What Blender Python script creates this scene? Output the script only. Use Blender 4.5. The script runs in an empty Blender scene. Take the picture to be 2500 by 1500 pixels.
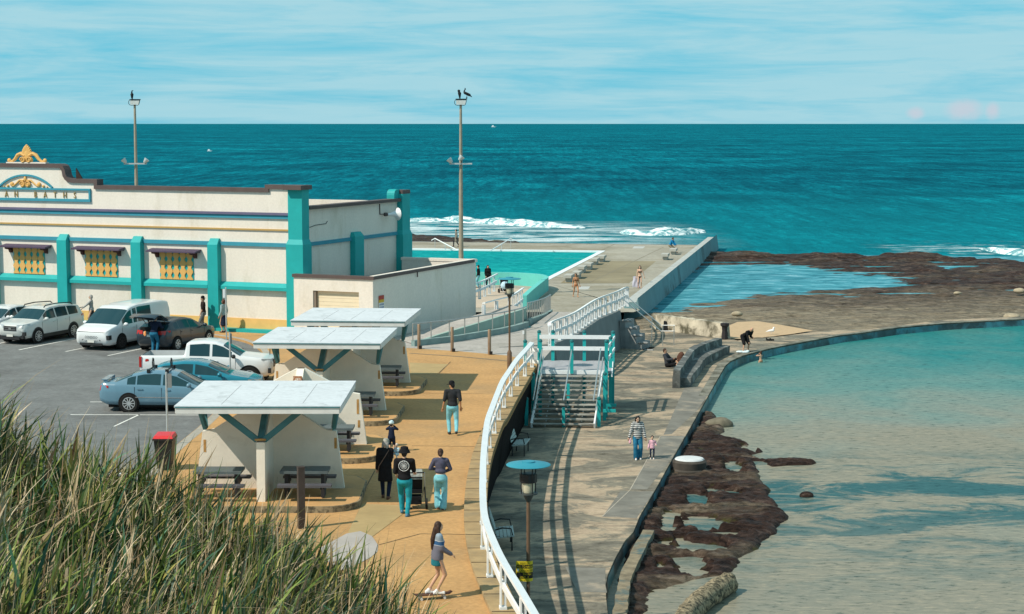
import bpy, bmesh, math, random
from mathutils import Vector, Matrix, noise as mnoise
SC = bpy.context.scene
COL = SC.collection
random.seed(7)
# ------------------------------------------------------------------ camera
FPX, CAMH = 4450.0, 10.3
PITCH = math.atan(448.0 / 4450.0)
cam_d = bpy.data.cameras.new('camera'); cam = bpy.data.objects.new('camera', cam_d); COL.objects.link(cam)
cam.location = (0, 0, CAMH); cam.rotation_euler = (math.radians(90) - PITCH, 0, 0)
cam_d.sensor_width = 36; cam_d.lens = 36 * FPX / 2500; cam_d.clip_start = 0.5; cam_d.clip_end = 200000
SC.camera = cam
# ------------------------------------------------------------------ light
SUN_EL, SUN_A = math.radians(47), math.radians(30)       # shadows run towards (cos A, sin A)
to_sun = Vector((-math.cos(SUN_A) * math.cos(SUN_EL), -math.sin(SUN_A) * math.cos(SUN_EL), math.sin(SUN_EL)))
sd = bpy.data.lights.new('sun', 'SUN'); so = bpy.data.objects.new('sun', sd); COL.objects.link(so)
sd.energy = 4.6; sd.angle = math.radians(0.5); sd.color = (1.0, 0.91, 0.77)
so.rotation_euler = (-to_sun).to_track_quat('-Z', 'Y').to_euler(); so.location = to_sun * 60
SC.view_settings.view_transform = 'Standard'; SC.view_settings.look = 'None'
SC.view_settings.exposure = 0.0; SC.view_settings.gamma = 1.0
w = bpy.data.worlds.new('World'); SC.world = w; w.use_nodes = True
def world():
    nt = w.node_tree; nt.nodes.clear(); N = nt.nodes.new; L = nt.links.new
    out = N('ShaderNodeOutputWorld'); bg = N('ShaderNodeBackground'); bg.inputs[1].default_value = 0.085
    sky = N('ShaderNodeTexSky'); sky.sky_type = 'NISHITA'; sky.sun_disc = False
    sky.sun_elevation = SUN_EL; sky.sun_rotation = math.atan2(to_sun.x, to_sun.y)
    sky.air_density = 1.0; sky.dust_density = 0.6; sky.ozone_density = 1.2
    tint = N('ShaderNodeMix'); tint.data_type = 'RGBA'; tint.blend_type = 'MULTIPLY'; tint.inputs[0].default_value = 1
    L(sky.outputs[0], tint.inputs[6]); tint.inputs[7].default_value = (0.40, 0.92, 1.0, 1)
    tc = N('ShaderNodeTexCoord'); mp = N('ShaderNodeMapping'); mp.inputs['Scale'].default_value = (7, 7, 80)
    mp.inputs['Rotation'].default_value = (0, math.radians(1.2), 0)
    L(tc.outputs['Generated'], mp.inputs[0])
    n1 = N('ShaderNodeTexNoise'); n1.inputs['Scale'].default_value = 1.0; n1.inputs['Detail'].default_value = 9; n1.inputs['Roughness'].default_value = .62
    n1.inputs['Distortion'].default_value = .35
    L(mp.outputs[0], n1.inputs['Vector'])
    r1 = N('ShaderNodeValToRGB'); r1.color_ramp.elements[0].position = .30; r1.color_ramp.elements[1].position = .56
    L(n1.outputs[0], r1.inputs[0])
    mp2 = N('ShaderNodeMapping'); mp2.inputs['Scale'].default_value = (22, 22, 230); L(tc.outputs['Generated'], mp2.inputs[0])
    n2 = N('ShaderNodeTexNoise'); n2.inputs['Detail'].default_value = 8; n2.inputs['Roughness'].default_value = .6; L(mp2.outputs[0], n2.inputs['Vector']); n2.inputs['Scale'].default_value = 1
    ma = N('ShaderNodeMath'); ma.operation = 'MULTIPLY_ADD'; L(n2.outputs[0], ma.inputs[0]); ma.inputs[1].default_value = .35; ma.inputs[2].default_value = .68
    mm = N('ShaderNodeMath'); mm.operation = 'MULTIPLY'; L(r1.outputs[0], mm.inputs[0]); L(ma.outputs[0], mm.inputs[1])
    cl = N('ShaderNodeMix'); cl.data_type = 'RGBA'; L(mm.outputs[0], cl.inputs[0])
    sx = N('ShaderNodeSeparateXYZ'); L(tc.outputs['Generated'], sx.inputs[0])
    lo = N('ShaderNodeMapRange'); lo.interpolation_type = 'SMOOTHSTEP'; L(sx.outputs[2], lo.inputs[0]); lo.inputs[1].default_value = .05; lo.inputs[2].default_value = .35; lo.inputs[3].default_value = .9; lo.inputs[4].default_value = 0
    base = N('ShaderNodeMix'); base.data_type = 'RGBA'; L(lo.outputs[0], base.inputs[0]); L(tint.outputs[2], base.inputs[6]); base.inputs[7].default_value = (1.5, 6.7, 9.0, 1)
    L(base.outputs[2], cl.inputs[6]); cl.inputs[7].default_value = (4.9, 8.1, 9.0, 1)
    # two small far cumulus low on the right
    mp3 = N('ShaderNodeMapping'); mp3.inputs['Scale'].default_value = (150, 150, 170); L(tc.outputs['Generated'], mp3.inputs[0])
    n3 = N('ShaderNodeTexNoise'); n3.inputs['Scale'].default_value = 1; n3.inputs['Detail'].default_value = 5; L(mp3.outputs[0], n3.inputs['Vector'])
    prev = None
    for (az, el, ra, re) in ((.2395, .0070, .0125, .0075), (.2535, .0066, .0050, .0060), (.2150, .0056, .0060, .0045)):
        def gauss(sock, c, r):
            a = N('ShaderNodeMath'); a.operation = 'SUBTRACT'; L(sock, a.inputs[0]); a.inputs[1].default_value = c
            b = N('ShaderNodeMath'); b.operation = 'DIVIDE'; L(a.outputs[0], b.inputs[0]); b.inputs[1].default_value = r
            d = N('ShaderNodeMath'); d.operation = 'POWER'; L(b.outputs[0], d.inputs[0]); d.inputs[1].default_value = 2
            return d.outputs[0]
        s = N('ShaderNodeMath'); s.operation = 'ADD'; L(gauss(sx.outputs[0], az, ra), s.inputs[0]); L(gauss(sx.outputs[2], el, re), s.inputs[1])
        i = N('ShaderNodeMath'); i.operation = 'SUBTRACT'; i.use_clamp = True; i.inputs[0].default_value = 1; L(s.outputs[0], i.inputs[1])
        if prev is None: prev = i.outputs[0]
        else:
            m = N('ShaderNodeMath'); m.operation = 'MAXIMUM'; L(prev, m.inputs[0]); L(i.outputs[0], m.inputs[1]); prev = m.outputs[0]
    t = N('ShaderNodeMath'); t.operation = 'MULTIPLY_ADD'; L(n3.outputs[0], t.inputs[0]); t.inputs[1].default_value = 1.7; t.inputs[2].default_value = -.72
    k = N('ShaderNodeMath'); k.operation = 'ADD'; k.use_clamp = True; L(prev, k.inputs[0]); L(t.outputs[0], k.inputs[1])
    k2 = N('ShaderNodeMath'); k2.operation = 'MULTIPLY'; L(k.outputs[0], k2.inputs[0]); L(prev, k2.inputs[1])
    k3 = N('ShaderNodeMath'); k3.operation = 'MULTIPLY'; k3.use_clamp = True; L(k2.outputs[0], k3.inputs[0]); k3.inputs[1].default_value = .75
    cu = N('ShaderNodeMix'); cu.data_type = 'RGBA'; L(k3.outputs[0], cu.inputs[0]); L(cl.outputs[2], cu.inputs[6]); cu.inputs[7].default_value = (7.0, 7.3, 8.3, 1)
    L(cu.outputs[2], bg.inputs[0]); L(bg.outputs[0], out.inputs[0])
world()

# ------------------------------------------------------------------ where things are: a pixel of the photo to a point of the place
LOW = -1.9          # lower concourse and pool deck
CANOE = -2.3        # water of the wading pool
SEA = -2.7
def ray(px, py):
    u, v = (px - 1250) / FPX, (750 - py) / FPX
    c, s = math.cos(PITCH), math.sin(PITCH)
    return Vector((u, c + v * s, -s + v * c))
def G(px, py, h=0.0):
    d = ray(px, py); t = (h - CAMH) / d.z
    return Vector((d.x * t, d.y * t, h))
def AT(px, py, y):
    d = ray(px, py); t = y / d.y
    return Vector((d.x * t, y, CAMH + d.z * t))

# ------------------------------------------------------------------ mesh builder
class MB:
    def __init__(s): s.v = []; s.f = []; s.m = []; s.mi = 0
    def add(s, vs, fs):
        o = len(s.v); s.v += [tuple(p) for p in vs]; s.f += [tuple(i + o for i in f) for f in fs]; s.m += [s.mi] * len(fs); return s
    def box(s, c, d, rz=0.0, M=None):
        x, y, z = d[0] / 2, d[1] / 2, d[2] / 2
        R = M if M is not None else Matrix.Rotation(rz, 3, 'Z'); c = Vector(c)
        vs = [c + R @ Vector((a * x, b * y, e * z)) for e in (-1, 1) for a, b in ((-1, -1), (1, -1), (1, 1), (-1, 1))]
        return s.add(vs, [(3, 2, 1, 0), (4, 5, 6, 7), (0, 1, 5, 4), (1, 2, 6, 5), (2, 3, 7, 6), (3, 0, 4, 7)])
    def beam(s, a, b, wd, ht, up=Vector((0, 0, 1))):
        a, b = Vector(a), Vector(b); d = (b - a)
        if d.length < 1e-6: return s
        z = d.normalized(); x = z.cross(up)
        if x.length < 1e-4: x = z.cross(Vector((1, 0, 0)))
        x.normalize(); y = x.cross(z)
        vs = [p + x * i * wd / 2 + y * j * ht / 2 for p in (a, b) for i, j in ((-1, -1), (1, -1), (1, 1), (-1, 1))]
        return s.add(vs, [(3, 2, 1, 0), (4, 5, 6, 7), (0, 1, 5, 4), (1, 2, 6, 5), (2, 3, 7, 6), (3, 0, 4, 7)])
    def tube(s, pts, r, n=8, cap=True):
        pts = [Vector(p) for p in pts]; rs = r if isinstance(r, (list, tuple)) else [r] * len(pts)
        vs = []; ref = None
        for i, p in enumerate(pts):
            a = pts[max(i - 1, 0)]; b = pts[min(i + 1, len(pts) - 1)]; t = (b - a).normalized()
            if ref is None: ref = t.cross(Vector((0, 0, 1))); ref = ref if ref.length > .01 else Vector((1, 0, 0))
            ref = (ref - t * ref.dot(t)).normalized(); q = t.cross(ref)
            vs += [p + (ref * math.cos(k * 2 * math.pi / n) + q * math.sin(k * 2 * math.pi / n)) * rs[i] for k in range(n)]
        fs = [(i * n + k, i * n + (k + 1) % n, (i + 1) * n + (k + 1) % n, (i + 1) * n + k) for i in range(len(pts) - 1) for k in range(n)]
        if cap: fs += [tuple(range(n - 1, -1, -1)), tuple((len(pts) - 1) * n + k for k in range(n))]
        return s.add(vs, fs)
    def lathe(s, prof, n=16, c=(0, 0, 0), M=None):
        c = Vector(c); M = M or Matrix.Identity(3); vs = []
        for r, z in prof: vs += [c + M @ Vector((r * math.cos(k * 2 * math.pi / n), r * math.sin(k * 2 * math.pi / n), z)) for k in range(n)]
        m = len(prof)
        fs = [(i * n + k, i * n + (k + 1) % n, (i + 1) * n + (k + 1) % n, (i + 1) * n + k) for i in range(m - 1) for k in range(n)]
        fs += [tuple(range(n - 1, -1, -1)), tuple((m - 1) * n + k for k in range(n))]
        return s.add(vs, fs)
    def ell(s, c, r, M=None, n=12, m=8):
        c = Vector(c); M = M or Matrix.Identity(3); vs = [c + M @ Vector((0, 0, -r[2]))]
        for i in range(1, m):
            a = -math.pi / 2 + math.pi * i / m
            vs += [c + M @ Vector((r[0] * math.cos(a) * math.cos(k * 2 * math.pi / n), r[1] * math.cos(a) * math.sin(k * 2 * math.pi / n), r[2] * math.sin(a))) for k in range(n)]
        vs.append(c + M @ Vector((0, 0, r[2])))
        fs = [(0, 1 + (k + 1) % n, 1 + k) for k in range(n)]
        fs += [(1 + i * n + k, 1 + i * n + (k + 1) % n, 1 + (i + 1) * n + (k + 1) % n, 1 + (i + 1) * n + k) for i in range(m - 2) for k in range(n)]
        b = 1 + (m - 2) * n
        fs += [(b + k, b + (k + 1) % n, len(vs) - 1) for k in range(n)]
        return s.add(vs, fs)
    def cap(s, a, ra, b, rb, n=10):      # tapered capsule
        a, b = Vector(a), Vector(b); d = b - a
        if d.length < 1e-5: return s.ell(a, (ra, ra, ra), n=n, m=6)
        z = d.normalized(); x = z.cross(Vector((0.31, 0.9, 0.2))).normalized(); y = z.cross(x)
        rings = [(a - z * ra * math.cos(t), ra * math.sin(t)) for t in (.25, .7, 1.15, 1.57)] + [(b + z * rb * math.cos(t), rb * math.sin(t)) for t in (1.57, 1.15, .7, .25)]
        vs = [c + (x * math.cos(k * 2 * math.pi / n) + y * math.sin(k * 2 * math.pi / n)) * r for c, r in rings for k in range(n)]
        m = len(rings)
        fs = [(i * n + k, i * n + (k + 1) % n, (i + 1) * n + (k + 1) % n, (i + 1) * n + k) for i in range(m - 1) for k in range(n)]
        fs += [tuple(range(n - 1, -1, -1)), tuple((m - 1) * n + k for k in range(n))]
        return s.add(vs, fs)
    def prism(s, poly, z0, z1, M=None):   # poly in local xy, extruded along local z; M maps to 3-D (4x4)
        n = len(poly); M = M or Matrix.Identity(4)
        ar = sum(poly[i][0] * poly[(i + 1) % n][1] - poly[(i + 1) % n][0] * poly[i][1] for i in range(n))
        if ar < 0: poly = list(reversed(poly))
        vs = [M @ Vector((p[0], p[1], z0)) for p in poly] + [M @ Vector((p[0], p[1], z1)) for p in poly]
        fs = [tuple(range(n - 1, -1, -1)), tuple(range(n, 2 * n))] + [(i, (i + 1) % n, n + (i + 1) % n, n + i) for i in range(n)]
        return s.add(vs, fs)
    def sweep(s, path, sec, closed_sec=True):   # sec: list of (side, up) offsets; side = left of travel
        path = [Vector(p) for p in path]; n = len(sec); vs = []
        for i, p in enumerate(path):
            a = path[max(i - 1, 0)]; b = path[min(i + 1, len(path) - 1)]; t = (b - a); t.z = 0; t.normalize()
            lf = Vector((-t.y, t.x, 0))
            vs += [p + lf * q[0] + Vector((0, 0, q[1])) for q in sec]
        fs = []
        for i in range(len(path) - 1):
            for k in range(n if closed_sec else n - 1):
                fs.append((i * n + k, i * n + (k + 1) % n, (i + 1) * n + (k + 1) % n, (i + 1) * n + k))
        if closed_sec: fs += [tuple(range(n - 1, -1, -1)), tuple((len(path) - 1) * n + k for k in range(n))]
        return s.add(vs, fs)
    def build(s, name, mat, parent=None, smooth=False, fix=True):
        me = bpy.data.meshes.new(name); me.from_pydata(s.v, [], s.f)
        mats = mat if isinstance(mat, (list, tuple)) else [mat]
        for m in mats: me.materials.append(m)
        if len(mats) > 1: me.polygons.foreach_set('material_index', s.m)
        if fix:
            bm = bmesh.new(); bm.from_mesh(me); bmesh.ops.recalc_face_normals(bm, faces=bm.faces); bm.to_mesh(me); bm.free()
        if smooth:
            me.polygons.foreach_set('use_smooth', [True] * len(me.polygons))
            if smooth != 'all':
                try: me.set_sharp_from_angle(angle=math.radians(38))
                except Exception: pass
        me.update()
        o = bpy.data.objects.new(name, me); COL.objects.link(o)
        if parent is not None: o.parent = parent
        return o

def tag(o, label, cat, group=None, kind=None):
    o['label'] = label; o['category'] = cat
    if group: o['group'] = group
    if kind: o['kind'] = kind
    return o
def thing(name, label, cat, loc=(0, 0, 0), rz=0.0, group=None, scale=1.0):
    o = bpy.data.objects.new(name, None); COL.objects.link(o); o.empty_display_size = .2
    o.location = loc; o.rotation_euler = (0, 0, rz); o.scale = (scale,) * 3
    return tag(o, label, cat, group)
def struct(o, kind='structure'): o['kind'] = kind; return o
def dup(root, loc, rz=0.0, label=None, scale=None):
    r = root.copy(); COL.objects.link(r); r.location = loc; r.rotation_euler = (0, 0, rz)
    if scale: r.scale = (scale,) * 3
    if label: r['label'] = label
    for ch in list(root.children):
        c = ch.copy(); COL.objects.link(c); c.parent = r
        for g in list(ch.children):
            d = g.copy(); COL.objects.link(d); d.parent = c
    return r
def catmull(pts, k=6):
    pts = [Vector(p) for p in pts]; out = []
    for i in range(len(pts) - 1):
        p0, p1, p2, p3 = pts[max(i - 1, 0)], pts[i], pts[i + 1], pts[min(i + 2, len(pts) - 1)]
        for j in range(k):
            t = j / k
            out.append(.5 * ((2 * p1) + (p2 - p0) * t + (2 * p0 - 5 * p1 + 4 * p2 - p3) * t * t + (3 * p1 - p0 - 3 * p2 + p3) * t ** 3))
    out.append(pts[-1]); return out
def resample(path, step):
    out = [path[0].copy()]; acc = 0
    for a, b in zip(path, path[1:]):
        d = (b - a).length; pos = step - acc
        while pos <= d: out.append(a.lerp(b, pos / d)); pos += step
        acc = (acc + d) % step
    return out
def inpoly(x, y, poly):
    c = False; j = len(poly) - 1
    for i in range(len(poly)):
        xi, yi = poly[i][0], poly[i][1]; xj, yj = poly[j][0], poly[j][1]
        if (yi > y) != (yj > y) and x < (xj - xi) * (y - yi) / (yj - yi) + xi: c = not c
        j = i
    return c
def pdist(x, y, poly):
    best = 1e9
    for i in range(len(poly)):
        ax, ay = poly[i][0], poly[i][1]; bx, by = poly[(i + 1) % len(poly)][0], poly[(i + 1) % len(poly)][1]
        dx, dy = bx - ax, by - ay; l = dx * dx + dy * dy
        t = max(0, min(1, ((x - ax) * dx + (y - ay) * dy) / l)) if l else 0
        best = min(best, (x - ax - t * dx) ** 2 + (y - ay - t * dy) ** 2)
    d = math.sqrt(best); return d if inpoly(x, y, poly) else -d
def sstep(a, b, x):
    t = max(0, min(1, (x - a) / (b - a))); return t * t * (3 - 2 * t)

# ------------------------------------------------------------------ materials
def nodes(name):
    m = bpy.data.materials.new(name); m.use_nodes = True; nt = m.node_tree
    return m, nt, nt.nodes.new, nt.links.new, nt.nodes['Principled BSDF']
def setspec(b, v):
    if 'Specular IOR Level' in b.inputs: b.inputs['Specular IOR Level'].default_value = v
def ramp(N, stops, interp='LINEAR'):
    r = N('ShaderNodeValToRGB'); e = r.color_ramp.elements; r.color_ramp.interpolation = interp
    e[0].position = stops[0][0]; e[0].color = (*stops[0][1], 1)
    e[1].position = stops[-1][0]; e[1].color = (*stops[-1][1], 1)
    for p, c in stops[1:-1]:
        x = e.new(p); x.color = (*c, 1)
    return r
def noisen(N, L, vec, scale, detail=4, rough=.55, dist=0):
    n = N('ShaderNodeTexNoise'); n.inputs['Scale'].default_value = scale; n.inputs['Detail'].default_value = detail
    n.inputs['Roughness'].default_value = rough; n.inputs['Distortion'].default_value = dist
    if vec is not None: L(vec, n.inputs['Vector'])
    return n
def mixc(N, L, fac, a, b, mode='MIX'):
    m = N('ShaderNodeMix'); m.data_type = 'RGBA'; m.blend_type = mode
    if hasattr(fac, 'default_value') or hasattr(fac, 'links'): L(fac, m.inputs[0])
    else: m.inputs[0].default_value = fac
    for s, i in ((a, 6), (b, 7)):
        if hasattr(s, 'links'): L(s, m.inputs[i])
        else: m.inputs[i].default_value = (*s, 1)
    return m.outputs[2]
def coords(N, L, scale=(1, 1, 1), rot=(0, 0, 0)):
    tc = N('ShaderNodeTexCoord'); mp = N('ShaderNodeMapping'); mp.inputs['Scale'].default_value = scale; mp.inputs['Rotation'].default_value = rot
    L(tc.outputs['Object'], mp.inputs[0]); return mp.outputs[0]
MC = {}
def M(name, col, rough=.75, var=.12, scale=5.0, bump=0.0, bscale=40.0, metal=0.0, spec=.3, stain=None, stainpos=(.55, .75), sscale=3.0, stretch=(1, 1, 1), coat=0.0, speck=None):
    if name in MC: return MC[name]
    m, nt, N, L, b = nodes(name); MC[name] = m
    v = coords(N, L, stretch)
    n = noisen(N, L, v, scale, 6, .6)
    lo = tuple(max(0, c * (1 - var)) for c in col); hi = tuple(min(1, c * (1 + var)) for c in col)
    r = ramp(N, [(.3, lo), (.7, hi)]); L(n.outputs[0], r.inputs[0]); c = r.outputs[0]
    if stain:
        n2 = noisen(N, L, v, sscale, 8, .65, .4); r2 = ramp(N, [(stainpos[0], (0, 0, 0)), (stainpos[1], (1, 1, 1))]); L(n2.outputs[0], r2.inputs[0])
        c = mixc(N, L, r2.outputs[0], c, stain)
    if speck:
        n3 = noisen(N, L, coords(N, L), speck[0], 3, .7); r3 = ramp(N, [(.30, (1 - speck[1],) * 3), (.5, (1, 1, 1)), (.70, (1 + speck[1],) * 3)]); L(n3.outputs[0], r3.inputs[0]); c = mixc(N, L, 1.0, c, r3.outputs[0], 'MULTIPLY')
    L(c, b.inputs['Base Color']); b.inputs['Roughness'].default_value = rough; b.inputs['Metallic'].default_value = metal; setspec(b, spec)
    if coat: b.inputs['Coat Weight'].default_value = coat; b.inputs['Coat Roughness'].default_value = .06
    if bump:
        nb = noisen(N, L, v, bscale, 4, .6); bp = N('ShaderNodeBump'); bp.inputs['Strength'].default_value = bump; bp.inputs['Distance'].default_value = .02
        L(nb.outputs[0], bp.inputs['Height']); L(bp.outputs[0], b.inputs['Normal'])
    return m
def paint(name, col, rough=.28): return M(name, col, rough, .03, 2.0, spec=.5, coat=.6)
def cloth(name, col, var=.25): return M(name, col, .9, var, 9.0, .25, 14.0, spec=.1)

def waterout(nt, N, L, b, col, normal, tint, rough, fac):
    """light scattered in the water plus a weak, coloured reflection of the sky"""
    d = N('ShaderNodeBsdfDiffuse'); g = N('ShaderNodeBsdfGlossy'); m = N('ShaderNodeMixShader'); out = nt.nodes['Material Output']
    L(col, d.inputs['Color']); g.inputs['Color'].default_value = (*tint, 1); g.inputs['Roughness'].default_value = rough
    if normal is not None: L(normal, d.inputs['Normal']); L(normal, g.inputs['Normal'])
    m.inputs[0].default_value = fac; L(d.outputs[0], m.inputs[1]); L(g.outputs[0], m.inputs[2]); L(m.outputs[0], out.inputs['Surface']); nt.nodes.remove(b)
# ================================================================== SETTING
def mat_sea():
    m, nt, N, L, b = nodes('sea_water')
    v = coords(N, L, (1, 1, 1))
    def st(sx, sy, d=5, r=.6, dist=.3):
        mp = N('ShaderNodeMapping'); mp.inputs['Scale'].default_value = (sx, sy, 1); L(v, mp.inputs[0]); return noisen(N, L, mp.outputs[0], 1.0, d, r, dist)
    big = st(.0025, .009); mid = st(.035, .02, 6, .72); sm = st(1.0, .34, 7, .78, .6); fa = st(.42, .03, 6, .75)
    c = ramp(N, [(.3, (.0008, .075, .108)), (.55, (.0012, .12, .162)), (.75, (.002, .18, .22))]); L(big.outputs[0], c.inputs[0])
    c2 = ramp(N, [(.36, (.35, .46, .52)), (.5, (.95, .95, .95)), (.64, (1.6, 1.5, 1.45))]); L(mid.outputs[0], c2.inputs[0])
    col = mixc(N, L, 1.0, c.outputs[0], c2.outputs[0], 'MULTIPLY')
    c3 = ramp(N, [(.38, (.16, .30, .36)), (.48, (.90, .92, .92)), (.55, (1.05, 1.05, 1.05)), (.66, (2.6, 2.1, 1.9))]); L(sm.outputs[0], c3.inputs[0])  # wave glints and dark streaks put into the water colour
    col = mixc(N, L, 1.0, col, c3.outputs[0], 'MULTIPLY')
    c4 = ramp(N, [(.37, (.40, .54, .60)), (.5, (.97, .97, .97)), (.63, (1.7, 1.55, 1.45))]); L(fa.outputs[0], c4.inputs[0]); col = mixc(N, L, 1.0, col, c4.outputs[0], 'MULTIPLY')
    sp = N('ShaderNodeSeparateXYZ'); L(v, sp.inputs[0])
    def mr(s, a, b_, o0=0, o1=1):
        r = N('ShaderNodeMapRange'); r.interpolation_type = 'SMOOTHSTEP'; L(s, r.inputs[0]); r.inputs[1].default_value = a; r.inputs[2].default_value = b_; r.inputs[3].default_value = o0; r.inputs[4].default_value = o1; return r.outputs[0]
    def mul(a, b_, op='MULTIPLY'):
        q = N('ShaderNodeMath'); q.operation = op
        for s, i in ((a, 0), (b_, 1)):
            if hasattr(s, 'links'): L(s, q.inputs[i])
            else: q.inputs[i].default_value = s
        return q.outputs[0]
    # shallow water over the reef is paler, wash of foam inside the break
    shal = mul(mr(sp.outputs[1], 420, 190), .45); col = mixc(N, L, shal, col, (.005, .23, .26))
    zone = mul(mr(sp.outputs[1], 188, 197), mr(sp.outputs[1], 246, 232))
    zone = mul(zone, mul(mr(sp.outputs[0], -30, -18), mr(sp.outputs[0], 27, 6)))
    wash = st(.07, .16, 8, .72, 1.6); ww = mul(mr(wash.outputs[0], .41, .60), zone)
    col = mixc(N, L, mul(ww, .95), col, (.72, .80, .80))
    zone2 = mul(mul(mr(sp.outputs[1], 178, 183), mr(sp.outputs[1], 205, 190)), mul(mr(sp.outputs[0], 36, 46), 1.0))
    w2 = mul(mr(st(.12, .3, 8, .7, 1.5).outputs[0], .50, .62), zone2); col = mixc(N, L, w2, col, (.7, .78, .78))
    bp = N('ShaderNodeBump'); bp.inputs['Strength'].default_value = .9; bp.inputs['Distance'].default_value = .35; L(sm.outputs[0], bp.inputs['Height'])
    bp2 = N('ShaderNodeBump'); bp2.inputs['Strength'].default_value = .7; bp2.inputs['Distance'].default_value = 1.2; L(mid.outputs[0], bp2.inputs['Height']); L(bp.outputs[0], bp2.inputs['Normal'])
    waterout(nt, N, L, b, col, bp2.outputs[0], (.10, .62, .74), .3, .16); return m
def mat_pool():
    m, nt, N, L, b = nodes('pool_water'); v = coords(N, L, (1, 1, 1))
    n = noisen(N, L, v, 1.3, 6, .7, .6); n2 = noisen(N, L, v, .12, 3)
    r = ramp(N, [(.32, (.0, .17, .18)), (.55, (.008, .30, .30)), (.75, (.03, .42, .40))]); L(n.outputs[0], r.inputs[0])
    r2 = ramp(N, [(.3, (.8, .85, .9)), (.7, (1.15, 1.1, 1.05))]); L(n2.outputs[0], r2.inputs[0])
    col = mixc(N, L, 1.0, r.outputs[0], r2.outputs[0], 'MULTIPLY')
    bp = N('ShaderNodeBump'); bp.inputs['Strength'].default_value = .6; bp.inputs['Distance'].default_value = .12; L(n.outputs[0], bp.inputs['Height']); waterout(nt, N, L, b, col, bp.outputs[0], (.15, .75, .8), .2, .14); return m
def mat_canoe():
    m, nt, N, L, b = nodes('shallow_water'); v = coords(N, L, (1, 1, 1))
    sp = N('ShaderNodeSeparateXYZ'); L(v, sp.inputs[0])
    def mr(s, a, b_, o0=0, o1=1):
        r = N('ShaderNodeMapRange'); r.interpolation_type = 'SMOOTHSTEP'; L(s, r.inputs[0]); r.inputs[1].default_value = a; r.inputs[2].default_value = b_; r.inputs[3].default_value = o0; r.inputs[4].default_value = o1; return r.outputs[0]
    def mth(op, a, b_):
        q = N('ShaderNodeMath'); q.operation = op
        for s, i in ((a, 0), (b_, 1)):
            if hasattr(s, 'links'): L(s, q.inputs[i])
            else: q.inputs[i].default_value = s
        return q.outputs[0]
    big = noisen(N, L, v, .13, 4, .55, .4)
    # depth: deep teal at the far wall, thin over sand close by
    d = mth('ADD', mr(sp.outputs[1], 64, 108), mth('MULTIPLY', mth('SUBTRACT', big.outputs[0], .5), 1.1))
    c = ramp(N, [(0.0, (.265, .235, .175)), (.22, (.235, .245, .20)), (.55, (.135, .24, .215)), (1, (.025, .19, .19))]); L(d, c.inputs[0])
    # weed on the bottom
    mp = N('ShaderNodeMapping'); mp.inputs['Scale'].default_value = (.22, .42, 1); mp.inputs['Location'].default_value = (1.3, .4, 0); L(v, mp.inputs[0])
    wd = noisen(N, L, mp.outputs[0], 1, 10, .74, .6)
    zone = mth('MULTIPLY', mr(sp.outputs[1], 44, 60), mr(sp.outputs[1], 71, 65))
    wm = mth('MULTIPLY', mr(wd.outputs[0], .45, .57), mth('MULTIPLY', zone, .92)); col = mixc(N, L, wm, c.outputs[0], (.02, .095, .105))
    mp2 = N('ShaderNodeMapping'); mp2.inputs['Scale'].default_value = (1.7, 4.2, 1); mp2.inputs['Rotation'].default_value = (0, 0, .08); L(v, mp2.inputs[0])
    rp = noisen(N, L, mp2.outputs[0], 1.3, 7, .72, .5)
    rr = ramp(N, [(.34, (.25, .32, .32)), (.43, (.86, .89, .89)), (.54, (1.0, 1.0, 1.0)), (.66, (1.30, 1.25, 1.18))]); L(rp.outputs[0], rr.inputs[0])
    col = mixc(N, L, 1.0, col, rr.outputs[0], 'MULTIPLY')
    bp = N('ShaderNodeBump'); bp.inputs['Strength'].default_value = .35; bp.inputs['Distance'].default_value = .06; L(rp.outputs[0], bp.inputs['Height']); waterout(nt, N, L, b, col, bp.outputs[0], (.6, .9, .95), .12, .10); return m
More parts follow.
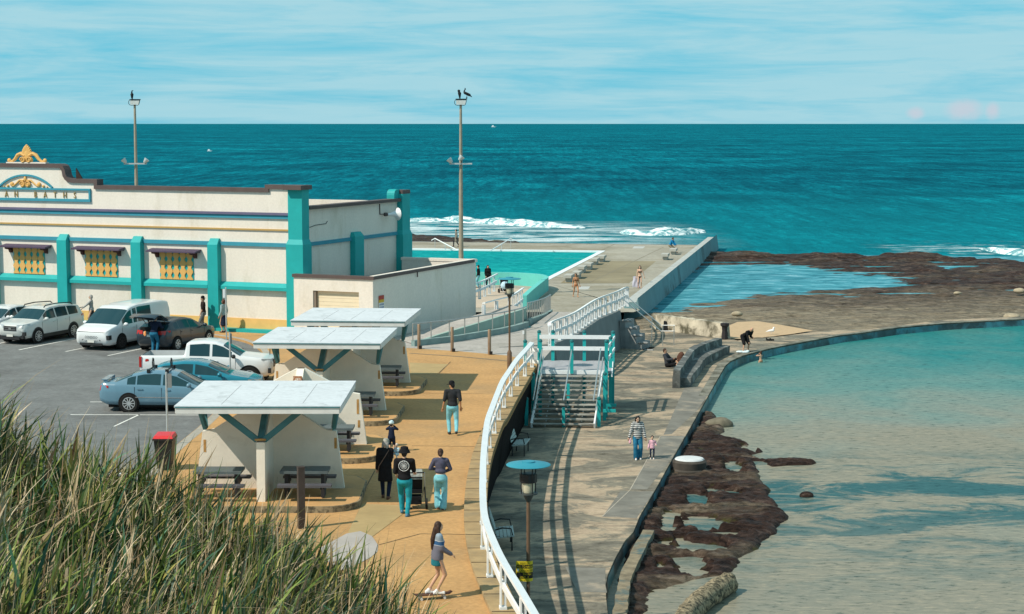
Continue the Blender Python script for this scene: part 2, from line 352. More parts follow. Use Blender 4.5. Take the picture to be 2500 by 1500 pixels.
def mat_rock(name, tan_near=None):
    m, nt, N, L, b = nodes(name); v = coords(N, L, (1, 1, 1))
    mp = N('ShaderNodeMapping'); mp.inputs['Scale'].default_value = (.6, 1.4, 2); L(v, mp.inputs[0])
    n = noisen(N, L, mp.outputs[0], 1.9, 12, .78, .9); n2 = noisen(N, L, mp.outputs[0], .25, 5, .6, .5); n3 = noisen(N, L, mp.outputs[0], 5.5, 4, .7)
    dk = ramp(N, [(.34, (.006, .004, .004)), (.46, (.034, .020, .016)), (.56, (.078, .046, .036)), (.70, (.24, .175, .14))]); L(n.outputs[0], dk.inputs[0])
    tn = ramp(N, [(.34, (.04, .03, .022)), (.44, (.17, .135, .09)), (.54, (.34, .27, .185)), (.70, (.52, .43, .31))]); L(n.outputs[0], tn.inputs[0])
    sp = N('ShaderNodeSeparateXYZ'); L(v, sp.inputs[0])
    if tan_near:
        r = N('ShaderNodeMapRange'); L(sp.outputs[1], r.inputs[0]); r.inputs[1].default_value = tan_near[0]; r.inputs[2].default_value = tan_near[1]; r.inputs[3].default_value = 1; r.inputs[4].default_value = 0
        q = N('ShaderNodeMath'); q.operation = 'MULTIPLY_ADD'; L(n2.outputs[0], q.inputs[0]); q.inputs[1].default_value = 1.6; q.inputs[2].default_value = -.8
        a = N('ShaderNodeMath'); a.operation = 'ADD'; a.use_clamp = True; L(r.outputs[0], a.inputs[0]); L(q.outputs[0], a.inputs[1]); f = a.outputs[0]
    else:
        r = ramp(N, [(.50, (0, 0, 0)), (.66, (1, 1, 1))]); L(n2.outputs[0], r.inputs[0]); q = N('ShaderNodeMath'); q.operation = 'MULTIPLY'; L(r.outputs[0], q.inputs[0]); q.inputs[1].default_value = .6; f = q.outputs[0]
    col = mixc(N, L, f, dk.outputs[0], tn.outputs[0])
    gr = ramp(N, [(.56, (0, 0, 0)), (.68, (1, 1, 1))]); n4 = noisen(N, L, v, .8, 8, .7); L(n4.outputs[0], gr.inputs[0])
    g2 = N('ShaderNodeMath'); g2.operation = 'MULTIPLY'; L(gr.outputs[0], g2.inputs[0]); g2.inputs[1].default_value = .12 if tan_near else .4
    if tan_near is None:      # weed grows just above the water line
        zr = N('ShaderNodeMapRange'); L(sp.outputs[2], zr.inputs[0]); zr.inputs[1].default_value = CANOE + .14; zr.inputs[2].default_value = CANOE + .02
        g5 = N('ShaderNodeMath'); g5.operation = 'MULTIPLY'; g5.use_clamp = True; L(zr.outputs[0], g5.inputs[0]); L(gr.outputs[0], g5.inputs[1]); g6 = N('ShaderNodeMath'); g6.operation = 'MULTIPLY'; L(g5.outputs[0], g6.inputs[0]); g6.inputs[1].default_value = .8; g2 = g6
    col = mixc(N, L, g2.outputs[0], col, (.10, .105, .02))
    sp2 = ramp(N, [(.70, (0, 0, 0)), (.76, (1, 1, 1))]); L(n3.outputs[0], sp2.inputs[0]); g3 = N('ShaderNodeMath'); g3.operation = 'MULTIPLY'; L(sp2.outputs[0], g3.inputs[0]); g3.inputs[1].default_value = .6
    col = mixc(N, L, g3.outputs[0], col, (.5, .48, .42))
    L(col, b.inputs['Base Color']); b.inputs['Roughness'].default_value = .6; setspec(b, .12)
    bp = N('ShaderNodeBump'); bp.inputs['Strength'].default_value = 1.0; bp.inputs['Distance'].default_value = .25; L(n.outputs[0], bp.inputs['Height']); L(bp.outputs[0], b.inputs['Normal']); return m
def mat_lowcon():
    m, nt, N, L, b = nodes('worn_concrete'); v = coords(N, L, (1, 1, 1))
    mp = N('ShaderNodeMapping'); mp.inputs['Scale'].default_value = (.62, 1.0, 1); mp.inputs['Rotation'].default_value = (0, 0, -.06); L(v, mp.inputs[0])
    n = noisen(N, L, mp.outputs[0], .36, 12, .70, 1.2); n2 = noisen(N, L, mp.outputs[0], 1.8, 10, .78, .6); n3 = noisen(N, L, v, 6, 3, .7)
    c = ramp(N, [(.36, (.115, .105, .085)), (.46, (.20, .18, .142)), (.505, (.25, .22, .168)), (.53, (.40, .315, .225)), (.60, (.45, .345, .245)), (.74, (.48, .37, .27))]); L(n.outputs[0], c.inputs[0])
    d = ramp(N, [(.34, (.38, .37, .35)), (.46, (.88, .88, .88)), (.7, (1.15, 1.15, 1.12))]); L(n2.outputs[0], d.inputs[0])
    col = mixc(N, L, 1.0, c.outputs[0], d.outputs[0], 'MULTIPLY')
    e = ramp(N, [(.3, (.82, .82, .82)), (.7, (1.12, 1.12, 1.12))]); L(n3.outputs[0], e.inputs[0]); col = mixc(N, L, 1.0, col, e.outputs[0], 'MULTIPLY')
    L(col, b.inputs['Base Color']); b.inputs['Roughness'].default_value = .85; setspec(b, .2)
    bp = N('ShaderNodeBump'); bp.inputs['Strength'].default_value = .4; bp.inputs['Distance'].default_value = .02; L(n2.outputs[0], bp.inputs['Height']); L(bp.outputs[0], b.inputs['Normal']); return m

m_orange = M('orange_paving', (.475, .275, .115), .85, .13, .45, .25, 30, spec=.2, stain=(.38, .24, .115), stainpos=(.50, .68), sscale=.22, speck=(7, .16))
m_asph = M('asphalt', (.175, .180, .178), .9, .16, .8, .5, 60, spec=.2, stain=(.12, .12, .118), stainpos=(.52, .72), sscale=.35, speck=(6, .16))
m_path = M('grey_concrete', (.40, .37, .34), .85, .14, .5, .2, 30, spec=.2, stain=(.28, .26, .23), stainpos=(.5, .7), sscale=.5, speck=(5, .14))
m_deck = M('pool_deck_concrete', (.36, .33, .27), .85, .16, .25, .2, 20, spec=.2, stain=(.23, .20, .14), stainpos=(.46, .66), sscale=.12, speck=(3, .14))
m_kerb = M('kerb_concrete', (.36, .33, .28), .85, .2, 3, .2, 30)
m_ledge = M('ledge_concrete', (.36, .25, .125), .85, .22, 2, .3, 20, stain=(.25, .19, .11), stainpos=(.5, .7), sscale=1.2)
m_line = M('road_paint', (.78, .77, .72), .7, .15, 3, stain=(.3, .3, .3), stainpos=(.6, .8), sscale=6)
m_darkwall = M('stained_shaded_wall', (.012, .010, .010), .9, .5, 1.5, .3, 10, spec=.05, stain=(.03, .026, .022), stainpos=(.6, .8), sscale=1.0)  # black stained concrete, its shade also put into the base colour
m_white = M('white_paint', (.80, .82, .83), .5, .04, 2, spec=.4, stain=(.5, .5, .48), stainpos=(.66, .85), sscale=5)
m_lowcon = mat_lowcon()
m_poolwall = M('sea_wall_concrete', (.26, .27, .26), .8, .3, .6, .4, 10, stain=(.06, .055, .05), stainpos=(.48, .62), sscale=.5)
m_joint = M('joint_sealant', (.10, .075, .045), .9, .2, 4)
m_joint2 = M('drain_channel', (.20, .16, .11), .9, .3, 4)

def sheet(name, poly, z, mat, kind='structure'):
    mb = MB(); mb.add([(p[0], p[1], z if len(p) < 3 or z is not None else p[2]) for p in poly], [tuple(range(len(poly)))])
    o = mb.build(name, mat, fix=False)
    bm = bmesh.new(); bm.from_mesh(o.data); bmesh.ops.triangulate(bm, faces=bm.faces)
    for f in bm.faces:
        if f.normal.z < 0: f.normal_flip()
    bm.to_mesh(o.data); bm.free(); return struct(o, kind)
def slab(name, poly, z0, z1, mat):
    mb = MB(); mb.prism([(p[0], p[1]) for p in poly], z0, z1); o = mb.build(name, mat, fix=True)
    bm = bmesh.new(); bm.from_mesh(o.data); bmesh.ops.triangulate(bm, faces=[f for f in bm.faces if len(f.verts) > 4]); bm.to_mesh(o.data); bm.free()
    return struct(o)

# --- sea and far water
mb = MB(); xs = [-60000, -900, -200, -60, 60, 200, 900, 60000]; ys = [20, 120, 200, 320, 900, 4000, 70000]
mb.add([(x, y, SEA) for y in ys for x in xs], [(j * 8 + i, j * 8 + i + 1, (j + 1) * 8 + i + 1, (j + 1) * 8 + i) for j in range(6) for i in range(7)])
m_sea = mat_sea(); struct(mb.build('sea', m_sea, fix=False))

# --- edge of the promenade above the lower concourse
edge_px = [(1309, 899), (1269, 968), (1240, 1023), (1229, 1038), (1213, 1081), (1203, 1113), (1195, 1154), (1190, 1202), (1190, 1260), (1197, 1315), (1215, 1382), (1240, 1440), (1270, 1500), (1312, 1570), (1360, 1650), (1420, 1740)]
EDGE = catmull([G(*p) for p in edge_px], 5)
def edge_x(y):
    for a, b in zip(EDGE, EDGE[1:]):
        if b.y <= y <= a.y: return a.x + (b.x - a.x) * (a.y - y) / max(1e-6, a.y - b.y)
    return EDGE[0].x if y > EDGE[0].y else EDGE[-1].x
kerb_px = [(-400, 762), (-100, 775), (250, 793), (420, 808), (533, 820), (590, 830), (622, 843), (640, 860), (640, 885), (600, 930), (501, 1028), (428, 1089), (350, 1164), (255, 1255), (100, 1410), (-300, 1800)]
KERB = catmull([G(*p) for p in kerb_px], 4)
top_px = [(1000, 850), (1120, 858), (1243, 869), (1312, 886)]
TOP = [G(*p) for p in top_px]
# asphalt car park
sheet('car_park', [(-80, 8), (-4, 8), (-4, 93), (-60, 118), (-80, 118)], -.10, m_asph)
prom = [Vector(p) for p in KERB] + [Vector((2, 18, 0)), Vector((4.5, 26, 0))] + [e for e in reversed(EDGE)] + list(reversed(TOP)) + [Vector((-6.0, 86, 0)), Vector((-9.7, 89, 0)), Vector((-30, 97.6, 0)), Vector((-40, 101, 0))]
slab('promenade', prom, -.14, 0.0, m_orange)
mb = MB(); mb.sweep(KERB, [(.02, -.5), (.02, .004), (.32, .004), (.32, -.5)] if True else [], True); struct(mb.build('kerb', m_kerb))
# grey concrete path beyond the bollards, level up to y 100, then a ramp down to the pool deck
RW = [G(1355, 845), G(1411, 821), Vector((4.6, 95.0, 0)), Vector((5.95, 99.5, 0))]           # line of the wall under the ramp railing
path_poly = [TOP[0] + Vector((-5, .0, 0)), TOP[0], TOP[1], TOP[2], TOP[3], Vector((RW[0].x - .6, RW[0].y - 4.6, 0))] + RW + [Vector((2.2, 99.5, 0)), Vector((.9, 92, 0)), Vector((-2, 96.5, 0)), Vector((-5, 101, 0)), Vector((-7, 92, 0))]
slab('path', path_poly, -.55, .003, m_path)
mb = MB(); mb.add([(5.95, 99.45, .003), (1.6, 99.45, .003), (1.6, 118, LOW + .004), (7.6, 118, LOW + .004)], [(0, 1, 2, 3)]); struct(mb.build('ramp', m_path, fix=False))
# band across the paving, joints and lines
def strip(mb, pts, wd, z):
    for a, b in zip(pts, pts[1:]):
        a = Vector(a); b = Vector(b); d = (b - a); d.z = 0; d.normalize(); n = Vector((-d.y, d.x, 0)) * wd / 2
        mb.add([a - n + Vector((0, 0, z - a.z)), b - n + Vector((0, 0, z - b.z)), b + n + Vector((0, 0, z - b.z)), a + n + Vector((0, 0, z - a.z))], [(0, 1, 2, 3)])
mb = MB(); strip(mb, [G(1000, 863), G(1120, 871), G(1240, 882)], .16, .006); struct(mb.build('drain_channel', m_joint2, fix=False))
mb = MB()
for ps in ([(1005, 1089), (1166, 1091)], [(925, 1331), (1026, 1304), (1168, 1306)], [(1100, 884), (1072, 912)], [(852, 1300), (884, 1232)], [(1168, 1370), (1185, 1440), (1200, 1500), (1225, 1580)], [(880, 1216), (915, 1150)], [(1000, 960), (1180, 962)]):
    strip(mb, [G(*p) for p in ps], .028, .007)
struct(mb.build('paving_joint', m_joint, fix=False))
m_patch = M('paving_patch', (.40, .29, .14), .85, .15, 1, .2, 30, spec=.2)
sheet('paving_patch', [G(*p) for p in ((1000, 886), (1094, 890), (1068, 913), (1002, 915))], .008, m_patch)
sheet('paving_patch', [G(*p) for p in ((850, 1300), (884, 1231), (1010, 1236), (1060, 1090), (1012, 1090), (930, 1180))][:3] + [G(900, 1318), G(858, 1335)], .009, m_patch)
mb = MB()
for ps, wd in ((((46, 855), (194, 825)), .10), (((160, 859), (205, 850)), .10), (((263, 869), (350, 851)), .10), (((-30, 846), (20, 834)), .10), (((220, 982), (262, 982)), .1), (((172, 1013), (495, 1014)), .1), (((235, 1157), (345, 1157)), .1), (((340, 1013), (278, 1042)), .07)):
    strip(mb, [G(*p, -.1) for p in ps], wd, -.094)
struct(mb.build('parking_line', m_line, fix=False))
# ledge under the railing and the dark retaining wall
mb = MB(); mb.sweep(list(reversed(EDGE)), [(.62, -.1), (.62, .09), (.0, .09), (-.0, -.1)]); struct(mb.build('promenade_ledge', m_ledge))
mb = MB()
for p in resample(EDGE, 1.45): mb.box((p.x - .31, p.y, .095), (.62, .025, .012))
struct(mb.build('ledge_joint', m_joint))
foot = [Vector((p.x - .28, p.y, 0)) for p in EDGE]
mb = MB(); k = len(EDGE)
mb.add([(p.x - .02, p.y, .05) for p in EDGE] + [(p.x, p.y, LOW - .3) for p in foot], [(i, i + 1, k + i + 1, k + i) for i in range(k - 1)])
tag(mb.build('retaining_wall', m_darkwall, fix=False), 'stained, shade darkened retaining wall curving below the white railing', 'wall')

# --- lower concourse
R_px = [(1484, 1520), (1484, 1499), (1480, 1463), (1478, 1432), (1484, 1402), (1502, 1362), (1525, 1321), (1546, 1299), (1561, 1261), (1600, 1195), (1641, 1121), (1682, 1049), (1710, 1000), (1728, 968), (1753, 924), (1771, 893), (1783, 883), (1815, 869), (1844, 861), (1884, 851), (1940, 840), (2000, 829), (2050, 820), (2101, 814), (2191, 801), (2312, 790), (2500, 780), (2700, 771)]
CURB = [G(*p, LOW) for p in R_px]
back_px = [(2700, 764), (2500, 773), (2300, 782), (2120, 804), (2040, 806), (1980, 812), (1900, 822), (1800, 832), (1772, 822), (1700, 808), (1600, 798)]
BACK = [G(*p, LOW) for p in back_px]
low_poly = [Vector((CURB[0].x - .2, 30, 0))] + CURB + BACK + [Vector((6.2, 106, 0)), Vector((5.9, 99.5, 0)), Vector((1.6, 84, 0)), Vector((-.2, 80, 0)), Vector((-1.4, 62, 0)), Vector((-1.6, 50, 0)), Vector((-1.0, 40, 0)), Vector((.4, 30, 0))]
slab('lower_concourse', low_poly, -3.6, LOW, m_lowcon)
mb = MB(); mb.sweep(CURB[13:17], [(.0, -1.2), (.0, .006), (.42, .006), (.42, -1.2)]); mb.sweep(CURB[16:], [(.0, -1.2), (.0, .03), (.42, .03), (.42, -1.2)])
struct(mb.build('pool_kerb', M('kerb_worn', (.22, .21, .17), .85, .35, 1.5, .4, 20, stain=(.09, .085, .06), stainpos=(.46, .62), sscale=1.2)))
# wet face of that wall; shade and teal reflection put into the colour
mb = MB(); k = len(CURB); mb.add([(p.x + .015, p.y - .02, LOW - .05) for p in CURB] + [(p.x + .10, p.y - .06, -3.2) for p in CURB], [(i + 1, i, k + i, k + i + 1) for i in range(k - 1)])
struct(mb.build('pool_wall', M('wet_shaded_wall', (.045, .075, .085), .35, .6, 1.2, .3, 12, spec=.5, stain=(.07, .24, .29), stainpos=(.45, .6), sscale=.6), fix=False))
# repaired slabs on the concourse
m_slab = M('grey_slab', (.19, .18, .155), .85, .25, 1.4, .2, 30, spec=.2, stain=(.36, .30, .23), stainpos=(.54, .70), sscale=.8)
for pp in (((1515, 1200), (1597, 1200), (1554, 1266), (1471, 1262)), ((1615, 1065), (1672, 1065), (1640, 1121), (1580, 1195), (1540, 1195)), ((1672, 945), (1740, 948), (1700, 1005), (1640, 1060), (1620, 1062)), ((1380, 1385), (1478, 1388), (1478, 1430), (1482, 1448), (1410, 1446))):
    sheet('concourse_patch', [G(*p, LOW) for p in pp], LOW + .004, m_slab)
mb = MB()
for ps in ([(1385, 1452), (1468, 1452)], [(1480, 1262), (1556, 1266)], [(1540, 1195), (1600, 1197)], [(1612, 1066), (1538, 1197)], [(1538, 1197), (1470, 1262)], [(1200, 1205), (1510, 1216)], [(1340, 1100), (1620, 1112)], [(1495, 905), (1560, 905)], [(1520, 862), (1580, 836)]):
    strip(mb, [G(*p, LOW) for p in ps], .03, LOW + .008)
struct(mb.build('concourse_joint', M('pale_mortar', (.42, .37, .30), .9, .2, 4), fix=False))
# wading pool water
canoe = [Vector((p.x + .0, p.y - .0, 0)) for p in CURB[1:]] + [Vector((70, 110, 0)), Vector((70, 25, 0)), Vector((2, 25, 0)), Vector((CURB[0].x - .1, 32, 0))]
m_canoe = mat_canoe(); sheet('wading_pool', canoe, CANOE, m_canoe)

# --- swimming pool and its deck
K = G(1467, 614, LOW); d1 = Vector((.183, .983, 0)); d2 = Vector((-.983, .183, 0))
def PD(a, b, z=LOW): p = K + d1 * a + d2 * b; return Vector((p.x, p.y, z))
farL = G(1350, 594.5, LOW); fa = (farL - K).dot(d1)
PR0 = G(1548, 757, LOW); PR1 = G(1716, 604, LOW); PR1 = PR0 + (PR1 - PR0) * 1.0
pl_len = 34.0
mb = MB()
def quad(a, b, c, d): mb.add([a, b, c, d], [(0, 1, 2, 3)])
endr = PD(fa, -(PR1 - K).dot(d2) * -1 if False else (PR1 - K).dot(d2))
quad(PD(0, 60), PD(0, 0), PD(fa, 0), PD(fa, 60))
quad(PD(0, 0), PR1 - d1 * ((PR1 - K).dot(d1)), PD(fa, (PR1 - K).dot(d2)), PD(fa, 0))
quad(PD(-pl_len, 0), Vector((PR0.x + .2, PR0.y, LOW)), PR1 - d1 * ((PR1 - K).dot(d1)), PD(0, 0))
q = PD(-pl_len, 0); quad(Vector((-4, 117.9, LOW)), Vector((7.9, 117.9, LOW)), Vector((PR0.x + .4, PR0.y, LOW)), Vector((q.x, q.y, LOW)))
quad(PD(-pl_len, 60), Vector((-60, 104, LOW)), Vector((-4, 117.9, LOW)), q)
struct(mb.build('pool_deck', m_deck, fix=True))
mb = MB(); mb.add([PD(-pl_len, 60, LOW - .12), PD(-pl_len, -.1, LOW - .12), PD(.1, -.1, LOW - .12), PD(.1, 60, LOW - .12)], [(0, 1, 2, 3)]); struct(mb.build('pool_water', mat_pool(), fix=False))
mb = MB(); mb.beam(PD(.3, 60, LOW - .05), PD(.3, -.35, LOW - .05), .6, .16); mb.beam(PD(0, -.12, LOW - .052), PD(-pl_len, -.12, LOW - .052), .5, .16); struct(mb.build('pool_edge', m_white))
mb = MB(); mb.beam(PD(fa, 60, LOW - 1.0), PD(fa, (PR1 - K).dot(d2) + .3, LOW - 1.0), .4, 2.02); struct(mb.build('pool_deck_edge', m_poolwall))
# slab seams and the darker square of the deck
mb = MB()
for ps in ([(1352, 631), (1604, 634)], [(1350, 692), (1545, 694)], [(1440, 690), (1620, 604)], [(1350, 612), (1352, 614)], [(1467, 612), (1500, 597)]): strip(mb, [G(*p, LOW) for p in ps], .09, LOW + .008)
struct(mb.build('deck_joint', M('deck_seam', (.22, .19, .14), .9), fix=False))
sheet('deck_patch', [G(*p, LOW) for p in ((1440, 638), (1602, 638), (1536, 692), (1368, 692))], LOW + .004, M('deck_dark', (.25, .21, .135), .85, .2, .3, .2, 20, spec=.2))
sheet('deck_patch', [G(*p, LOW) for p in ((1548, 602), (1575, 602), (1570, 607), (1544, 607))], LOW + .0045, M('deck_pale', (.46, .46, .44), .8))
sheet('deck_patch', [G(*p, LOW) for p in ((1415, 700), (1441, 700), (1436, 707), (1411, 707))], LOW + .005, M('deck_pale', (.46, .46, .44), .8))

# --- wall on the seaward side of the deck
mb = MB(); a = G(1536, 748, LOW); b = PR1 + (PR1 - PR0).normalized() * 9.5; dr = (b - a); dr.z = 0; dr.normalize(); nr = Vector((dr.y, -dr.x, 0))
sec = [(-1.05, -3.4), (-.75, -1.2), (-.65, LOW + .42 + 0), (.15, LOW + .42), (.2, -3.4)]
pts = [a - dr * 1.5] + [a + (b - a) * t for t in (.02, .2, .4, .6, .8, 1)]
mb.sweep([Vector((p.x, p.y, 0)) for p in pts], sec)
sw_o = mb.build('sea_wall', M('sea_wall_face', (.16, .27, .29), .8, .15, .4, .2, 10, stain=(.05, .05, .045), stainpos=(.56, .66), sscale=.16)); tag(sw_o, 'long battered concrete wall with a pale flat top between pool deck and rock shelf', 'wall')  # bluish shade of the outer face put into its colour, under real stains

mb = MB(); mb.sweep([Vector((p.x, p.y, 0)) for p in pts], [(-.68, LOW + .415), (-.68, LOW + .43), (.16, LOW + .43), (.16, LOW + .415)]); mb.build('wall_top', M('sea_wall_top', (.44, .45, .43), .85, .12, .8, .2, 10, stain=(.30, .30, .28), stainpos=(.5, .7), sscale=.8), sw_o)
# --- rock shelves
def shelf(name, poly, x0, x1, y0, y1, step, hf, mat):
    nx = int((x1 - x0) / step); ny = int((y1 - y0) / step); vs = []
    for j in range(ny + 1):
        for i in range(nx + 1):
            x = x0 + (x1 - x0) * i / nx; y = y0 + (y1 - y0) * j / ny
            vs.append((x, y, hf(x, y, pdist(x, y, poly))))
    fs = [(j * (nx + 1) + i, j * (nx + 1) + i + 1, (j + 1) * (nx + 1) + i + 1, (j + 1) * (nx + 1) + i) for j in range(ny) for i in range(nx)]
    fs = [f for f in fs if max(vs[q][2] for q in f) > -3.3]
    mb = MB(); mb.add(vs, fs); o = mb.build(name, mat, smooth='all', fix=False); return struct(o)
def fb(x, y, s, o=4, z=0.0):
    return mnoise.fractal(Vector((x * s, y * s, z)), 1.0, 2.0, o)
near_px = [(1715, 1003), (1745, 1012), (1765, 1030), (1780, 1050), (1760, 1066), (1800, 1074), (1830, 1085), (1878, 1104), (1840, 1112), (1870, 1122), (1920, 1124), (2006, 1130), (1995, 1138), (1930, 1140), (1880, 1143), (1850, 1130), (1862, 1150), (1870, 1175), (1890, 1210), (1918, 1240), (1932, 1268), (1925, 1285), (1905, 1300), (1885, 1320), (1850, 1345), (1822, 1362), (1812, 1385), (1790, 1400), (1760, 1412), (1700, 1425), (1650, 1450), (1600, 1500), (1540, 1560), (1480, 1560), (1520, 1330), (1600, 1190), (1690, 1040)]
NP = [G(*p, CANOE) for p in near_px]
PUD = []
for (pa, pb, pc, pd) in ((1655, 1780, 1270, 1296), (1622, 1662, 1256, 1276), (1672, 1732, 1214, 1238), (1720, 1756, 1196, 1208), (1755, 1806, 1201, 1212), (1610, 1652, 1278, 1302), (1745, 1822, 1303, 1317), (1640, 1682, 1318, 1332), (1605, 1640, 1326, 1342), (1660, 1765, 1334, 1352), (1645, 1722, 1366, 1396), (1760, 1812, 1132, 1152), (1800, 1850, 1092, 1104), (1600, 1625, 1380, 1392)):
    a_, b_, c_, d_ = G(pa, (pc + pd) / 2, CANOE), G(pb, (pc + pd) / 2, CANOE), G((pa + pb) / 2, pc, CANOE), G((pa + pb) / 2, pd, CANOE)
    PUD.append(((a_.x + b_.x) / 2, (c_.y + d_.y) / 2, (b_.x - a_.x) / 2 * 1.15, (c_.y - d_.y) / 2 * 1.5))
def hnear(x, y, d):
    n = fb(x * .5, y, .7, 5); n2 = fb(x * .35, y, 1.3, 4, 3.1); n3 = fb(x * .5, y * 1.2, 3.5, 3, 8)
    n4 = fb(x * .7, y * 1.6, 5.5, 3, 12)
    h = CANOE - .75 + .83 * sstep(-.45, .35, d + n * .25) + (.09 * n + .08 * n2 + .06 * n3 + .05 * n4) * sstep(-.2, .6, d) + .05 * sstep(1.2, .2, d) * sstep(-.1, .3, d)
    h += .05 * math.floor((fb(x * .25, y * .8, .9, 3, 21) + .5) * 5) * .5 * sstep(.2, 1.2, d) - .02
    for cx, cy, rx, ry in PUD:
        e_ = math.sqrt(((x - cx) / rx) ** 2 + ((y - cy) / ry) ** 2) + n3 * .35 + n2 * .3
        m__ = sstep(1.25, .85, e_); h = h * (1 - m__) + min(h, CANOE - .12) * m__
    pool = Vector((x - 4.9, (y - 47.5), 0)).length       # dark hollow by the wall, full of water
    return h - .45 * sstep(1.9, .6, pool) + .06 * sstep(.0, .6, d)
def mat_reefwater():
    m, nt, N, L, b = nodes('reef_pool'); v = coords(N, L, (.5, 1.0, 1)); n = noisen(N, L, v, .8, 7, .7, .6); n2 = noisen(N, L, v, .07, 4, .6)
    c = ramp(N, [(.34, (.015, .09, .11)), (.46, (.04, .19, .225)), (.56, (.09, .30, .35)), (.70, (.34, .52, .56))]); L(n.outputs[0], c.inputs[0])
    c2 = ramp(N, [(.35, (.7, .75, .8)), (.65, (1.2, 1.15, 1.15))]); L(n2.outputs[0], c2.inputs[0])
    bp = N('ShaderNodeBump'); bp.inputs['Strength'].default_value = .3; bp.inputs['Distance'].default_value = .05; L(n.outputs[0], bp.inputs['Height'])
    waterout(nt, N, L, b, mixc(N, L, 1.0, c.outputs[0], c2.outputs[0], 'MULTIPLY'), bp.outputs[0], (.4, .85, .95), .15, .22); return m
m_rock = mat_rock('dark_rock'); shelf('near_rock_shelf', NP, 2.2, 13.5, 40.5, 83, .085, hnear, m_rock)
far_px = [(1700, 617), (1728, 615), (1850, 622), (1960, 622), (2030, 618), (2120, 624), (2250, 618), (2330, 627), (2400, 632), (2500, 637), (2800, 640), (2800, 765)]
FPOLY = [G(*p, -2.55) for p in far_px] + BACK[1:] + [Vector((7.2, 112, 0)), Vector((8, 120, 0))]
inlet_px = [(1735, 662), (1780, 652), (1860, 652), (1930, 656), (1990, 668), (2080, 678), (2165, 683), (2120, 698), (1960, 712), (1850, 720), (1760, 733), (1660, 748), (1590, 768), (1620, 720)]
IN = [G(*p, SEA) for p in inlet_px]
def hfar(x, y, d):
    base = -2.0 - .50 * sstep(103, 128, y) - .04 * sstep(130, 185, y)
    n = fb(x * .5, y * .8, .16, 5, 2); n2 = fb(x * .4, y, .6, 5, 5); n3 = fb(x * .35, y, 1.6, 3, 1)
    rough = .25 + .75 * sstep(108, 150, y)
    h = base + (.17 * n + .20 * n2 + .11 * n3) * rough + .20 * sstep(165, 180, y)
    led = fb(x * .12, y * .5, .55, 3, 9); h += .11 * math.floor(led * 3) * .5 * (1 - sstep(120, 135, y))
    di = pdist(x, y, IN) + n2 * 4.2 + n * 3.4; h -= .46 * sstep(-4.5, 4.5, di); h -= .26 * sstep(.02, .22, fb(x * .06, y * .42, 1.0, 4, 33)) * sstep(128, 146, y) * (1 - sstep(40, 52, x))
    if h < SEA + .03 and y < 112: h = SEA + .1
    return h - 1.6 * sstep(.7, -1.2, d + n * .9)
shelf('far_rock_shelf', FPOLY, 7.0, 66, 98, 190, .34, hfar, mat_rock('reef_rock', (118, 146)))
sheet('reef_pool_water', [(7.6, 112), (22, 111), (50, 130), (50, 178), (18, 182), (15, 170)], SEA + .05, mat_reefwater())
# rock behind the pool on the left
LP = [G(*p, -2.5) for p in ((900, 570), (1010, 571), (1060, 574), (1110, 577), (1180, 583), (1260, 589), (1290, 594), (1290, 597), (900, 597))]
shelf('left_rock_shelf', LP, -22, 4, 176, 218, .45, lambda x, y, d: -3.4 + .95 * sstep(-1.5, 2.0, d + fb(x, y, .3) * 2) + .2 * fb(x, y, .5, 4), m_rock)
# sand pocket on the shelf
sheet('sand', [G(*p, -1.99) for p in ((1772, 800), (1800, 788), (1850, 786), (1900, 794), (1985, 809), (1930, 818), (1860, 826), (1800, 830), (1774, 826))], -1.95, M('sand', (.50, .35, .21), .9, .1, 3, .3, 30))

# --- the break over the reef
def breaker(name, pts, hts, label):
    P = catmull(pts, 14); mb = MB(); sec = [(1.0, 0.0), (.72, .30), (.42, .66), (.12, .92), (-.12, 1.0), (-.42, .80), (-.85, .45), (-1.6, .12), (-2.4, 0)]
    vs = []; n = len(P)
    for i, p in enumerate(P):
        t = i / (n - 1); e = math.sin(math.pi * min(1, max(0, t))) ** .5
        h = hts * e * (.75 + .45 * mnoise.noise(Vector((p.x * .35, 0, 5)))) + .02
        for k, (a, z) in enumerate(sec):
            j = mnoise.noise(Vector((p.x * 1.1, k * 1.7, 2))) * .30
            vs.append((p.x + j * .5, p.y - a * (2.3 + j * 2), SEA - .05 + z * h + (abs(j) * .55 * h if 0 < k < 6 else 0)))
    m = len(sec); mb.add(vs, [(i * m + k, i * m + k + 1, (i + 1) * m + k + 1, (i + 1) * m + k) for i in range(n - 1) for k in range(m - 1)])
    return struct(mb.build(name, m_foam, smooth='all'))
def mat_foam():
    m, nt, N, L, b = nodes('foam'); v = coords(N, L, (.55, .5, 1.6)); n = noisen(N, L, v, 1.0, 8, .7, 1.4)
    r = ramp(N, [(.40, (.02, .19, .23)), (.47, (.22, .42, .45)), (.54, (.78, .82, .82)), (.7, (.9, .92, .92))]); L(n.outputs[0], r.inputs[0]); L(r.outputs[0], b.inputs['Base Color'])
    b.inputs['Roughness'].default_value = .8; return m
m_foam = mat_foam()
breaker('breaking_wave', [G(960, 541, SEA), G(1090, 541, SEA), G(1200, 546, SEA), G(1320, 553, SEA), G(1430, 556, SEA)], .95, '')
breaker('breaking_wave', [G(1515, 570, SEA), G(1580, 573, SEA), G(1650, 572, SEA), G(1722, 566, SEA)], 1.0, '')
breaker('breaking_wave', [G(2405, 612, SEA), G(2440, 618, SEA), G(2510, 624, SEA), G(2600, 628, SEA)], .85, '')
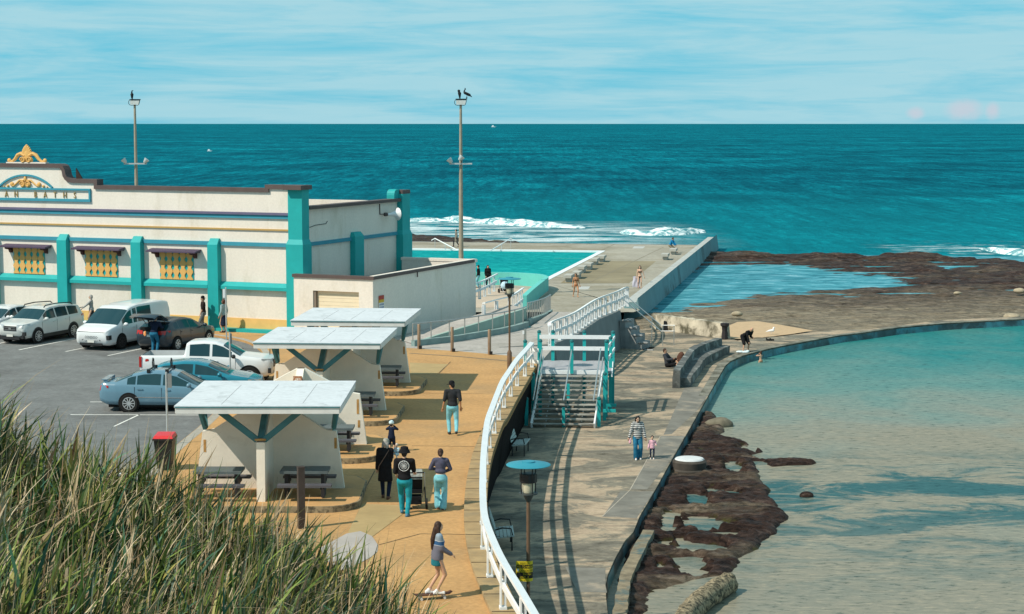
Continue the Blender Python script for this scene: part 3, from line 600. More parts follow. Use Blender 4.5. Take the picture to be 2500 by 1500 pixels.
# ================================================================== PAVILION
m_cream = M('cream_render', (.765, .695, .615), .85, .035, 1.2, .12, 60, spec=.15, stain=(.60, .53, .42), stainpos=(.55, .82), sscale=.9, stretch=(1, 1, .28), speck=(9, .06))
m_teal = M('teal_paint', (.014, .36, .36), .6, .07, 2, .1, 40, spec=.3)
m_band = M('blue_band_paint', (.045, .27, .36), .6, .08, 2, spec=.3)
m_purple = M('mauve_paint', (.13, .12, .20), .6, .1, 2, spec=.3)
m_brown = M('brown_coping_paint', (.105, .075, .070), .6, .12, 2, spec=.3)
m_gold = M('ochre_paint', (.70, .40, .125), .6, .06, 3, spec=.3)
m_goldline = M('gold_moulding', (.48, .30, .10), .6, .06, 3, spec=.3)
m_dado = M('ochre_dado', (.76, .46, .16), .75, .08, 2, .1, 40)
m_hood = M('plum_hood', (.085, .060, .10), .6, .1, 2, spec=.3)
m_letter = M('brass_letters', (.33, .23, .09), .5, .1, 4, spec=.4)
m_black = M('black_plastic', (.012, .012, .013), .5, .2, 4, spec=.4)
m_roofdark = M('dark_roof', (.035, .025, .022), .8, .3, 3)
CRN = G(736, 816); BRZ = -math.atan2(.383, .924)
PAV = thing('pavilion', 'long cream and teal bathing pavilion with ochre lattice windows and lettered parapet', 'building', CRN, BRZ)
def loc2w(root, p): return root.matrix_basis @ Vector(p)
def prism_xz(mb, poly, y0, y1):      # polygon in local x,z extruded along y
    mb.prism([(p[0], p[1]) for p in poly], -y1, -y0, Matrix(((1, 0, 0, 0), (0, 0, -1, 0), (0, 1, 0, 0), (0, 0, 0, 1))))
def arc(cx, cz, r, a0, a1, n=6): return [(cx + r * math.cos(a0 + (a1 - a0) * i / n), cz + r * math.sin(a0 + (a1 - a0) * i / n)) for i in range(n + 1)]
CX = -16.25
# parapet line, right of the centre (x, z of the coping top)
half = [(0.15, 7.31), (-1.9, 7.31), (-1.9, 7.14), (-11.75, 7.16), (-11.75, 7.46), (-13.35, 7.46)] + [(-13.35 + .0 - .35 * math.sin(t), 7.46 + .35 * (1 - math.cos(t))) for t in (.4, .8, 1.2)] + [(-13.72, 7.9)] + [(-14.12 + .4 * math.cos(t), 7.83 + .4 * math.sin(t)) for t in (.3, .8, 1.2, 1.57)]
full = half + [(2 * CX - x, z) for x, z in reversed(half)]
wall_poly = [(x, z - .20) for x, z in full] + [(2 * CX - .15, -.2), (.15, -.2)]
wp = [(min(x, -.0) if x > -1 else x, z) for x, z in wall_poly]
mb = MB(); prism_xz(mb, wp, .0, .4); mb.box((-.2, 5.8, 2.97), (.4, 11.0, 6.0 + .3)); mb.box((-16.2, 11.2, 3.0), (31.9, .35, 6.2))
wallo = mb.build('wall', m_cream, PAV)
bm = bmesh.new(); bm.from_mesh(wallo.data); bmesh.ops.triangulate(bm, faces=[f for f in bm.faces if len(f.verts) > 4]); bm.to_mesh(wallo.data); bm.free()
mb = MB()
def ribbon(mb, pts, th, y0, y1):
    n = len(pts); nv = []
    for i in range(n):
        a = pts[max(i - 1, 0)]; b = pts[min(i + 1, n - 1)]
        def nrm(p, q): d = Vector((q[0] - p[0], q[1] - p[1])); d.normalize(); return Vector((-d.y, d.x))
        if 0 < i < n - 1:
            n1, n2 = nrm(a, pts[i]), nrm(pts[i], b); m = (n1 + n2); m = m / max(.35, m.length ** 2) * 2
        else: m = nrm(a, b)
        nv.append(m)
    vs = []
    for p, m in zip(pts, nv):
        q = (p[0] + m.x * th, p[1] + m.y * th); vs += [(p[0], y0, p[1]), (q[0], y0, q[1]), (q[0], y1, q[1]), (p[0], y1, p[1])]
    fs = [(i * 4 + k, i * 4 + (k + 1) % 4, i * 4 + 4 + (k + 1) % 4, i * 4 + 4 + k) for i in range(n - 1) for k in range(4)]
    mb.add(vs, fs + [(3, 2, 1, 0), tuple((n - 1) * 4 + k for k in range(4))])
ribbon(mb, [(x, z) for x, z in full], .20, -.10, .46)
mb.box((-.02, 5.7, 6.18), (.56, 10.3, .16)); mb.build('coping', m_brown, PAV)
mb = MB(); mb.box((-16, 5.8, 5.55), (31.4, 10.4, .1)); mb.build('roof', m_roofdark, PAV)
# bands
segs = [(-4.85, -.6), (-9.33, -5.2), (-13.85, -9.7), (-18.3, -14.15), (-22.8, -18.9)]
def band(name, m, z0, z1, d, xr=(-32, -.55), y_in=.0):
    mb = MB(); mb.box(((xr[0] + xr[1]) / 2, y_in - d / 2, (z0 + z1) / 2), (xr[1] - xr[0], d, z1 - z0)); return mb.build(name, m, PAV)
band('band', m_purple, 5.82, 5.94, .16); band('band', m_band, 5.64, 5.82, .09); band('moulding', m_goldline, 5.05, 5.13, .07)
for a, b in segs:
    band('band', m_band, 4.26, 4.45, .10, (a + .31, b))
    mb = MB(); x0, x1 = a + .31, b
    mb.add([(x0, -.02, 2.46), (x1, -.02, 2.46), (x1, -.24, 2.26), (x0, -.24, 2.26), (x0, -.24, 2.10), (x1, -.24, 2.10), (x1, 0, 2.10), (x0, 0, 2.10)], [(0, 1, 2, 3), (3, 2, 5, 4), (4, 5, 6, 7), (0, 3, 4, 7), (1, 6, 5, 2)])
    mb.build('sill_band', m_teal, PAV)
band('dado', m_dado, .15, .66, .03); mb = MB(); mb.box((-16.1, -.24, .06), (31.5, .48, .20)); mb.build('plinth', m_teal, PAV)
# pilasters
def pilaster(x, top, y=0, along=0):
    mb = MB(); w_, d = .58, .36; sh = top - .30
    mb.add([(x - w_ / 2 - .03, -d, -.1), (x + w_ / 2 + .03, -d, -.1), (x + w_ / 2, -d, sh), (x - w_ / 2, -d, sh), (x - w_ / 2 - .03, 0, -.1), (x + w_ / 2 + .03, 0, -.1), (x + w_ / 2, 0, sh), (x - w_ / 2, 0, sh), (x - w_ / 2 + .04, -.12, top), (x + w_ / 2 - .04, -.12, top), (x + w_ / 2 - .04, 0, top), (x - w_ / 2 + .04, 0, top)],
           [(0, 1, 2, 3), (1, 5, 6, 2), (4, 0, 3, 7), (3, 2, 9, 8), (2, 6, 10, 9), (7, 3, 8, 11), (8, 9, 10, 11)])
    return mb.build('pilaster', m_teal, PAV)
for i in range(1, 5): pilaster(-.27 - 4.53 * i, 4.60)
mb = MB(); x0, x1 = -.60, .34     # corner pier, thicker below
def pier(mb, x0, x1, y0, y1, z0, zs, zt):
    a = .06
    mb.box(((x0 + x1) / 2, (y0 + y1) / 2, (z0 + zs) / 2), (x1 - x0, y1 - y0, zs - z0))
    p = [(x0, y0), (x1, y0), (x1, y1), (x0, y1)]; q = [(x0 + a, y0 + .14), (x1 - a - .04, y0 + .14), (x1 - a - .04, y1 - .05), (x0 + a, y1 - .05)]
    mb.add([(*k, zs) for k in p] + [(*k, zs + .24) for k in q], [(i, (i + 1) % 4, 4 + (i + 1) % 4, 4 + i) for i in range(4)])
    mb.box(((q[0][0] + q[1][0]) / 2, (q[0][1] + q[2][1]) / 2, (zs + .24 + zt) / 2), (q[1][0] - q[0][0], q[2][1] - q[0][1], zt - zs - .24))
pier(mb, x0, x1, -.38, .52, -.1, 4.42, 7.10); mb.build('pilaster', m_teal, PAV)
mb = MB(); mb.box((-.13, .0, 7.20), (1.0, 1.12, .215)); mb.build('pier_cap', m_brown, PAV)
# side wall trim
mb = MB(); mb.box((.05, 3.1, 4.37), (.10, 4.3, .18)); mb.box((.05, 8.3, 4.37), (.10, 4.6, .18)); mb.build('band', m_band, PAV)
mb = MB(); mb.box((.15, 5.72, 2.2), (.30, 1.0, 4.6)); mb.add([(0, 5.22, 4.5), (.3, 5.22, 4.5), (.3, 6.22, 4.5), (0, 6.22, 4.5), (0, 5.32, 4.72), (.16, 5.32, 4.72), (.16, 6.12, 4.72), (0, 6.12, 4.72)], [(0, 1, 5, 4), (1, 2, 6, 5), (2, 3, 7, 6), (4, 5, 6, 7)]); mb.build('pilaster', m_teal, PAV)
mb = MB(); pier(mb, -.5, .42, 10.6, 11.75, -2.2, 4.3, 6.5); mb.build('pilaster', m_teal, PAV)
mb = MB(); mb.box((-.15, 11.3, 6.6), (.9, .95, .20)); mb.build('pier_cap', m_brown, PAV)
mb = MB(); mb.prism([(10.2, 6.26)] + [(10.5 - .3 * math.cos(t), 6.45 + .3 * math.sin(t)) for t in (0, .4, .8, 1.2, 1.57)] + [(10.85, 6.75), (10.85, 6.26)], -.35, .10, Matrix(((0, 0, 1, 0), (1, 0, 0, 0), (0, 1, 0, 0), (0, 0, 0, 1)))); mb.build('parapet_curl', m_teal, PAV)
mb = MB(); mb.tube([(.025, .9, 5.20), (.025, 1.5, 5.28), (.025, 2.6, 5.30), (.025, 2.75, 5.42)], .016, 5); mb.build('cable', m_black, PAV)
# windows
def window(cx):
    WN = None
    mb = MB(); mb.box((cx, -.004, 3.19), (1.98, .07, 1.46)); WN = mb.build('window', m_teal, PAV); WN['label'] = 'ochre lattice window under a plum hood'
    mb = MB(); n = 5; wd = 1.98 / n
    for k in range(n):
        xc = cx - 1.98 / 2 + wd * (k + .5); prof = []
        segn = 18
        for j in range(segn + 1):
            t = j / segn; ph = t * 3.5
            hw = wd * (.36 + .135 * math.cos(2 * math.pi * ph + (math.pi if False else 0)))
            prof.append((hw, 2.47 + 1.44 * t))
        poly = [(xc + a, z) for a, z in prof] + [(xc - a, z) for a, z in reversed(prof)]
        prism_xz(mb, poly, -.085, -.036)
    mb.build('lattice', m_gold, WN)
    mb = MB(); mb.add([(cx - 1.46, -.02, 4.02), (cx + 1.46, -.02, 4.02), (cx + 1.46, -.60, 3.93), (cx - 1.46, -.60, 3.93), (cx - 1.46, -.60, 3.86), (cx + 1.46, -.60, 3.86), (cx + 1.40, -.02, 3.84), (cx - 1.40, -.02, 3.84)],
                      [(0, 1, 2, 3), (3, 2, 5, 4), (4, 5, 6, 7), (0, 3, 4, 7), (1, 6, 5, 2)]); mb.build('hood', m_hood, WN)
    for sx in (-1, 1):
        mb = MB(); x = cx + sx * 1.12
        mb.prism([(0, 3.85), (-.50, 3.85), (-.46, 3.77), (-.18, 3.72), (-.12, 3.58), (0, 3.55)], x - .08, x + .08, Matrix(((0, 0, 1, 0), (1, 0, 0, 0), (0, 1, 0, 0), (0, 0, 0, 1)))); mb.build('bracket', M('bracket_brown', (.10, .035, .03), .6), WN)
for cx in (-7.1, -11.63, -16.15): window(cx)
# lettered panel, arch and crest
mb = MB()
for z in (6.92, 6.36): mb.box((CX, -.05, z), (8.12, .10, .10 if z > 6.5 else .14))
for sx in (-1, 1): mb.box((CX + sx * 4.01, -.045, 6.64), (.10, .09, .47))
R_ = (1.66 ** 2 + .62 ** 2) / (2 * .62); a_ = math.asin(1.66 / R_); ap = [(CX + R_ * math.sin(t), 6.96 + .62 - R_ + R_ * math.cos(t)) for t in [-a_ + 2 * a_ * i / 16 for i in range(17)]]
ribbon(mb, list(reversed(ap)), -.09, -.09, 0); mb.build('sign_frame', m_band, PAV)
def text_mesh(body, size, ext=.01, font_scale=(1, 1)):
    cu = bpy.data.curves.new('t', 'FONT'); cu.body = body; cu.size = size; cu.extrude = ext; cu.align_x = 'CENTER'; cu.align_y = 'BOTTOM_BASELINE'; cu.resolution_u = 3
    ob = bpy.data.objects.new('t', cu); COL.objects.link(ob); bpy.context.view_layer.update()
    me = bpy.data.meshes.new_from_object(ob.evaluated_get(bpy.context.evaluated_depsgraph_get())); bpy.data.objects.remove(ob); bpy.data.curves.remove(cu)
    vs = [v.co.copy() for v in me.vertices]; fs = [tuple(p.vertices) for p in me.polygons]; bpy.data.meshes.remove(me); return vs, fs
for i, chh in enumerate('OCEAN BATHS'):
    if chh == ' ': continue
    mb = MB()
    vs, fs = text_mesh(chh, .46, .02); x = CX + (i - 5) * .615
    mb.add([(x + p.x * .72, -.03 - p.z, 6.47 + p.y * .98) for p in vs], fs); mb.build('letter', m_letter, PAV)
def spiral(mb, c, r, tr, sgn, y=-.05, th=.05, n=20, turns=1.3, a0=0):
    pts = [(c[0] + sgn * r * (1 - i / n * .75) * math.cos(a0 + i / n * turns * 2 * math.pi), y, c[1] + r * (1 - i / n * .75) * math.sin(a0 + i / n * turns * 2 * math.pi)) for i in range(n + 1)]
    mb.tube(pts, tr, 6)
for sx in (-1, 1):   # ornament inside the arch
    mb = MB()
    mb.ell((CX + sx * .17, -.04, 7.14), (.17, .06, .17), n=12); spiral(mb, (CX + sx * .17, 7.14), .17, .03, sx, -.09)
    mb.tube([(CX + sx * .10, -.05, 7.34), (CX + sx * .35, -.05, 7.36), (CX + sx * .55, -.05, 7.2), (CX + sx * .75, -.05, 7.06), (CX + sx * .9, -.05, 7.06)], [.05, .05, .045, .04, .03], 7)
    mb.ell((CX + sx * .86, -.04, 7.15), (.12, .06, .12), n=10); mb.ell((CX + sx * 1.13, -.04, 7.06), (.08, .05, .07), n=10); mb.ell((CX + sx * 1.36, -.04, 7.02), (.05, .04, .04), n=8); mb.build('arch_scroll', m_gold, PAV, smooth=True)
mb = MB(); mb.ell((CX, -.05, 7.42), (.09, .06, .15), n=10); mb.build('arch_finial', m_gold, PAV, smooth=True)
mb = MB()   # crest on the parapet
for k in range(-4, 5):
    a = k * .155; L_ = .92 - abs(k) * .055; mb.cap((CX + math.sin(a) * .15, .16, 8.40), .05, (CX + math.sin(a) * L_ * .62, .15, 8.22 + math.cos(a) * L_), .075, 8)
mb.ell((CX, .17, 8.62), (.26, .10, .46), n=14); 
for sx in (-1, 1):
    mb.ell((CX + sx * .20, .12, 8.40), (.20, .10, .17), n=12); spiral(mb, (CX + sx * .20, 8.40), .17, .035, sx, .02)
    mb.tube([(CX + sx * .12, .15, 8.62), (CX + sx * .38, .15, 8.74), (CX + sx * .58, .15, 8.66), (CX + sx * .74, .15, 8.46), (CX + sx * .92, .15, 8.33), (CX + sx * 1.10, .15, 8.32)], [.09, .10, .10, .085, .07, .05], 8)
    mb.ell((CX + sx * 1.13, .15, 8.38), (.12, .07, .11), n=10)
mb.build('crest', m_gold, PAV, smooth=True)
mb = MB(); mb.box((CX, .18, 8.25), (2.5, .3, .09)); mb.build('crest_base', m_cream, PAV)
mb = MB(); mb.add([(-13.42, .45, 7.46), (-13.05, .45, 7.46), (-13.42, .45, 8.0), (-13.42, .53, 7.46), (-13.05, .53, 7.46), (-13.42, .53, 8.0)], [(0, 1, 2), (3, 5, 4), (0, 3, 4, 1), (1, 4, 5, 2), (2, 5, 3, 0)]); mb.build('brace', m_roofdark, PAV)

# ================================================================== ANNEX
ANX = thing('annex', 'low cream flat roofed annex with roller door beside the pavilion', 'building', CRN, BRZ)
y0 = -1.52
mb = MB(); h = 2.95
def wallbox(mb, x0, x1, ya, yb, z0, z1): mb.box(((x0 + x1) / 2, (ya + yb) / 2, (z0 + z1) / 2), (x1 - x0, yb - ya, z1 - z0))
wallbox(mb, .46, 1.5, y0, y0 + .25, -.2, h); wallbox(mb, 3.97, 4.72, y0, y0 + .25, -.2, h); wallbox(mb, 1.5, 3.97, y0 + .001, y0 + .25, 2.33, h - .001)
wallbox(mb, 4.47, 4.721, y0 + .25, 10.6, -2.2, h); wallbox(mb, .46, 4.47, 10.35, 10.601, -2.2, h); wallbox(mb, .44, .66, y0 + .25, 0.5, -.2, h - .002)
mb.build('wall', m_cream, ANX)
mb = MB(); z = h + .075
wallbox(mb, .40, 4.79, y0 - .07, y0 + .27, h, h + .15); wallbox(mb, 4.45, 4.79, y0 + .27, 10.32, h, h + .15); mb.build('coping', m_brown, ANX)
mb = MB(); wallbox(mb, .42, 4.79, 10.32, 10.66, h, h + .15); wallbox(mb, 4.50, 4.74, y0 + .1, 10.6, h + .151, h + .17); mb.build('coping', m_cream, ANX)
mb = MB(); wallbox(mb, .5, 4.46, y0 + .26, 10.34, 2.30, 2.40); mb.build('roof', m_roofdark, ANX)
mb = MB()
for k in range(13): mb.box((2.735, y0 + .20, .09 + k * .18), (2.47, .03, .172))
mb.build('roller_door', M('door_cream', (.80, .68, .49), .6, .05, 2), ANX)
mb = MB(); wallbox(mb, 1.51, 1.62, y0 + .05, y0 + .2, 0, 2.32); wallbox(mb, 1.62, 1.66, y0 + .16, y0 + .19, 0, 2.3); mb.build('door_track', M('track_steel', (.25, .2, .16), .5), ANX)
mb = MB(); mb.tube([(4.73, 3.2, 3.05), (4.80, 3.2, 2.98), (4.80, 3.2, 2.72)], .03, 6); mb.build('downpipe', m_brown, ANX)
# warning sign on the annex wall
sg = thing('warning_sign', 'red, yellow and white notice fixed to the shaded annex wall', 'sign', loc2w(ANX, (4.74, -.70, 1.46)), BRZ)
for z0, z1, c, nm in ((.48, .68, (.42, .05, .03), 'sign_top'), (.34, .48, (.62, .40, .02), 'sign_middle'), (.0, .34, (.75, .75, .72), 'sign_bottom')):
    mb = MB(); mb.box((.012, 0, (z0 + z1) / 2), (.02, .52, z1 - z0)); mb.build(nm, M('sign_' + nm, c, .5), sg)
for r_ in range(2):
    for k in range(4): mb = MB(); mb.box((.025, -.18 + .12 * k, .25 - .14 * r_), (.006, .06, .09)); mb.build('sign_symbol', M('sign_blue', (.05, .12, .3), .5), sg)
# horn loudspeaker
hs = thing('horn_loudspeaker', 'white horn loudspeaker fixed high on the side wall of the pavilion', 'loudspeaker', loc2w(PAV, (.02, 8.6, 5.6)), BRZ)
axh = Matrix(((0, 0, 1), (1, 0, 0), (0, 1, 0)))
RY = Matrix.Rotation(math.radians(58), 3, 'Z') @ axh
mb = MB(); o_ = Vector((.25, .35, -.12)); mb.lathe([(.05, 0), (.07, .2), (.13, .42), (.24, .62), (.33, .68), (.34, .70), (.31, .69), (.12, .45), (.03, .3)], 18, o_, RY); mb.build('horn', m_white, hs, smooth=True)
mb = MB(); mb.tube([(.0, 0, .45), (.02, 0, -.1), o_ + Vector((0, .06, 0))], .03, 6); mb.lathe([(.09, -.16), (.10, -.15), (.10, .02), (.06, .03)], 12, o_, RY); mb.build('mount', m_brown, hs)

# ================================================================== LOOKOUT TERRACE BY THE POOL
tw_px = [(1276, 723), (1286, 722), (1300, 709), (1318, 694), (1336, 680), (1339, 676), (1330, 671.5), (1310, 668.5), (1260, 665.5), (1200, 664.5), (1150, 664), (1090, 664)]
TW = [G(*p, -.94) for p in tw_px]; TWc = [TW[1]] + catmull([TW[2], TW[3], TW[4], TW[5], TW[6], TW[7], TW[8], TW[9], TW[10], TW[11]], 4)
mb = MB(); mb.sweep([Vector((p.x, p.y, 0)) for p in TWc], [(.0, LOW - .1), (.0, -.94), (.34, -.94), (.34, LOW - .1)])
m_tealw = M('sea_green_render', (.13, .52, .47), .7, .06, 1.5, .1, 30)
tag(mb.build('terrace_wall', m_tealw), 'curved sea green wall round the small terrace beside the pool', 'wall')
sheet('terrace_floor', [G(*p, LOW) for p in ((1278, 752), (1338, 716), (1330, 708), (1200, 703), (1090, 703), (1090, 752))], LOW + .012, M('terrace_paving', (.50, .40, .31), .85, .1, 1))
# steel handrail with kerb beside the ramp (two runs)
m_rail = M('galvanised_rail', (.42, .42, .40), .4, .1, 4, metal=.6)
m_infill = M('green_panel', (.30, .42, .37), .8, .08, 2)
m_hk = M('green_kerb', (.22, .31, .30), .85, .2, 2)
def handrail(base, hgt, step, label, infill=True):
    t = thing('handrail', label, 'handrail', base[0]); o = base[0]
    P = [p - o for p in base]
    mb = MB(); mb.sweep(P, [(-.12, -.1), (-.12, .28), (.12, .28), (.12, -.1)]); mb.build('kerb', m_hk, t)
    mb = MB(); mb.tube([p + Vector((0, 0, hgt)) for p in P], .032, 7); mb.build('rail', m_rail, t)
    for p in resample(P, step):
        mb = MB(); mb.tube([p + Vector((0, 0, .25)), p + Vector((0, 0, hgt))], .026, 6); mb.build('post', m_rail, t)
    return t
h1 = catmull([G(1008, 846, 0), G(1060, 840, 0), G(1112, 834, 0), G(1160, 826, 0), G(1215, 817, 0), G(1260, 807, 0), G(1286, 799, 0)], 4)
handrail(h1, 1.05, 1.15, 'long steel handrail on a green kerb beside the annex ramp')
h2 = catmull([G(1288, 793, -.0), G(1310, 786, -.15), G(1330, 778, -.25), G(1344, 768, -.4)], 4)
handrail(h2, 1.12, .52, 'short steel handrail below the sea green terrace wall')
# low retaining wall of the ramp beside the annex, behind the rail
mb = MB(); wl = catmull([G(1012, 846, 0), G(1060, 838, 0), G(1112, 830, 0), G(1174, 818, 0), G(1230, 806, 0), G(1286, 793, 0)], 3); k = len(wl)
hh = [.08 + .75 * (i / (k - 1)) ** .8 for i in range(k)]
vs = []
for p, q in zip(wl, hh): vs += [(p.x, p.y + .35, -.1), (p.x, p.y + .35, q), (p.x - .08, p.y + .6, q), (p.x - .08, p.y + .6, -.1)]
mb.add(vs, [(i * 4 + j, i * 4 + (j + 1) % 4, i * 4 + 4 + (j + 1) % 4, i * 4 + 4 + j) for i in range(k - 1) for j in range(4)] + [(0, 1, 2, 3), tuple((k - 1) * 4 + j for j in (3, 2, 1, 0))])
tag(mb.build('ramp_wall', m_infill), 'pale green ramp wall rising behind the steel handrail', 'wall')
A0 = loc2w(ANX, (4.75, 1, .0))
mb = MB(); vs = []
for p, q in zip(wl, hh): vs += [(p.x - .07, p.y + .6, q - .05), (p.x - .9, p.y + 2.6, q - .05)]
mb.add(vs, [(i * 2, i * 2 + 2, i * 2 + 3, i * 2 + 1) for i in range(k - 1)]); struct(mb.build('ramp', m_path, fix=False))

# ================================================================== WHITE TIMBER RAILINGS
def railing(base, hgt, spacing, label, posts=None, group=None, mid=.52, wtop=.17, postw=.15):
    o = base[0].copy(); t = thing('white_railing', label, 'railing', o, group=group); P = [p - o for p in base]
    mb = MB(); mb.sweep([p + Vector((0, 0, hgt)) for p in P], [(-wtop / 2, -.05), (wtop / 2, -.075), (wtop / 2, -.02), (-wtop / 2, .025)]); mb.build('top_rail', m_white, t)
    mb = MB(); mb.sweep([p + Vector((0, 0, mid)) for p in P], [(-.025, -.07), (-.025, .07), (.025, .07), (.025, -.07)]); mb.build('mid_rail', m_white, t)
    rs = resample(P, spacing)
    for i, p in enumerate(rs):
        q = rs[min(i + 1, len(rs) - 1)] - rs[max(i - 1, 0)]; a = math.atan2(q.y, q.x)
        mb = MB()
        for s in (-1, 1):
            off = Vector((-math.sin(a), math.cos(a), 0)) * s * .045
            mb.box(p + off + Vector((0, 0, hgt / 2 - .05)), (postw, .035, hgt - .12), a)
        mb.box(p + Vector((0, 0, .03)), (postw + .03, .15, .06), a)
        mb.build('post', m_white, t)
    return t
rp_px = [(1299, 897), (1281, 919.5), (1260.6, 945), (1244.5, 972), (1227, 1002), (1215, 1034), (1203, 1069), (1191, 1107), (1185, 1150), (1181, 1200), (1179, 1250), (1179, 1310), (1184, 1370), (1206, 1437), (1232, 1495), (1268, 1560), (1310, 1640)]
RB = catmull([G(*p, .09) for p in rp_px], 4)
railing(RB, 1.06, 2.75, 'long curving white timber railing above the lower concourse')
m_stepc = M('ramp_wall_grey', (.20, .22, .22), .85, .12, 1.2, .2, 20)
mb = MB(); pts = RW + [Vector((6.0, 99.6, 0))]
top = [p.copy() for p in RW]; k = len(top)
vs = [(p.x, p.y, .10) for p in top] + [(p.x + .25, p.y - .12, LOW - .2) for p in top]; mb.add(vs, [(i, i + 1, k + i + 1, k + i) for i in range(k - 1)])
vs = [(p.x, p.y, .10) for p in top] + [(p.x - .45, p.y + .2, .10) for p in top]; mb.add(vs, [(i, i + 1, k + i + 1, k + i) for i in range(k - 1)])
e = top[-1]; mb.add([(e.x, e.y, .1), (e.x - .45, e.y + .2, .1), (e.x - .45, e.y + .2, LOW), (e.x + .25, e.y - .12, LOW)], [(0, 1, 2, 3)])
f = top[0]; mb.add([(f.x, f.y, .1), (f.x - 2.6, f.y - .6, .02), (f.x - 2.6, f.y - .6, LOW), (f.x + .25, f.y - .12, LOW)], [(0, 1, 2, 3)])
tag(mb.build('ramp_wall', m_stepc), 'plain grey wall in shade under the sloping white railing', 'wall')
rr = catmull([G(1342, 850, .1), RW[0] + Vector((-.15, .1, .1)), RW[1] + Vector((-.2, .1, .1)), RW[2] + Vector((-.2, .1, .1)), Vector((5.75, 99.6, .1)), Vector((6.6, 105, -.15)), Vector((7.15, 112, -.95))], 5)
railing(rr[:21], 1.05, 1.06, 'white picket railing along the upper grey wall leading to the pool', postw=.20)
railing(rr[20:], 1.05, 1.2, 'last short length of white railing stepping down to the pool deck', postw=.20)
# white railings by the terrace steps
wr = [G(1160, 745, -.5), G(1174, 735, -.65), G(1197, 722, -.9), G(1213, 713, -1.1)]
railing(catmull([AT(1158, 716, 100) - Vector((0, 0, .45)), AT(1178, 704, 104) - Vector((0, 0, .55)), AT(1196, 693, 108) - Vector((0, 0, .6)), AT(1213, 684, 112) - Vector((0, 0, .6))], 3), 1.0, 2.6, 'white railing climbing beside the annex towards two people in dark coats', postw=.22)
railing(catmull([G(1181, 797, 0), G(1218, 786, 0), G(1243, 780, 0)], 3), 1.22, 1.9, 'white railing with a heavy square end post behind the long handrail', postw=.24)
railing(catmull([G(1243, 780, 0), G(1262, 766, -.3), G(1277, 752, -.7)], 3), 1.22, 2.8, 'white railing rising to the end of the sea green terrace wall', postw=.22)
# ================================================================== TEAL AND WHITE TIMBER STAIRS
ST = thing('timber_stairs', 'teal and white timber stairs with grey treads down to the lower concourse', 'stairs', (2.5, 75.6, 0), math.radians(-4))
m_tread = M('weathered_tread', (.38, .37, .33), .85, .3, 3, .4, 20, stain=(.07, .07, .065), stainpos=(.45, .62), sscale=2.0, stretch=(.4, 2, 2))
m_steel = M('stainless_rail', (.62, .62, .60), .3, .05, 4, metal=.8)
m_riser = M('stair_dark', (.035, .032, .03), .8, .3, 3)
N_, RISE, RUN = 12, 1.9 / 12, .265; hw = 1.22
for k in range(1, N_):
    mb = MB(); mb.box((-.02 * k, -.02 - RUN * k, -RISE * k - .02), (2 * hw + .1, .25, .045)); mb.build('tread', m_tread, ST)
for sx in (-hw - .05, hw + .05):
    mb = MB(); a = Vector((sx, .0, -.12)); b = Vector((sx - .24, -RUN * N_ + .05, LOW + .10)); mb.beam(a, b, .06, .26); mb.build('stringer', m_white if abs(sx) > 1 else m_riser, ST)
for sx in (-.75, .05, .70):
    for k in range(1, N_):
        mb = MB(); mb.box((sx - .02 * k, .1 - RUN * k, -RISE * k - .10), (.05, .03, .10)); mb.build('tread_bracket', m_white, ST)
mb = MB(); mb.box((.0, .04, -.06), (2 * hw + .25, .07, .17)); mb.build('fascia', m_white, ST)
mb = MB(); mb.box((.12, 1.75, -.05), (3.05, 3.4, .09)); mb.build('platform', M('platform_deck', (.33, .33, .35), .8, .15, 1.2, stretch=(3, .3, 1)), ST)
mb = MB(); mb.beam((1.68, -.0, -.12), (1.66, 3.45, -.12), .06, .22); mb.build('fascia', m_white, ST)
def post(x, y, z0, z1, s=.14):
    mb = MB(); mb.box((x, y, (z0 + z1) / 2), (s, s, z1 - z0)); p = mb.build('post', m_teal, ST)
    mb = MB(); mb.lathe([(s * .62, 0), (s * .66, .02), (s * .6, .07), (s * .35, .11), (.01, .125)], 10, (x, y, z1)); mb.build('post_cap', M('post_cap_green', (.02, .14, .15), .5), p)
F0 = 1.22
post(-hw - .10, -.02, LOW, F0); post(.0, -.02, -.1, F0); post(hw + .22, -.02, LOW, F0); post(hw + .38, 1.2, LOW, F0); post(hw + .45, 3.3, LOW, F0)
post(-.95, 3.35, LOW, F0); post(.42, 3.35, LOW, F0); post(-1.55, 3.3, LOW, F0); post(-2.0, .75, -.0, 1.1)
for z in (1.05, .55):
    mb = MB(); mb.box((.02, 3.25, z), (3.1, .05, .17)); mb.build('cross_rail', m_white, ST)
    mb = MB(); mb.beam((hw + .32, -.02, z), (hw + .52, 3.3, z), .05, .14); mb.build('cross_rail', m_white, ST)
    mb = MB(); mb.beam((-2.0, .78, z - .2), (-hw - .15, .0, z - .2), .05, .15); mb.build('cross_rail', m_white, ST)
for x, y, z1 in ((-hw - .33, -1.1, -.05), (-hw - .52, -2.55, -.85), (hw + .18, -1.1, .0), (hw - .02, -2.6, -.80)): post(x, y, LOW, z1)
for x, y, z1 in ((-.09, -1.4, -.35), (-.22, -2.85, -1.1)):
    mb = MB(); mb.box((x, y, (z1 + LOW) / 2), (.12, .12, z1 - LOW)); mb.build('post', m_teal, ST)
sl = -RISE / RUN
def hrail(x, dz0, y0=.1, y1=-2.9):
    mb = MB(); mb.tube([(x, y0, dz0 + .02), (x, -.05, dz0), (x - .22, y1, dz0 + sl * -y1 * -1 if False else dz0 + (-RISE / RUN) * (-y1))], .03, 7); mb.build('handrail', m_steel, ST, smooth=True)
hrail(-hw - .02, .92); hrail(-hw + .03, .55); hrail(.0, .92); hrail(hw - .02, .92); hrail(hw + .08, .55)
for y in (-1.1, -2.6):
    mb = MB(); mb.box((hw + .40, y + .6, LOW + .55), (.5, .1, .12)); mb.build('cross_rail', m_teal, ST)
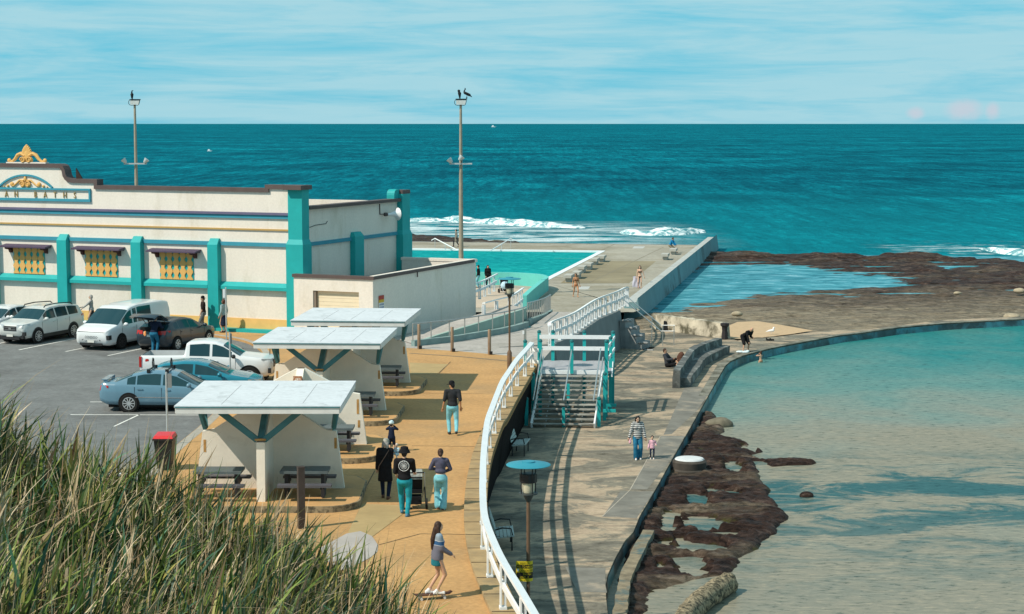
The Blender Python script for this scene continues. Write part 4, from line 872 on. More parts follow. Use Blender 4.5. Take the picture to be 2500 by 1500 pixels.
# ================================================================== STONE FEATURES OF THE LOWER CONCOURSE
m_oldwall = M('weathered_wall', (.50, .44, .34), .9, .3, 1.2, .6, 12, stain=(.10, .09, .06), stainpos=(.47, .62), sscale=1.1)
m_stone = M('dark_stone', (.10, .105, .10), .85, .4, 2, .6, 10, stain=(.30, .31, .29), stainpos=(.52, .66), sscale=1.4)
a = G(1590, 803, LOW); b = G(1764, 827, LOW); d = (b - a).normalized(); n = Vector((-d.y, d.x, 0))
mb = MB(); segn = 14; vs = []
for i in range(segn + 1):
    p = a.lerp(b, i / segn); j = mnoise.noise(Vector((i * .9, 0, 4))) * .05; hh_ = .86 + j
    vs += [p - n * .02, p + Vector((0, 0, hh_)) + n * .10, p + n * .5 + Vector((0, 0, hh_ + .02)), p + n * .6]
mb.add(vs, [(i * 4 + k, i * 4 + (k + 1) % 4, i * 4 + 4 + (k + 1) % 4, i * 4 + 4 + k) for i in range(segn) for k in range(4)] + [(0, 1, 2, 3), tuple(segn * 4 + k for k in (3, 2, 1, 0))])
tag(mb.build('weathered_wall', m_oldwall), 'low mottled concrete wall with a drain hole beside the rock shelf', 'wall')
mb = MB(); p = G(1626, 808, LOW); mb.prism([(-.22, 0), (.22, 0), (.02, .52), (-.16, .56)], -.04, .1, Matrix(((d.x, 0, n.x, p.x), (d.y, 0, n.y, p.y), (0, 1, 0, LOW + .02), (0, 0, 0, 1)))); tag(mb.build('drain_hole', m_black), 'small dark drain opening at the foot of the mottled wall', 'drain')
mb = MB(); p = G(1769, 829, LOW); mb.lathe([(.19, -.1), (.18, .2), (.15, .5), (.17, .72), (.25, .80), (.25, .92), (.14, .95)], 8, p); tag(mb.build('stone_post', M('dark_post', (.035, .03, .032), .9, .3, 3), smooth=True), 'short dark stone post at the end of the mottled wall', 'post')
# curved two-tier seat
def rough(path, sec, seed, amp):
    P = catmull(path, 5); m = len(sec); vs = []
    for i, p in enumerate(P):
        t = (P[min(i + 1, len(P) - 1)] - P[max(i - 1, 0)]); t.z = 0; t.normalize(); lf = Vector((-t.y, t.x, 0))
        for k, q in enumerate(sec):
            j = mnoise.noise(Vector((i * .7, k * 2.3, seed))) * amp
            vs.append(p + lf * (q[0] + j) + Vector((0, 0, q[1] + j * .6)))
    fs = [(i * m + k, i * m + (k + 1) % m, (i + 1) * m + (k + 1) % m, (i + 1) * m + k) for i in range(len(P) - 1) for k in range(m)] + [tuple(range(m - 1, -1, -1)), tuple((len(P) - 1) * m + k for k in range(m))]
    return vs, fs
cs = thing('curved_seat', 'dark curved two tier stone seat facing the wading pool', 'seat', (0, 0, 0))
bp = [G(*p, LOW + .85) for p in ((1652, 904), (1672, 875), (1692, 850), (1722, 836), (1757, 825))]; fp = [G(*p, LOW + .45) for p in ((1668, 922), (1690, 893), (1706, 872), (1732, 858), (1766, 842))]
for q in bp + fp: q.z = LOW
for nm, path, sec, sd_ in (('seat_back', bp, [(-.16, -.1), (-.16, .82), (.16, .85), (.20, -.1)], 3.0), ('seat', fp, [(-.34, -.1), (-.36, .42), (.30, .45), (.5, .45), (.5, -.1)], 7.0)):
    vs, fs = rough(path, sec, sd_, .05); mb = MB(); mb.add(vs, fs); mb.build(nm, m_stone, cs)
# steps down from the upper walk, with a steel rail
mb = MB(); s0 = Vector((6.0, 99.0, 0)); sdv = Vector((1.35, -.9, 0)) / 5
for k in range(5):
    p = Vector((6.2, 99.3, 0)) + sdv * k * 1.05; hh_ = (1.9 - .38 * (k + 1)); mb.box((p.x + .1, p.y, LOW + hh_ / 2), (.34, 1.3, hh_), -.45)
    mb.cap(p + Vector((-.12, -.62, LOW + hh_)), .07, p + Vector((.26, -.80, LOW + hh_)), .07, 8)
tag(mb.build('concrete_steps', M('shade_concrete', (.27, .28, .28), .85, .2, 2)), 'short flight of worn concrete steps below the end of the white railing', 'steps')
hr = thing('step_handrail', 'thin steel pipe handrail over the worn concrete steps', 'handrail', (6.2, 99.3, LOW))
q0 = Vector((-.1, .9, 2.9)); q1 = Vector((2.0, .4, 1.15))
for dz, nm in ((0, 'rail'), (-.32, 'rail')):
    mb = MB(); mb.tube([q0 + Vector((0, 0, dz)), q1 + Vector((0, 0, dz)), q1 + Vector((.75, -.2, dz + .02))], .028, 6); mb.build(nm, m_steel, hr)
for t in (.72, 1.0):
    p = q0.lerp(q1, t); mb = MB(); mb.tube([p + Vector((.1, 0, 0)), Vector((p.x + .1, p.y, 0))], .026, 6); mb.build('post', m_steel, hr)
mb = MB(); mb.tube([q1 + Vector((.7, -.2, 0)), q1 + Vector((.7, -.2, -1.1))], .026, 6); mb.build('post', m_steel, hr)
# round block, pipe and outer wall in the wading pool
c = G(1684, 1124, CANOE + .5); mb = MB(); pr = [(.62, -.9), (.66, -.35), (.60, -.30), (.62, -.06), (.56, .0), (.50, .05), (.01, .07)]
mb.lathe(pr, 20, (c.x, c.y + .1, CANOE + .5)); blk = mb.build('round_block', M('guano_concrete', (.07, .06, .05), .9, .4, 2, .5, 12), smooth=True); tag(blk, 'round dark concrete block with a bleached white top beside the pool wall', 'concrete block')
mb = MB(); mb.lathe([(.55, .0), (.50, .055), (.40, .07), (.01, .085)], 20, (c.x, c.y + .1, CANOE + .505)); mb.build('block_top', M('bleached_top', (.62, .64, .65), .9, .15, 3, stain=(.25, .25, .25), stainpos=(.52, .66), sscale=3, stretch=(.5, 2, 1)), blk, smooth=True)
pp_ = [G(*q, CANOE + .22) for q in ((1778, 1424), (1740, 1448), (1700, 1478), (1668, 1520), (1640, 1580))]
pts = catmull(pp_, 6); mb = MB(); nn = 14; vs = []
for i, p in enumerate(pts):
    t = (pts[min(i + 1, len(pts) - 1)] - pts[max(i - 1, 0)]).normalized(); sdv_ = Vector((t.y, -t.x, 0))
    for k in range(nn):
        a = k * 2 * math.pi / nn; r = .30 + .07 * mnoise.noise(Vector((i * .8, math.cos(a) * 1.5, math.sin(a) * 1.5)))
        vs.append(p + sdv_ * math.cos(a) * r + Vector((0, 0, math.sin(a) * r)))
L_ = len(pts); mb.add(vs, [(i * nn + k, i * nn + (k + 1) % nn, (i + 1) * nn + (k + 1) % nn, (i + 1) * nn + k) for i in range(L_ - 1) for k in range(nn)] + [tuple(range(nn - 1, -1, -1)), tuple((L_ - 1) * nn + k for k in range(nn))])
tag(mb.build('outfall_pipe', M('barnacle_crust', (.30, .24, .15), .95, .5, 7, 1.0, 22, stain=(.05, .045, .03), stainpos=(.46, .58), sscale=9), smooth='all'), 'thick barnacle crusted outfall pipe lying in the shallow water', 'pipe')
ow = [G(*q, CANOE + .35) for q in ((1584, 1292), (1556, 1345), (1530, 1400), (1521, 1440), (1512, 1500), (1508, 1560))]
mb = MB(); vs, fs = rough([Vector((q.x, q.y, 0)) for q in ow], [(.2, -3.2), (.17, CANOE + .33), (-.17, CANOE + .33), (-.22, -3.2)], 2.0, .05); mb.add(vs, fs)
tag(mb.build('outer_wall', M('mossy_wall', (.22, .18, .12), .9, .4, 3, .6, 14, stain=(.06, .12, .13), stainpos=(.5, .65), sscale=1.2)), 'narrow tan topped wall standing in the water outside the lower concourse', 'wall')
# far rocks of the near shelf: one pale boulder
for px, py, r, lab in ((1755, 1041, .42, 'smooth pale boulder at the foot of the pool wall'), (1968, 1213, .18, 'small brown rock alone in the shallow water')):
    p = G(px, py, CANOE); mb = MB(); mb.ell((p.x, p.y, CANOE + r * .15), (r * 1.35, r, r * .75), n=16, m=10)
    for i, v in enumerate(mb.v): j = 1 + .25 * mnoise.noise(Vector(v) * 2.2); mb.v[i] = tuple(p + (Vector(v) - p) * j)
    tag(mb.build('boulder', M('grey_boulder', (.16, .14, .10), .9, .3, 3, .4, 14) if r > .3 else m_rock, smooth='all'), lab, 'rock')
for k, (px, py, r, lab) in enumerate(((2338, 717, .22, 'small pale boulder on the middle of the brown reef'), (2490, 711, .34, 'pale boulder at the right edge of the reef'), (2468, 776, .42, 'pale boulder beside the pool wall at far right'), (1801, 768, .26, 'low pale boulder on the grey reef behind the mottled wall'))):
    p = G(px, py, -2.15); mb = MB(); mb.ell((p.x, p.y, -2.15 + r * .1), (r * 1.4, r, r * .6), n=14, m=9)
    for i, v in enumerate(mb.v): j = 1 + .35 * mnoise.noise(Vector(v) * 1.6 + Vector((k, 0, 0))); mb.v[i] = tuple(p + (Vector(v) - p) * j)
    tag(mb.build('boulder', M('pale_boulder', (.36, .30, .21), .9, .25, 3, .4, 14), smooth='all'), lab, 'rock')
# ================================================================== PICNIC SHELTERS
m_swall = M('shelter_block', (.78, .72, .62), .85, .07, 2, .25, 25, spec=.15, stain=(.55, .47, .36), stainpos=(.60, .8), sscale=.9)
m_rooft = M('weathered_roof_sheet', (.62, .645, .67), .55, .06, 1.2, spec=.3, stain=(.38, .40, .41), stainpos=(.54, .74), sscale=1.3, speck=(6, .08))
m_fascia = M('fascia_paint', (.66, .66, .64), .6, .08, 3, stain=(.50, .25, .07), stainpos=(.68, .76), sscale=2.2)
m_strut = M('strut_paint', (.05, .17, .19), .6, .2, 3, stain=(.30, .16, .05), stainpos=(.68, .8), sscale=4)
m_slabo = M('shelter_slab', (.50, .29, .12), .85, .15, 1.0, .2, 30, stain=(.33, .22, .11), stainpos=(.52, .7), sscale=.8)
m_slabe = M('shelter_slab_edge', (.30, .24, .15), .9, .3, 3, .4, 20, stain=(.08, .07, .05), stainpos=(.48, .6), sscale=4)
m_table = M('slate_tabletop', (.10, .125, .13), .6, .15, 3, spec=.35)
m_bench = M('slate_bench', (.085, .085, .10), .6, .15, 3, spec=.35)
m_rust = M('rust_stain', (.50, .27, .09), .9, .3, 6)
m_pave = m_slabo
def shelter(cx, cy, label, roof=True, rz=0.0):
    t = thing('picnic_shelter', label, 'shelter', (cx, cy, 0), rz, 'picnic shelters along the promenade')
    # raised slab with a rounded east corner
    poly = [(-2.35, -2.55), (1.7, -2.55)] + [(1.7 + .95 * math.sin(a), -1.6 - .95 * math.cos(a)) for a in (.3, .6, .9, 1.2, 1.5)] + [(2.62, 1.0), (2.3, 1.7), (1.6, 2.0), (-2.35, 2.0)]
    mb = MB(); mb.prism(poly, -.1, .17); mb.build('slab', m_slabe, t)
    mb = MB(); mb.add([(x * .985, y * .985, .174) for x, y in poly], [tuple(range(len(poly)))]); mb.build('slab_top', m_slabo, t)
    # four fins: left, right, front, back
    H0, H1, b0, b1, th = 1.68, (2.64 if roof else 2.5), 2.08, 1.86, .11
    mb = MB()
    for i, (dx, dy) in enumerate(((1, 0), (-1, 0), (0, -1), (0, 1))):
        L0, L1 = (b0, b1) if dx else (1.95, 1.9)
        pr = [(.0 if i else -.0, 0), (L0, 0), (L1, H0), (L1 - .3, H0 + .05), (.12, H1), (0, H1)]
        tt = th + .002 * i
        Mx = Matrix(((dx, -dy, 0, 0), (dy, dx, 0, 0), (0, 0, 1, 0), (0, 0, 0, 1))) @ Matrix(((1, 0, 0, 0), (0, 0, -1, 0), (0, 1, 0, .10), (0, 0, 0, 1)))
        mb.prism(pr, -tt, tt, Mx)
    mb.build('wall', m_swall, t)
    for x_, z0_, z1_ in ((1.80, 1.15, 1.62), (1.83, .72, .95)) if not roof else ((1.84, 1.30, 1.60), (-1.80, 1.2, 1.55)):
        mb = MB(); mb.box((x_, -th - .006, (z0_ + z1_) / 2), (.07, .004, z1_ - z0_)); mb.build('rust_streak', m_rust, t)
    if not roof:
        mb = MB(); mb.box((0, -.75, 2.30), (.27, .5, .16), M=Matrix.Rotation(-.42, 3, 'X')); mb.build('peeling_cap', M('peeling_paint', (.72, .68, .6), .9, .1, 3, stain=(.30, .12, .05), stainpos=(.45, .52), sscale=3), t)
        return t
    mb = MB(); mb.box((0, 0, 2.825), (4.42, 4.78, .05)); mb.build('roof', m_rooft, t)
    mb = MB(); zz = 2.72; mb.box((0, -2.37, zz), (4.34, .05, .16)); mb.box((0, 2.37, zz), (4.34, .05, .16)); mb.box((-2.17, 0, zz), (.05, 4.66, .16)); mb.box((2.17, 0, zz), (.05, 4.66, .16)); mb.build('fascia', m_fascia, t)
    mb = MB(); mb.box((0, -2.408, 2.813), (4.38, .02, .03)); mb.build('gutter_line', m_strut, t)
    for sx in (-1, 1):
        for yy in (-.42, .42):
            mb = MB(); mb.beam((sx * 1.78, yy * .12, 1.86), (sx * 1.92, yy * 1.25, 2.70), .10, .13); mb.build('strut', m_strut, t)
        for sy in (-1, 1):
            mb = MB(); mb.beam((sx * .10, sy * 1.82, 1.84), (sx * 1.15, sy * 1.95, 2.70), .13, .16); mb.build('strut', m_strut, t)
    mb = MB(); mb.beam((0, -1.82, 1.84), (0, -.4, 2.70), .16, .20); mb.build('strut', m_strut, t)
    mb = MB(); mb.box((0, -1.82, 1.86), (.3, .2, .05)); mb.build('base_plate', m_rust, t)
    for x in (-1.0, 0.05, 1.15):
        mb = MB(); mb.box((x, -.2 + .1 * x, 2.8505), (.018, 3.6, .004)); mb.build('roof_seam', M('roof_seam', (.33, .34, .35), .8, .3, 5), t)
    return t
m_tleg = M('dark_table_leg', (.03, .028, .03), .6, .2, 3)
def picnic_table(x, y, rz, label, w_=1.30):
    t = thing('picnic_table', label, 'table', (x, y, .17), rz, 'slate picnic tables in the shelters')
    mb = MB(); mb.box((0, 0, .74), (w_, .78, .07)); mb.build('tabletop', m_table, t)
    for s in (-1, 1):
        mb = MB(); mb.box((0.05, s * .66, .44), (w_ + .15, .30, .06)); mb.build('seat', m_bench, t)
        mb = MB(); mb.box((s * w_ * .38, 0, .37), (.09, .5, .68)); mb.build('leg', m_tleg, t)
        mb = MB(); mb.box((s * w_ * .38, 0, .36), (.06, 1.35, .06)); mb.build('crossbar', m_tleg, t)
    return t
SHX = -6.72; SHY = (50.2, 57.2, 64.2, 71.2)
SH = [('picnic shelter nearest the grass with flat white roof and two slate tables', True), ('roofless picnic shelter of bare cream fin walls with peeling cap', False), ('middle picnic shelter with flat white roof behind the roofless one', True), ('farthest picnic shelter with flat white roof below the roller door', True)]
for i, (lab, rf) in enumerate(SH):
    sx = (-6.75, -6.68, -6.54, -6.06)[i]; shelter(sx, SHY[i], lab, rf, (0, 0, -.055, -.075)[i])
    nm = ('nearest shelter', 'roofless shelter', 'middle shelter', 'farthest shelter')[i]
    picnic_table(sx + 1.12, SHY[i] - 1.25, 0, 'slate picnic table in front of the right wall of the %s' % nm)
    if i == 0: picnic_table(sx - 1.22, SHY[i] - 1.30, 0, 'slate picnic table in front of the sunlit left wall of the nearest shelter')
# ================================================================== LAMPS
m_polebr = M('brown_pole', (.17, .105, .065), .5, .2, 4, metal=.2)
m_disc = M('lamp_disc_blue', (.03, .25, .33), .45, .06, 3, spec=.4)
def lamp(px, py, h, top, label, s=1.0, sleeve=True):
    p = G(px, py, h); t = thing('lamp_post', label, 'lamp', p, 0, 'lamp posts with round disc shades'); H = top - h
    mb = MB(); mb.tube([(0, 0, 0), (0, 0, H - .95 * s)], .045 * s, 10)
    if sleeve: mb.tube([(0, 0, 0), (0, 0, .75), (0, 0, .85)], [.10, .10, .06], 12)
    mb.build('pole', m_polebr, t, smooth=True)
    mb = MB(); z = H - .95 * s; mb.lathe([(.05 * s, 0), (.11 * s, .12 * s), (.12 * s, .16 * s), (.22 * s, .18 * s), (.22 * s, .21 * s), (.03, .22 * s)], 16, (0, 0, z)); mb.build('lamp_base', M('lamp_metal', (.05, .06, .06), .5), t, smooth=True)
    mb = MB(); mb.lathe([(.13 * s, 0), (.15 * s, .1 * s), (.15 * s, .28 * s), (.03 * s, .30 * s)], 14, (0, 0, z + .22 * s)); mb.build('lamp_glass', M('lamp_glass', (.55, .50, .36), .25, .1, 2, spec=.5), t, smooth=True)
    mb = MB(); mb.lathe([(.20 * s, 0), (.205 * s, .02 * s), (.205 * s, .20 * s), (.15 * s, .21 * s)], 8, (0, 0, z + .46 * s)); mb.build('lamp_collar', m_black, t)
    for k in range(4):
        a = k * math.pi / 2 + .5; mb = MB(); mb.tube([(.19 * s * math.cos(a), .19 * s * math.sin(a), z + .2 * s), (.19 * s * math.cos(a), .19 * s * math.sin(a), z + .86 * s)], .014 * s, 5); mb.build('lamp_rod', m_black, t)
    mb = MB(); mb.lathe([(.515 * s, 0), (.52 * s, .015 * s), (.50 * s, .03 * s), (.16 * s, .075 * s), (.155 * s, .10 * s), (.01, .11 * s)], 32, (0, 0, z + .86 * s)); mb.build('lamp_shade', m_disc, t, smooth=True)
    return t
L1 = AT(1290, 1127, 43.5); foot1 = Vector((L1.x, L1.y, LOW))
def lamp_at(p, top, label, s, sleeve): return lamp(*([0, 0]), 0, 0, label, s, sleeve)
def lamp2(p, top, label, s, sleeve):
    t = lamp(1250, 1000, 0, top - p.z, label, s, sleeve); t.location = p; return t
lamp2(foot1, L1.z, 'lamp post with blue disc shade carrying the yellow event sign', 1.04, False)
p = G(1244, 905, 0); lamp2(p, AT(1243, 677, p.y).z, 'brown lamp post with disc shade at the top of the promenade', .93, True)
# event sign wrapped round the near lamp post
sgp = Vector((L1.x, L1.y, AT(1280, 1418, 43.5).z)); es = thing('event_sign', 'yellow and black event notice strapped round the lamp post', 'sign', sgp)
m_sy = M('sign_yellow', (.66, .50, .02), .5, .05, 3); m_sk = M('sign_black', (.012, .012, .010), .5)
def curl(u): # arc length u from left edge (0..0.56) to the bent sheet
    x0 = -.30
    if u < .30: return Vector((x0 + u, -.07 - .02 * u / .3, 0))
    a = (u - .30) / .11; return Vector((x0 + .30 + .11 * math.sin(a), -.09 + .11 * (1 - math.cos(a)), 0))
def slat(mb, z0, z1, off, u0=0.0, u1=.50, n=14):
    vs = []
    for i in range(n + 1):
        u = u0 + (u1 - u0) * i / n; p = curl(u); q = curl(u + .005); t = (q - p).normalized(); nn_ = Vector((t.y, -t.x, 0)); p = p + nn_ * off; vs += [(p.x, p.y, z0), (p.x, p.y, z1)]
    mb.add(vs, [(i * 2, i * 2 + 2, i * 2 + 3, i * 2 + 1) for i in range(n)])
mb = MB(); slat(mb, 0, .50, .0); slat(mb, 0, .50, -.006); mb.build('sign_panel', m_sy, es, fix=False)
for z0, z1 in ((.325, .415), (.075, .225)):
    mb = MB(); slat(mb, z0, z1, .004, .012, .49); mb.build('sign_band', m_sk, es, fix=False)
for body, z, sz, mt, u0, off in (("EVENT'S ON", .428, .066, m_sk, .10, .007), ('HILL TO HARBOUR', .338, .088, m_sy, .035, .009), ('CAUTION! RUN', .240, .084, m_sk, .085, .007), ('SUN 5 MAY', .158, .068, m_sy, .17, .009), ('6.00AM - 10', .086, .068, m_sy, .10, .009), ('ALT. ROUTE', .022, .036, m_sk, .19, .007)):
    vs, fs = text_mesh(body, sz, 0.0); xm = min(v.x for v in vs); out = []
    for v in vs:
        u = u0 + (v.x - xm) * .62
        p = curl(u); q = curl(u + .005); t = (q - p).normalized(); nn_ = Vector((t.y, -t.x, 0)); p = p + nn_ * off; out.append((p.x, p.y, z + v.y))
    ok = [i for i, v in enumerate(vs) if u0 + (v.x - xm) * .62 < .49]; oks = set(ok)
    mb = MB(); mb.add(out, [f for f in fs if all(i in oks for i in f)]); mb.build('sign_text', mt, es, fix=False)
mb = MB(); mb.box((-.252, -.085, .285), (.05, .004, .06)); mb.build('sign_symbol', M('sign_white', (.7, .68, .55), .5), es)
# ================================================================== FLOODLIGHT MASTS AND BIRDS
m_mast = M('mast_timber', (.34, .29, .22), .8, .15, 2); m_galv = M('galvanised', (.55, .57, .57), .45, .08, 3, metal=.4)
def mast(px, y, label, left_lamp=True):
    b = AT(px, 700, y); b.z = LOW; t = thing('floodlight_mast', label, 'floodlight mast', b, 0, 'floodlight masts beside the pool'); top = AT(px, 256, y).z - LOW
    mb = MB(); mb.tube([(0, 0, 0), (0, 0, top * .3), (0, 0, top)], [.19, .16, .085], 10); mb.build('pole', m_mast, t, smooth=True)
    za = AT(px, 400, y).z - LOW; k = y / FPX
    mb = MB(); mb.box((0, -.2, za), (55 * k, .12, .10)); mb.build('crossarm', m_galv, t)
    for sx in ((-1, 1) if left_lamp else (-1, .02)):
        mb = MB(); R_ = Matrix.Rotation(.7 * (-1 if sx < 0 else 1), 3, 'Y'); c = Vector((sx * 26 * k, -.28, za + (.22 if abs(sx) > .5 else .40))); mb.lathe([(.08, -.2), (.13, -.1), (.20, .12), (.21, .15), (.05, .16)], 12, c, R_); mb.build('spotlight', m_white if False else m_galv, t, smooth=True)
        mb = MB(); mb.tube([(c.x, c.y, za), (c.x, c.y, c.z - .05)], .025, 5); mb.build('spot_bracket', m_black, t)
    # framed lamp head: pale body in a bent tube with a dark rim
    hz = top; mb = MB(); mb.add([(-.30, -.15, hz), (.30, -.15, hz), (.38, -.15, hz + .32), (-.32, -.15, hz + .32), (-.30, .25, hz + .05), (.30, .25, hz + .05), (.38, .25, hz + .36), (-.32, .25, hz + .36)], [(0, 1, 2, 3), (4, 7, 6, 5), (0, 3, 7, 4), (1, 5, 6, 2), (0, 4, 5, 1), (3, 2, 6, 7)]); mb.build('lamp_head', M('lamp_head_pale', (.62, .64, .62), .5), t)
    mb = MB(); mb.box((.03, .05, hz + .385), (.76, .46, .06)); mb.build('lamp_rim', m_black, t)
    mb = MB(); mb.tube([(-.34, -.16, hz + .36), (-.42, -.16, hz + .24), (-.42, -.16, hz + .08), (-.34, -.16, hz - .02), (-.2, -.16, hz - .05), (.26, -.16, hz - .05), (.34, -.16, hz + .02), (.44, -.16, hz + .38)], .022, 6); mb.build('lamp_frame', m_black, t)
    return t, hz + LOW + .415
m1, t1 = mast(338, 138, 'tall floodlight mast behind the cream pavilion with one bird on top')
m2, t2 = mast(1126, 128, 'tall floodlight mast behind the annex with two birds on top', False)
m_bird = M('black_feathers', (.008, .010, .013), .6, .3, 6)
def cormorant(p, label, pose):
    t = MB()
    if pose == 'up':
        t.cap((0, 0, .10), .07, (0, .01, .34), .12); t.cap((0, .01, .36), .085, (-.015, 0, .52), .05); t.cap((-.015, 0, .52), .045, (.02, -.02, .62), .045); t.cap((.03, -.02, .63), .03, (.12, -.04, .645), .012); t.cap((0, .06, .12), .04, (.02, .12, -.02), .03)
    elif pose == 'preen':
        t.cap((.02, 0, .10), .06, (0, .01, .36), .12); t.cap((0, .0, .36), .10, (-.06, 0, .55), .085); t.cap((-.06, 0, .55), .06, (.0, -.05, .57), .05); t.cap((.02, .06, .1), .04, (.04, .1, -.02), .03)
    else:
        t.cap((-.12, 0, .40), .10, (.18, .02, .26), .10); t.cap((.18, .02, .26), .07, (.36, .04, .12), .02); t.cap((-.16, 0, .42), .075, (-.18, 0, .52), .045); t.cap((-.18, 0, .52), .042, (-.10, -.01, .66), .04); t.cap((-.10, -.01, .67), .042, (-.115, -.03, .72), .03)
        for dy in (-.04, .05): t.tube([(.02, dy, .24), (-.01, dy, .0)], .016, 5)
    for dx in (-.03, .03): t.tube([(dx, 0, .12), (dx, 0, -.01)], .014, 5)
    o = t.build('cormorant', m_bird, smooth='all'); o.location = p; return tag(o, label, 'bird', 'birds perched on the masts')
b1 = m1.location; b2 = m2.location
cormorant((b1.x - .2, b1.y + .05, t1), 'black cormorant standing upright on the left floodlight mast', 'up')
cormorant((b2.x - .08, b2.y + .05, t2), 'hunched black cormorant on the left of the pair on the right mast', 'preen')
cormorant((b2.x + .42, b2.y + .05, t2 - .0), 'black cormorant leaning forward with raised neck on the right mast', 'lean')
# gulls
def gull(p, label, s=1.0):
    mb = MB(); mb.cap((-.12 * s, 0, .16 * s), .055 * s, (.10 * s, 0, .19 * s), .085 * s); mb.cap((.12 * s, 0, .22 * s), .05 * s, (.15 * s, 0, .33 * s), .05 * s); mb.cap((.19 * s, 0, .33 * s), .015 * s, (.24 * s, 0, .32 * s), .008 * s); mb.cap((-.12 * s, 0, .16 * s), .04 * s, (-.26 * s, 0, .13 * s), .012 * s)
    for dy in (-.03, .03): mb.tube([(.02 * s, dy * s, .12 * s), (.02 * s, dy * s, 0)], .01 * s, 5)
    o = mb.build('seagull', M('white_feathers', (.8, .8, .8), .7), smooth='all'); o.location = p; return tag(o, label, 'bird')
gull(G(1882, 816, -1.93), 'white seagull standing on the sand pocket by the wading pool', 1.1)
# ================================================================== POSTS, BOLLARDS, BIN
m_boll = M('bollard_bronze', (.30, .20, .13), .4, .15, 3, metal=.35)
def bollard(px, py, h, label, r=.075):
    t = thing('bollard', label, 'bollard', G(px, py), 0, 'metal bollards where the paving changes'); mb = MB(); mb.lathe([(r, 0), (r, h - .01), (r * .9, h), (.005, h + .005)], 12); mb.build('shaft', m_boll, t, smooth=True)
    mb = MB(); mb.box((.07, -.05, .08), (.14, .12, .14)); mb.build('lock_box', m_black, t)
for px, py, lab in ((1023, 852, 'bronze bollard at the foot of the long handrail, leftmost of the row'), (1104, 859, 'bronze bollard second from the left along the grey path edge'), (1195, 866, 'bronze bollard just left of the brown lamp post')): bollard(px, py, 1.13, lab)
t = thing('marker_post', 'grey square marker post with white plate right of the lamp post', 'post', G(1282, 857)); mb = MB(); mb.box((0, 0, .5), (.12, .12, 1.0)); mb.build('shaft', M('grey_post', (.25, .26, .24), .6), t); mb = MB(); mb.box((-.08, -.065, .85), (.09, .02, .16)); mb.build('plate', m_white, t)
p = G(736, 1290); t = thing('timber_post', 'thick dark steel post standing in the grass beside the nearest shelter', 'post', p); mb = MB(); mb.box((0, 0, .78), (.17, .17, 1.58), .35); mb.build('shaft', M('dark_steel_post', (.075, .06, .055), .4, .2, 3, metal=.4), t); mb = MB(); mb.box((0, 0, 1.585), (.19, .19, .03), .35); mb.build('cap', M('dark_steel_post', (0, 0, 0)), t)
def signpole(px, py, h, label, plate=None, lean=0.0, r=.032):
    t = thing('sign_pole', label, 'sign pole', G(px, py, -.0), 0, 'thin grey sign poles of the car park'); mb = MB(); mb.tube([(0, 0, -.1), (lean, 0, h)], r, 8); mb.build('pole', m_galv, t, smooth=True)
    if plate: mb = MB(); mb.box(plate[0], plate[1]); mb.build('plate', plate[2], t)
m_plate = M('sign_back_grey', (.30, .30, .29), .5, .08, 3, metal=.3)
signpole(409, 1085, 2.35, 'grey sign pole with a plate standing behind the red lidded bin', ((.09, .0, 2.07), (.16, .02, .46), m_plate))
signpole(563, 960, 2.35, 'plain grey sign pole in front of the white utility truck', ((.05, .03, 2.1), (.05, .03, .4), m_plate))
signpole(553, 825, 2.45, 'grey sign pole with a small white plate in front of the pavilion', ((-.09, -.02, 2.15), (.10, .03, .42), m_white))
signpole(718, 823, 1.65, 'leaning grey pole beside the corner of the pavilion', None, .12)
t = thing('wheelie_bin', 'black wheelie bin with bright red lid on the paving edge', 'bin', G(404, 1146)); m_bin = M('bin_black', (.018, .018, .017), .5, .2, 4, spec=.4)
mb = MB(); mb.add([(-.20, -.24, .06), (.20, -.24, .06), (.20, .20, .06), (-.20, .20, .06), (-.28, -.33, .96), (.28, -.33, .96), (.28, .33, .96), (-.28, .33, .96)], [(3, 2, 1, 0), (4, 5, 6, 7), (0, 1, 5, 4), (1, 2, 6, 5), (2, 3, 7, 6), (3, 0, 4, 7)]); mb.build('body', m_bin, t)
mb = MB(); mb.box((0, 0, .95), (.62, .72, .05)); mb.build('rim', m_bin, t)
mb = MB(); mb.add([(-.30, -.36, .98), (.30, -.36, .98), (.30, .35, .98), (-.30, .35, .98), (-.26, -.28, 1.06), (.26, -.28, 1.06), (.26, .30, 1.09), (-.26, .30, 1.09)], [(4, 5, 6, 7), (0, 1, 5, 4), (1, 2, 6, 5), (2, 3, 7, 6), (3, 0, 4, 7)]); mb.build('lid', M('bin_red', (.62, .025, .03), .4, .06, 3, spec=.4), t)
for sx in (-1, 1): mb = MB(); mb.lathe([(.10, -.03), (.10, .03)], 14, (sx * .25, .24, .10), Matrix.Rotation(math.pi / 2, 3, 'Y')); mb.build('wheel', m_black, t)
vs, fs = text_mesh('NCC', .11, .001); mb = MB(); mb.add([(-.03 + v.x, -.303 - .02 * (v.y) , .76 + v.y) for v in vs], fs); mb.build('lettering', m_white, t)
